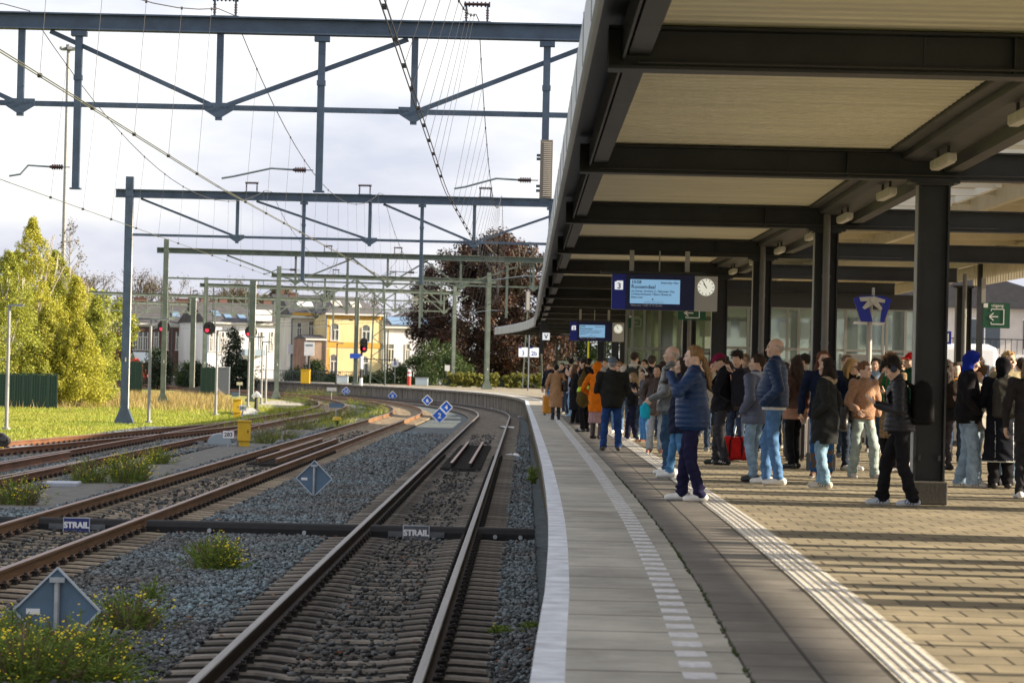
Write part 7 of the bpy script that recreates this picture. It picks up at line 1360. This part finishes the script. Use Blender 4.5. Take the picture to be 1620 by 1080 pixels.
p = person('long haired person in a black jacket and grey leggings between the two columns', 1494, 744, 570, AW+30, sex='f', build=1.02, top_c=BLK, hem=.80, legs_c=(.05, .045, .055), legk='cloth', legw=.8, shoe_c=BLK, sole='b', hair_c=(.035, .018, .012), hair='long', arms=('pocket', 'phone'), lod=1.0); backpack(p, 'black and orange backpack on the long haired person', (.02, .015, .012), (.55, .22, .02), (.13, .08, .2), one=True)
p = person('person in a blue hood, black jacket and wide pale jeans, looking down', 1528, 771, 556, RT+4, build=1.12, top_c=(.012, .012, .013), hem=.86, legs_c=(.25, .35, .48), legw=1.9, shoe_c=(.62, .62, .62), hair_c=(.16, .07, .03), hair='short', arms=('pocket', 'phone'), head=(0, 24), hood=(.010, .028, .30), stance=.06, extra={'stripe': BLK}, weight=.02)
p = person('person from behind in a long black hooded coat with white piping', 1583, 773, 566, AW+2, sex='f', build=1.2, top_c=(.010, .011, .018), hem=.36, legs_c=BLK, legk='cloth', legw=1.7, shoe_c=BLK, sole='b', hair_c=BLK, hair='short', arms=('phone', 'phone'), hood=(.010, .010, .014), flare=.06, extra={'rim': (.45, .48, .48)})
backpack(p, 'dark grey backpack on the long black coat', (.045, .043, .040), (.10, .10, .09), (.17, .11, .25))
p = person('person in an olive beige jacket and white sneakers behind the long black coat', 1606, 768, 560, TO+30, build=1.12, top_c=(.22, .19, .12), hem=.84, legs_c=(.16, .24, .34), shoe_c=WH, hair_c=(.42, .28, .13), hair='short', arms=('phone', 'pocket'), xy=(D(1603, 600, 38)[0], 38.4, 0), H=1.80)
p = person('person in a pale shirt and jeans between the blue hood and the long coat', 1560, 765, 585, L-20, build=1.05, top_c=(.42, .40, .36), hem=.82, legs_c=(.22, .28, .34), legw=1.3, shoe_c=(.50, .48, .44), hair_c=(.10, .06, .03), hair='short', arms=('phone', 'phone'), xy=(D(1556, 600, 37)[0], 37.4, 0), H=1.62)
person('person with a large black bag cut by the right picture edge', 1628, 760, 575, AW, build=1.15, top_c=(.03, .028, .03), hem=.7, legs_c=(.03, .03, .035), legk='cloth', hair_c=(.3, .2, .12), hair='medium', arms=('carry', 'carry'), xy=(D(1629, 600, 34)[0], 34, 0), H=1.70)
# --- second rows: seen as heads and shoulders between the others
rows = [('dark curly haired young man with a striped sleeve looking down', 1168, 47, 1.79, L+60, 'm', (.05, .05, .055), DBR, 'curly', (0, 22), 0), ('woman with headphones and beige scarf behind the burgundy cap', 1152, 50, 1.64, TO-30, 'f', (.25, .20, .15), BR, 'medium', (0, 10), 2), ('dark haired man whose face looks right behind the burgundy cap', 1144, 56, 1.78, RT+140, 'm', (.04, .035, .04), DBR, 'short', (0, 0), 1), ('brown haired woman behind the young man in the puffer jacket', 1212, 52, 1.70, TO, 'f', (.06, .05, .05), BR, 'long', (0, 4), 0), ('man with ruffled hair in a black coat behind the leather jacket', 1030, 66, 1.80, AW-20, 'm', BLK, (.06, .045, .035), 'curly', (10, 0), 0), ('dark haired man whose face is half hidden beside the cream jacket', 1019, 70, 1.74, L+50, 'm', (.03, .04, .05), DBR, 'short', (0, 0), 1), ('person in a white hood behind the leather jacket', 1048, 60, 1.66, AW, 'f', (.5, .48, .44), BR, 'medium', (0, 0), 0), ('dark haired person with a dark green top behind the flat cap', 973, 78, 1.82, AW+20, 'm', (.03, .035, .03), DBR, 'curly', (0, 0), 0), ('black haired person behind the orange hood', 931, 84, 1.80, AW, 'm', BLK, (.010, .008, .008), 'curly', (0, 0), 1), ('woman with long auburn hair behind the blond person', 914, 86, 1.74, L+20, 'f', (.10, .05, .06), (.22, .10, .05), 'long', (0, 4), 0), ('black haired tall person behind the blond hair', 903, 92, 1.84, AW, 'm', BLK, (.010, .008, .008), 'curly', (0, 0), 1), ('man with a red lit face behind the tan coat', 889, 96, 1.70, TO-30, 'm', (.03, .03, .035), BR, 'short', (0, 0), 0), ('person in black behind the tan coat', 896, 99, 1.66, TO, 'f', BLK, DBR, 'medium', (0, 0), 0), ('person with a dark cap between the ponytail and the burgundy cap', 1116, 64, 1.68, AW, 'm', (.03, .03, .03), BLK, 'short', (0, 0), 0), ('grey haired man far behind the ponytail woman', 1108, 72, 1.72, TO, 'm', (.2, .2, .22), (.35, .33, .3), 'short', (0, 0), 0), ('dark haired person behind the boy with headphones', 1496, 52, 1.76, AW, 'm', (.05, .04, .04), (.06, .03, .02), 'bun', (0, 0), 0), ('man in a grey cap behind the navy coat', 1338, 50, 1.80, TO+20, 'm', (.1, .09, .09), (.2, .14, .1), 'short', (0, 0), 0), ('woman with wavy brown hair and a cream knit behind the burgundy cap', 1128, 52, 1.66, TO+10, 'f', (.46, .42, .36), BR, 'long', (10, 0), 0), ('fair haired man in a pale grey jacket behind the holdall', 1178, 54, 1.80, TO-20, 'm', (.36, .36, .37), (.34, .22, .11), 'short', (0, 6), 2), ('woman in a dusty pink coat behind the bald man', 1240, 56, 1.68, L+40, 'f', (.40, .22, .22), BR, 'bob', (0, 0), 0), ('tall man in a dark green parka behind the curly haired woman', 1262, 60, 1.86, AW+30, 'm', (.03, .05, .035), DBR, 'short', (0, 0), 1), ('blond woman in a white jacket behind the parka woman', 1292, 58, 1.70, TO, 'f', (.58, .57, .55), (.55, .40, .2), 'long', (-10, 0), 2), ('man in a light blue denim jacket behind the teddy jacket', 1385, 54, 1.78, TO-15, 'm', (.20, .28, .38), BR, 'short', (0, 0), 0), ('dark haired woman in a red scarf behind the leopard coat', 1398, 58, 1.66, TO+20, 'f', (.30, .03, .03), DBR, 'medium', (0, 0), 1), ('man in a charcoal coat by the pale screen', 1425, 57, 1.80, L, 'm', (.05, .05, .055), (.2, .15, .1), 'short', (0, 0), 0), ('woman in a beige trench coat right of the near column', 1512, 48, 1.70, TO, 'f', (.42, .34, .23), BR, 'long', (0, 8), 2), ('man in a dark blue fleece behind the blue hood', 1545, 50, 1.82, L+20, 'm', (.03, .05, .12), DBR, 'short', (0, 0), 0), ('grey haired woman in a pale coat near the right edge', 1572, 55, 1.68, TO-10, 'f', (.46, .44, .42), (.5, .48, .45), 'bob', (0, 0), 0), ('young man in a mustard jacket near the right edge', 1594, 47, 1.80, L+60, 'm', (.42, .25, .03), BR, 'curly', (0, 12), 1), ('person in a black puffer at the right edge of the crowd', 1615, 44, 1.76, AW+10, 'm', BLK, DBR, 'short', (0, 0), 0), ('woman in a grey felt coat behind the smiling woman', 1052, 76, 1.70, TO, 'f', (.25, .25, .26), (.3, .18, .08), 'medium', (0, 0), 0), ('man in a brown jacket deep in the crowd behind the cream jacket', 1006, 84, 1.82, L, 'm', (.14, .08, .04), DBR, 'short', (0, 0), 0), ('woman in a pale blue coat deep in the crowd', 988, 88, 1.70, TO+20, 'f', (.30, .38, .48), (.5, .35, .18), 'long', (0, 0), 2), ('man in a light grey hoodie behind the flat cap', 956, 94, 1.84, TO, 'm', (.40, .40, .41), BR, 'short', (0, 0), 0), ('woman in a burgundy coat behind the orange raincoat', 948, 100, 1.70, L, 'f', (.20, .02, .04), DBR, 'bob', (0, 0), 1), ('person with a white cap far along the platform', 921, 108, 1.78, AW, 'm', (.1, .1, .12), (.6, .6, .58), 'short', (0, 0), 0), ('person in a teal jacket far along the platform', 938, 112, 1.72, TO, 'f', (.03, .22, .22), BR, 'medium', (0, 0), 0), ('person in a camel coat far along the platform', 900, 116, 1.74, AW, 'f', (.36, .24, .12), DBR, 'long', (0, 0), 0)]
for (lab, u, Y, Hh, yw_, sx_, tc_, hc_, hs_, hd_, sk_) in rows:
    person(lab, u, 700, None, yw_, H=Hh, sex=sx_, top_c=tc_, hem=.84, legs_c=(.03, .05, .09), hair_c=hc_, hair=hs_, head=hd_, skin=sk_, xy=(D(u, 600, Y)[0], Y, 0), lod=1.25 if Y > 46 else 1.0, arms=(rnd.choice(['pocket', 'phone', 'cross', 'down', 'hold', 'strap']), rnd.choice(['pocket', 'pocket', 'down', 'phone', 'phone_high'])), shoe_c=(.1, .1, .1))
# --- things on the floor
c = D(1163, 700, 46.5); t = thing('holdall', 'red holdall bag standing on the paving behind the burgundy cap man', 'holdall', (c[0], 46.5, 0)); f = Field(.016); f.rbox((0, 0, .21), (.28, .10, .12), .07, .03); f.mod = lambda X, Y, Z: .006*np.sin(X*30+Z*20); link('bag', *f.mesh(), cloth((.42, .012, .014)), t, True); m = MB(); m.tube([(-.10, -.17, .08), (-.10, -.18, .32), (-.06, -.16, .42), (.06, -.16, .42), (.10, -.18, .32), (.10, -.17, .08)], .014, 6); m.build('strap', cloth(BLK), t)
c = D(1160, 690, 49); t = thing('bicycle', 'bicycle half hidden behind the red holdall', 'bicycle', (c[0], 49, 0), R(70)); 
for sx in (-.52, .52):
    m = MB(); m.tube([(sx+.33*math.cos(a), 0, .34+.33*math.sin(a)) for a in [6.2832*i/24 for i in range(25)]], .022, 6); wl = m.build('wheel', black_m, t); m = MB()
    for k in range(12): a = k*.5236; m.cyl((sx, 0, .34), (sx+.32*math.cos(a), 0, .34+.32*math.sin(a)), .0025, n=4)
    m.build('spokes', galv, wl)
m = MB(); bb = (0, 0, .30); se = (-.16, 0, .80); hd_ = (.38, 0, .82); m.tube([(-.52, 0, .34), bb], .014); m.tube([bb, se], .016); m.tube([se, (-.52, 0, .34)], .012); m.tube([bb, hd_], .017); m.tube([se, hd_], .016); m.tube([hd_, (.52, 0, .34)], .016); m.build('frame', mat('bicycle_blue', (.03, .08, .16), .3), t); m = MB(); m.tube([(.36, -.26, 1.02), (.42, -.1, 1.0), (.40, 0, .98), (.42, .1, 1.0), (.36, .26, 1.02)], .013); m.tube([hd_, (.40, 0, .98)], .014); m.build('handlebar', black_m, t); m = MB(); m.sphere((-.2, 0, .90), (.13, .08, .035)); m.cyl(se, (-.19, 0, .90), .013, n=8); m.build('saddle', black_m, t)
c = G(990, 735); 
for u, Y, lab, cc in ((1004, 70, 'green suitcase beside the black sweater person', (.05, .10, .08)), (1296, 52, 'taupe suitcase behind the parka woman', (.22, .17, .13)), (925, 92, 'pink and teal bag standing behind the black coat', (.5, .02, .16))): x = D(u, 650, Y)[0]; suitcase(x, Y, lab, cc, .40, .62, .25, .2)
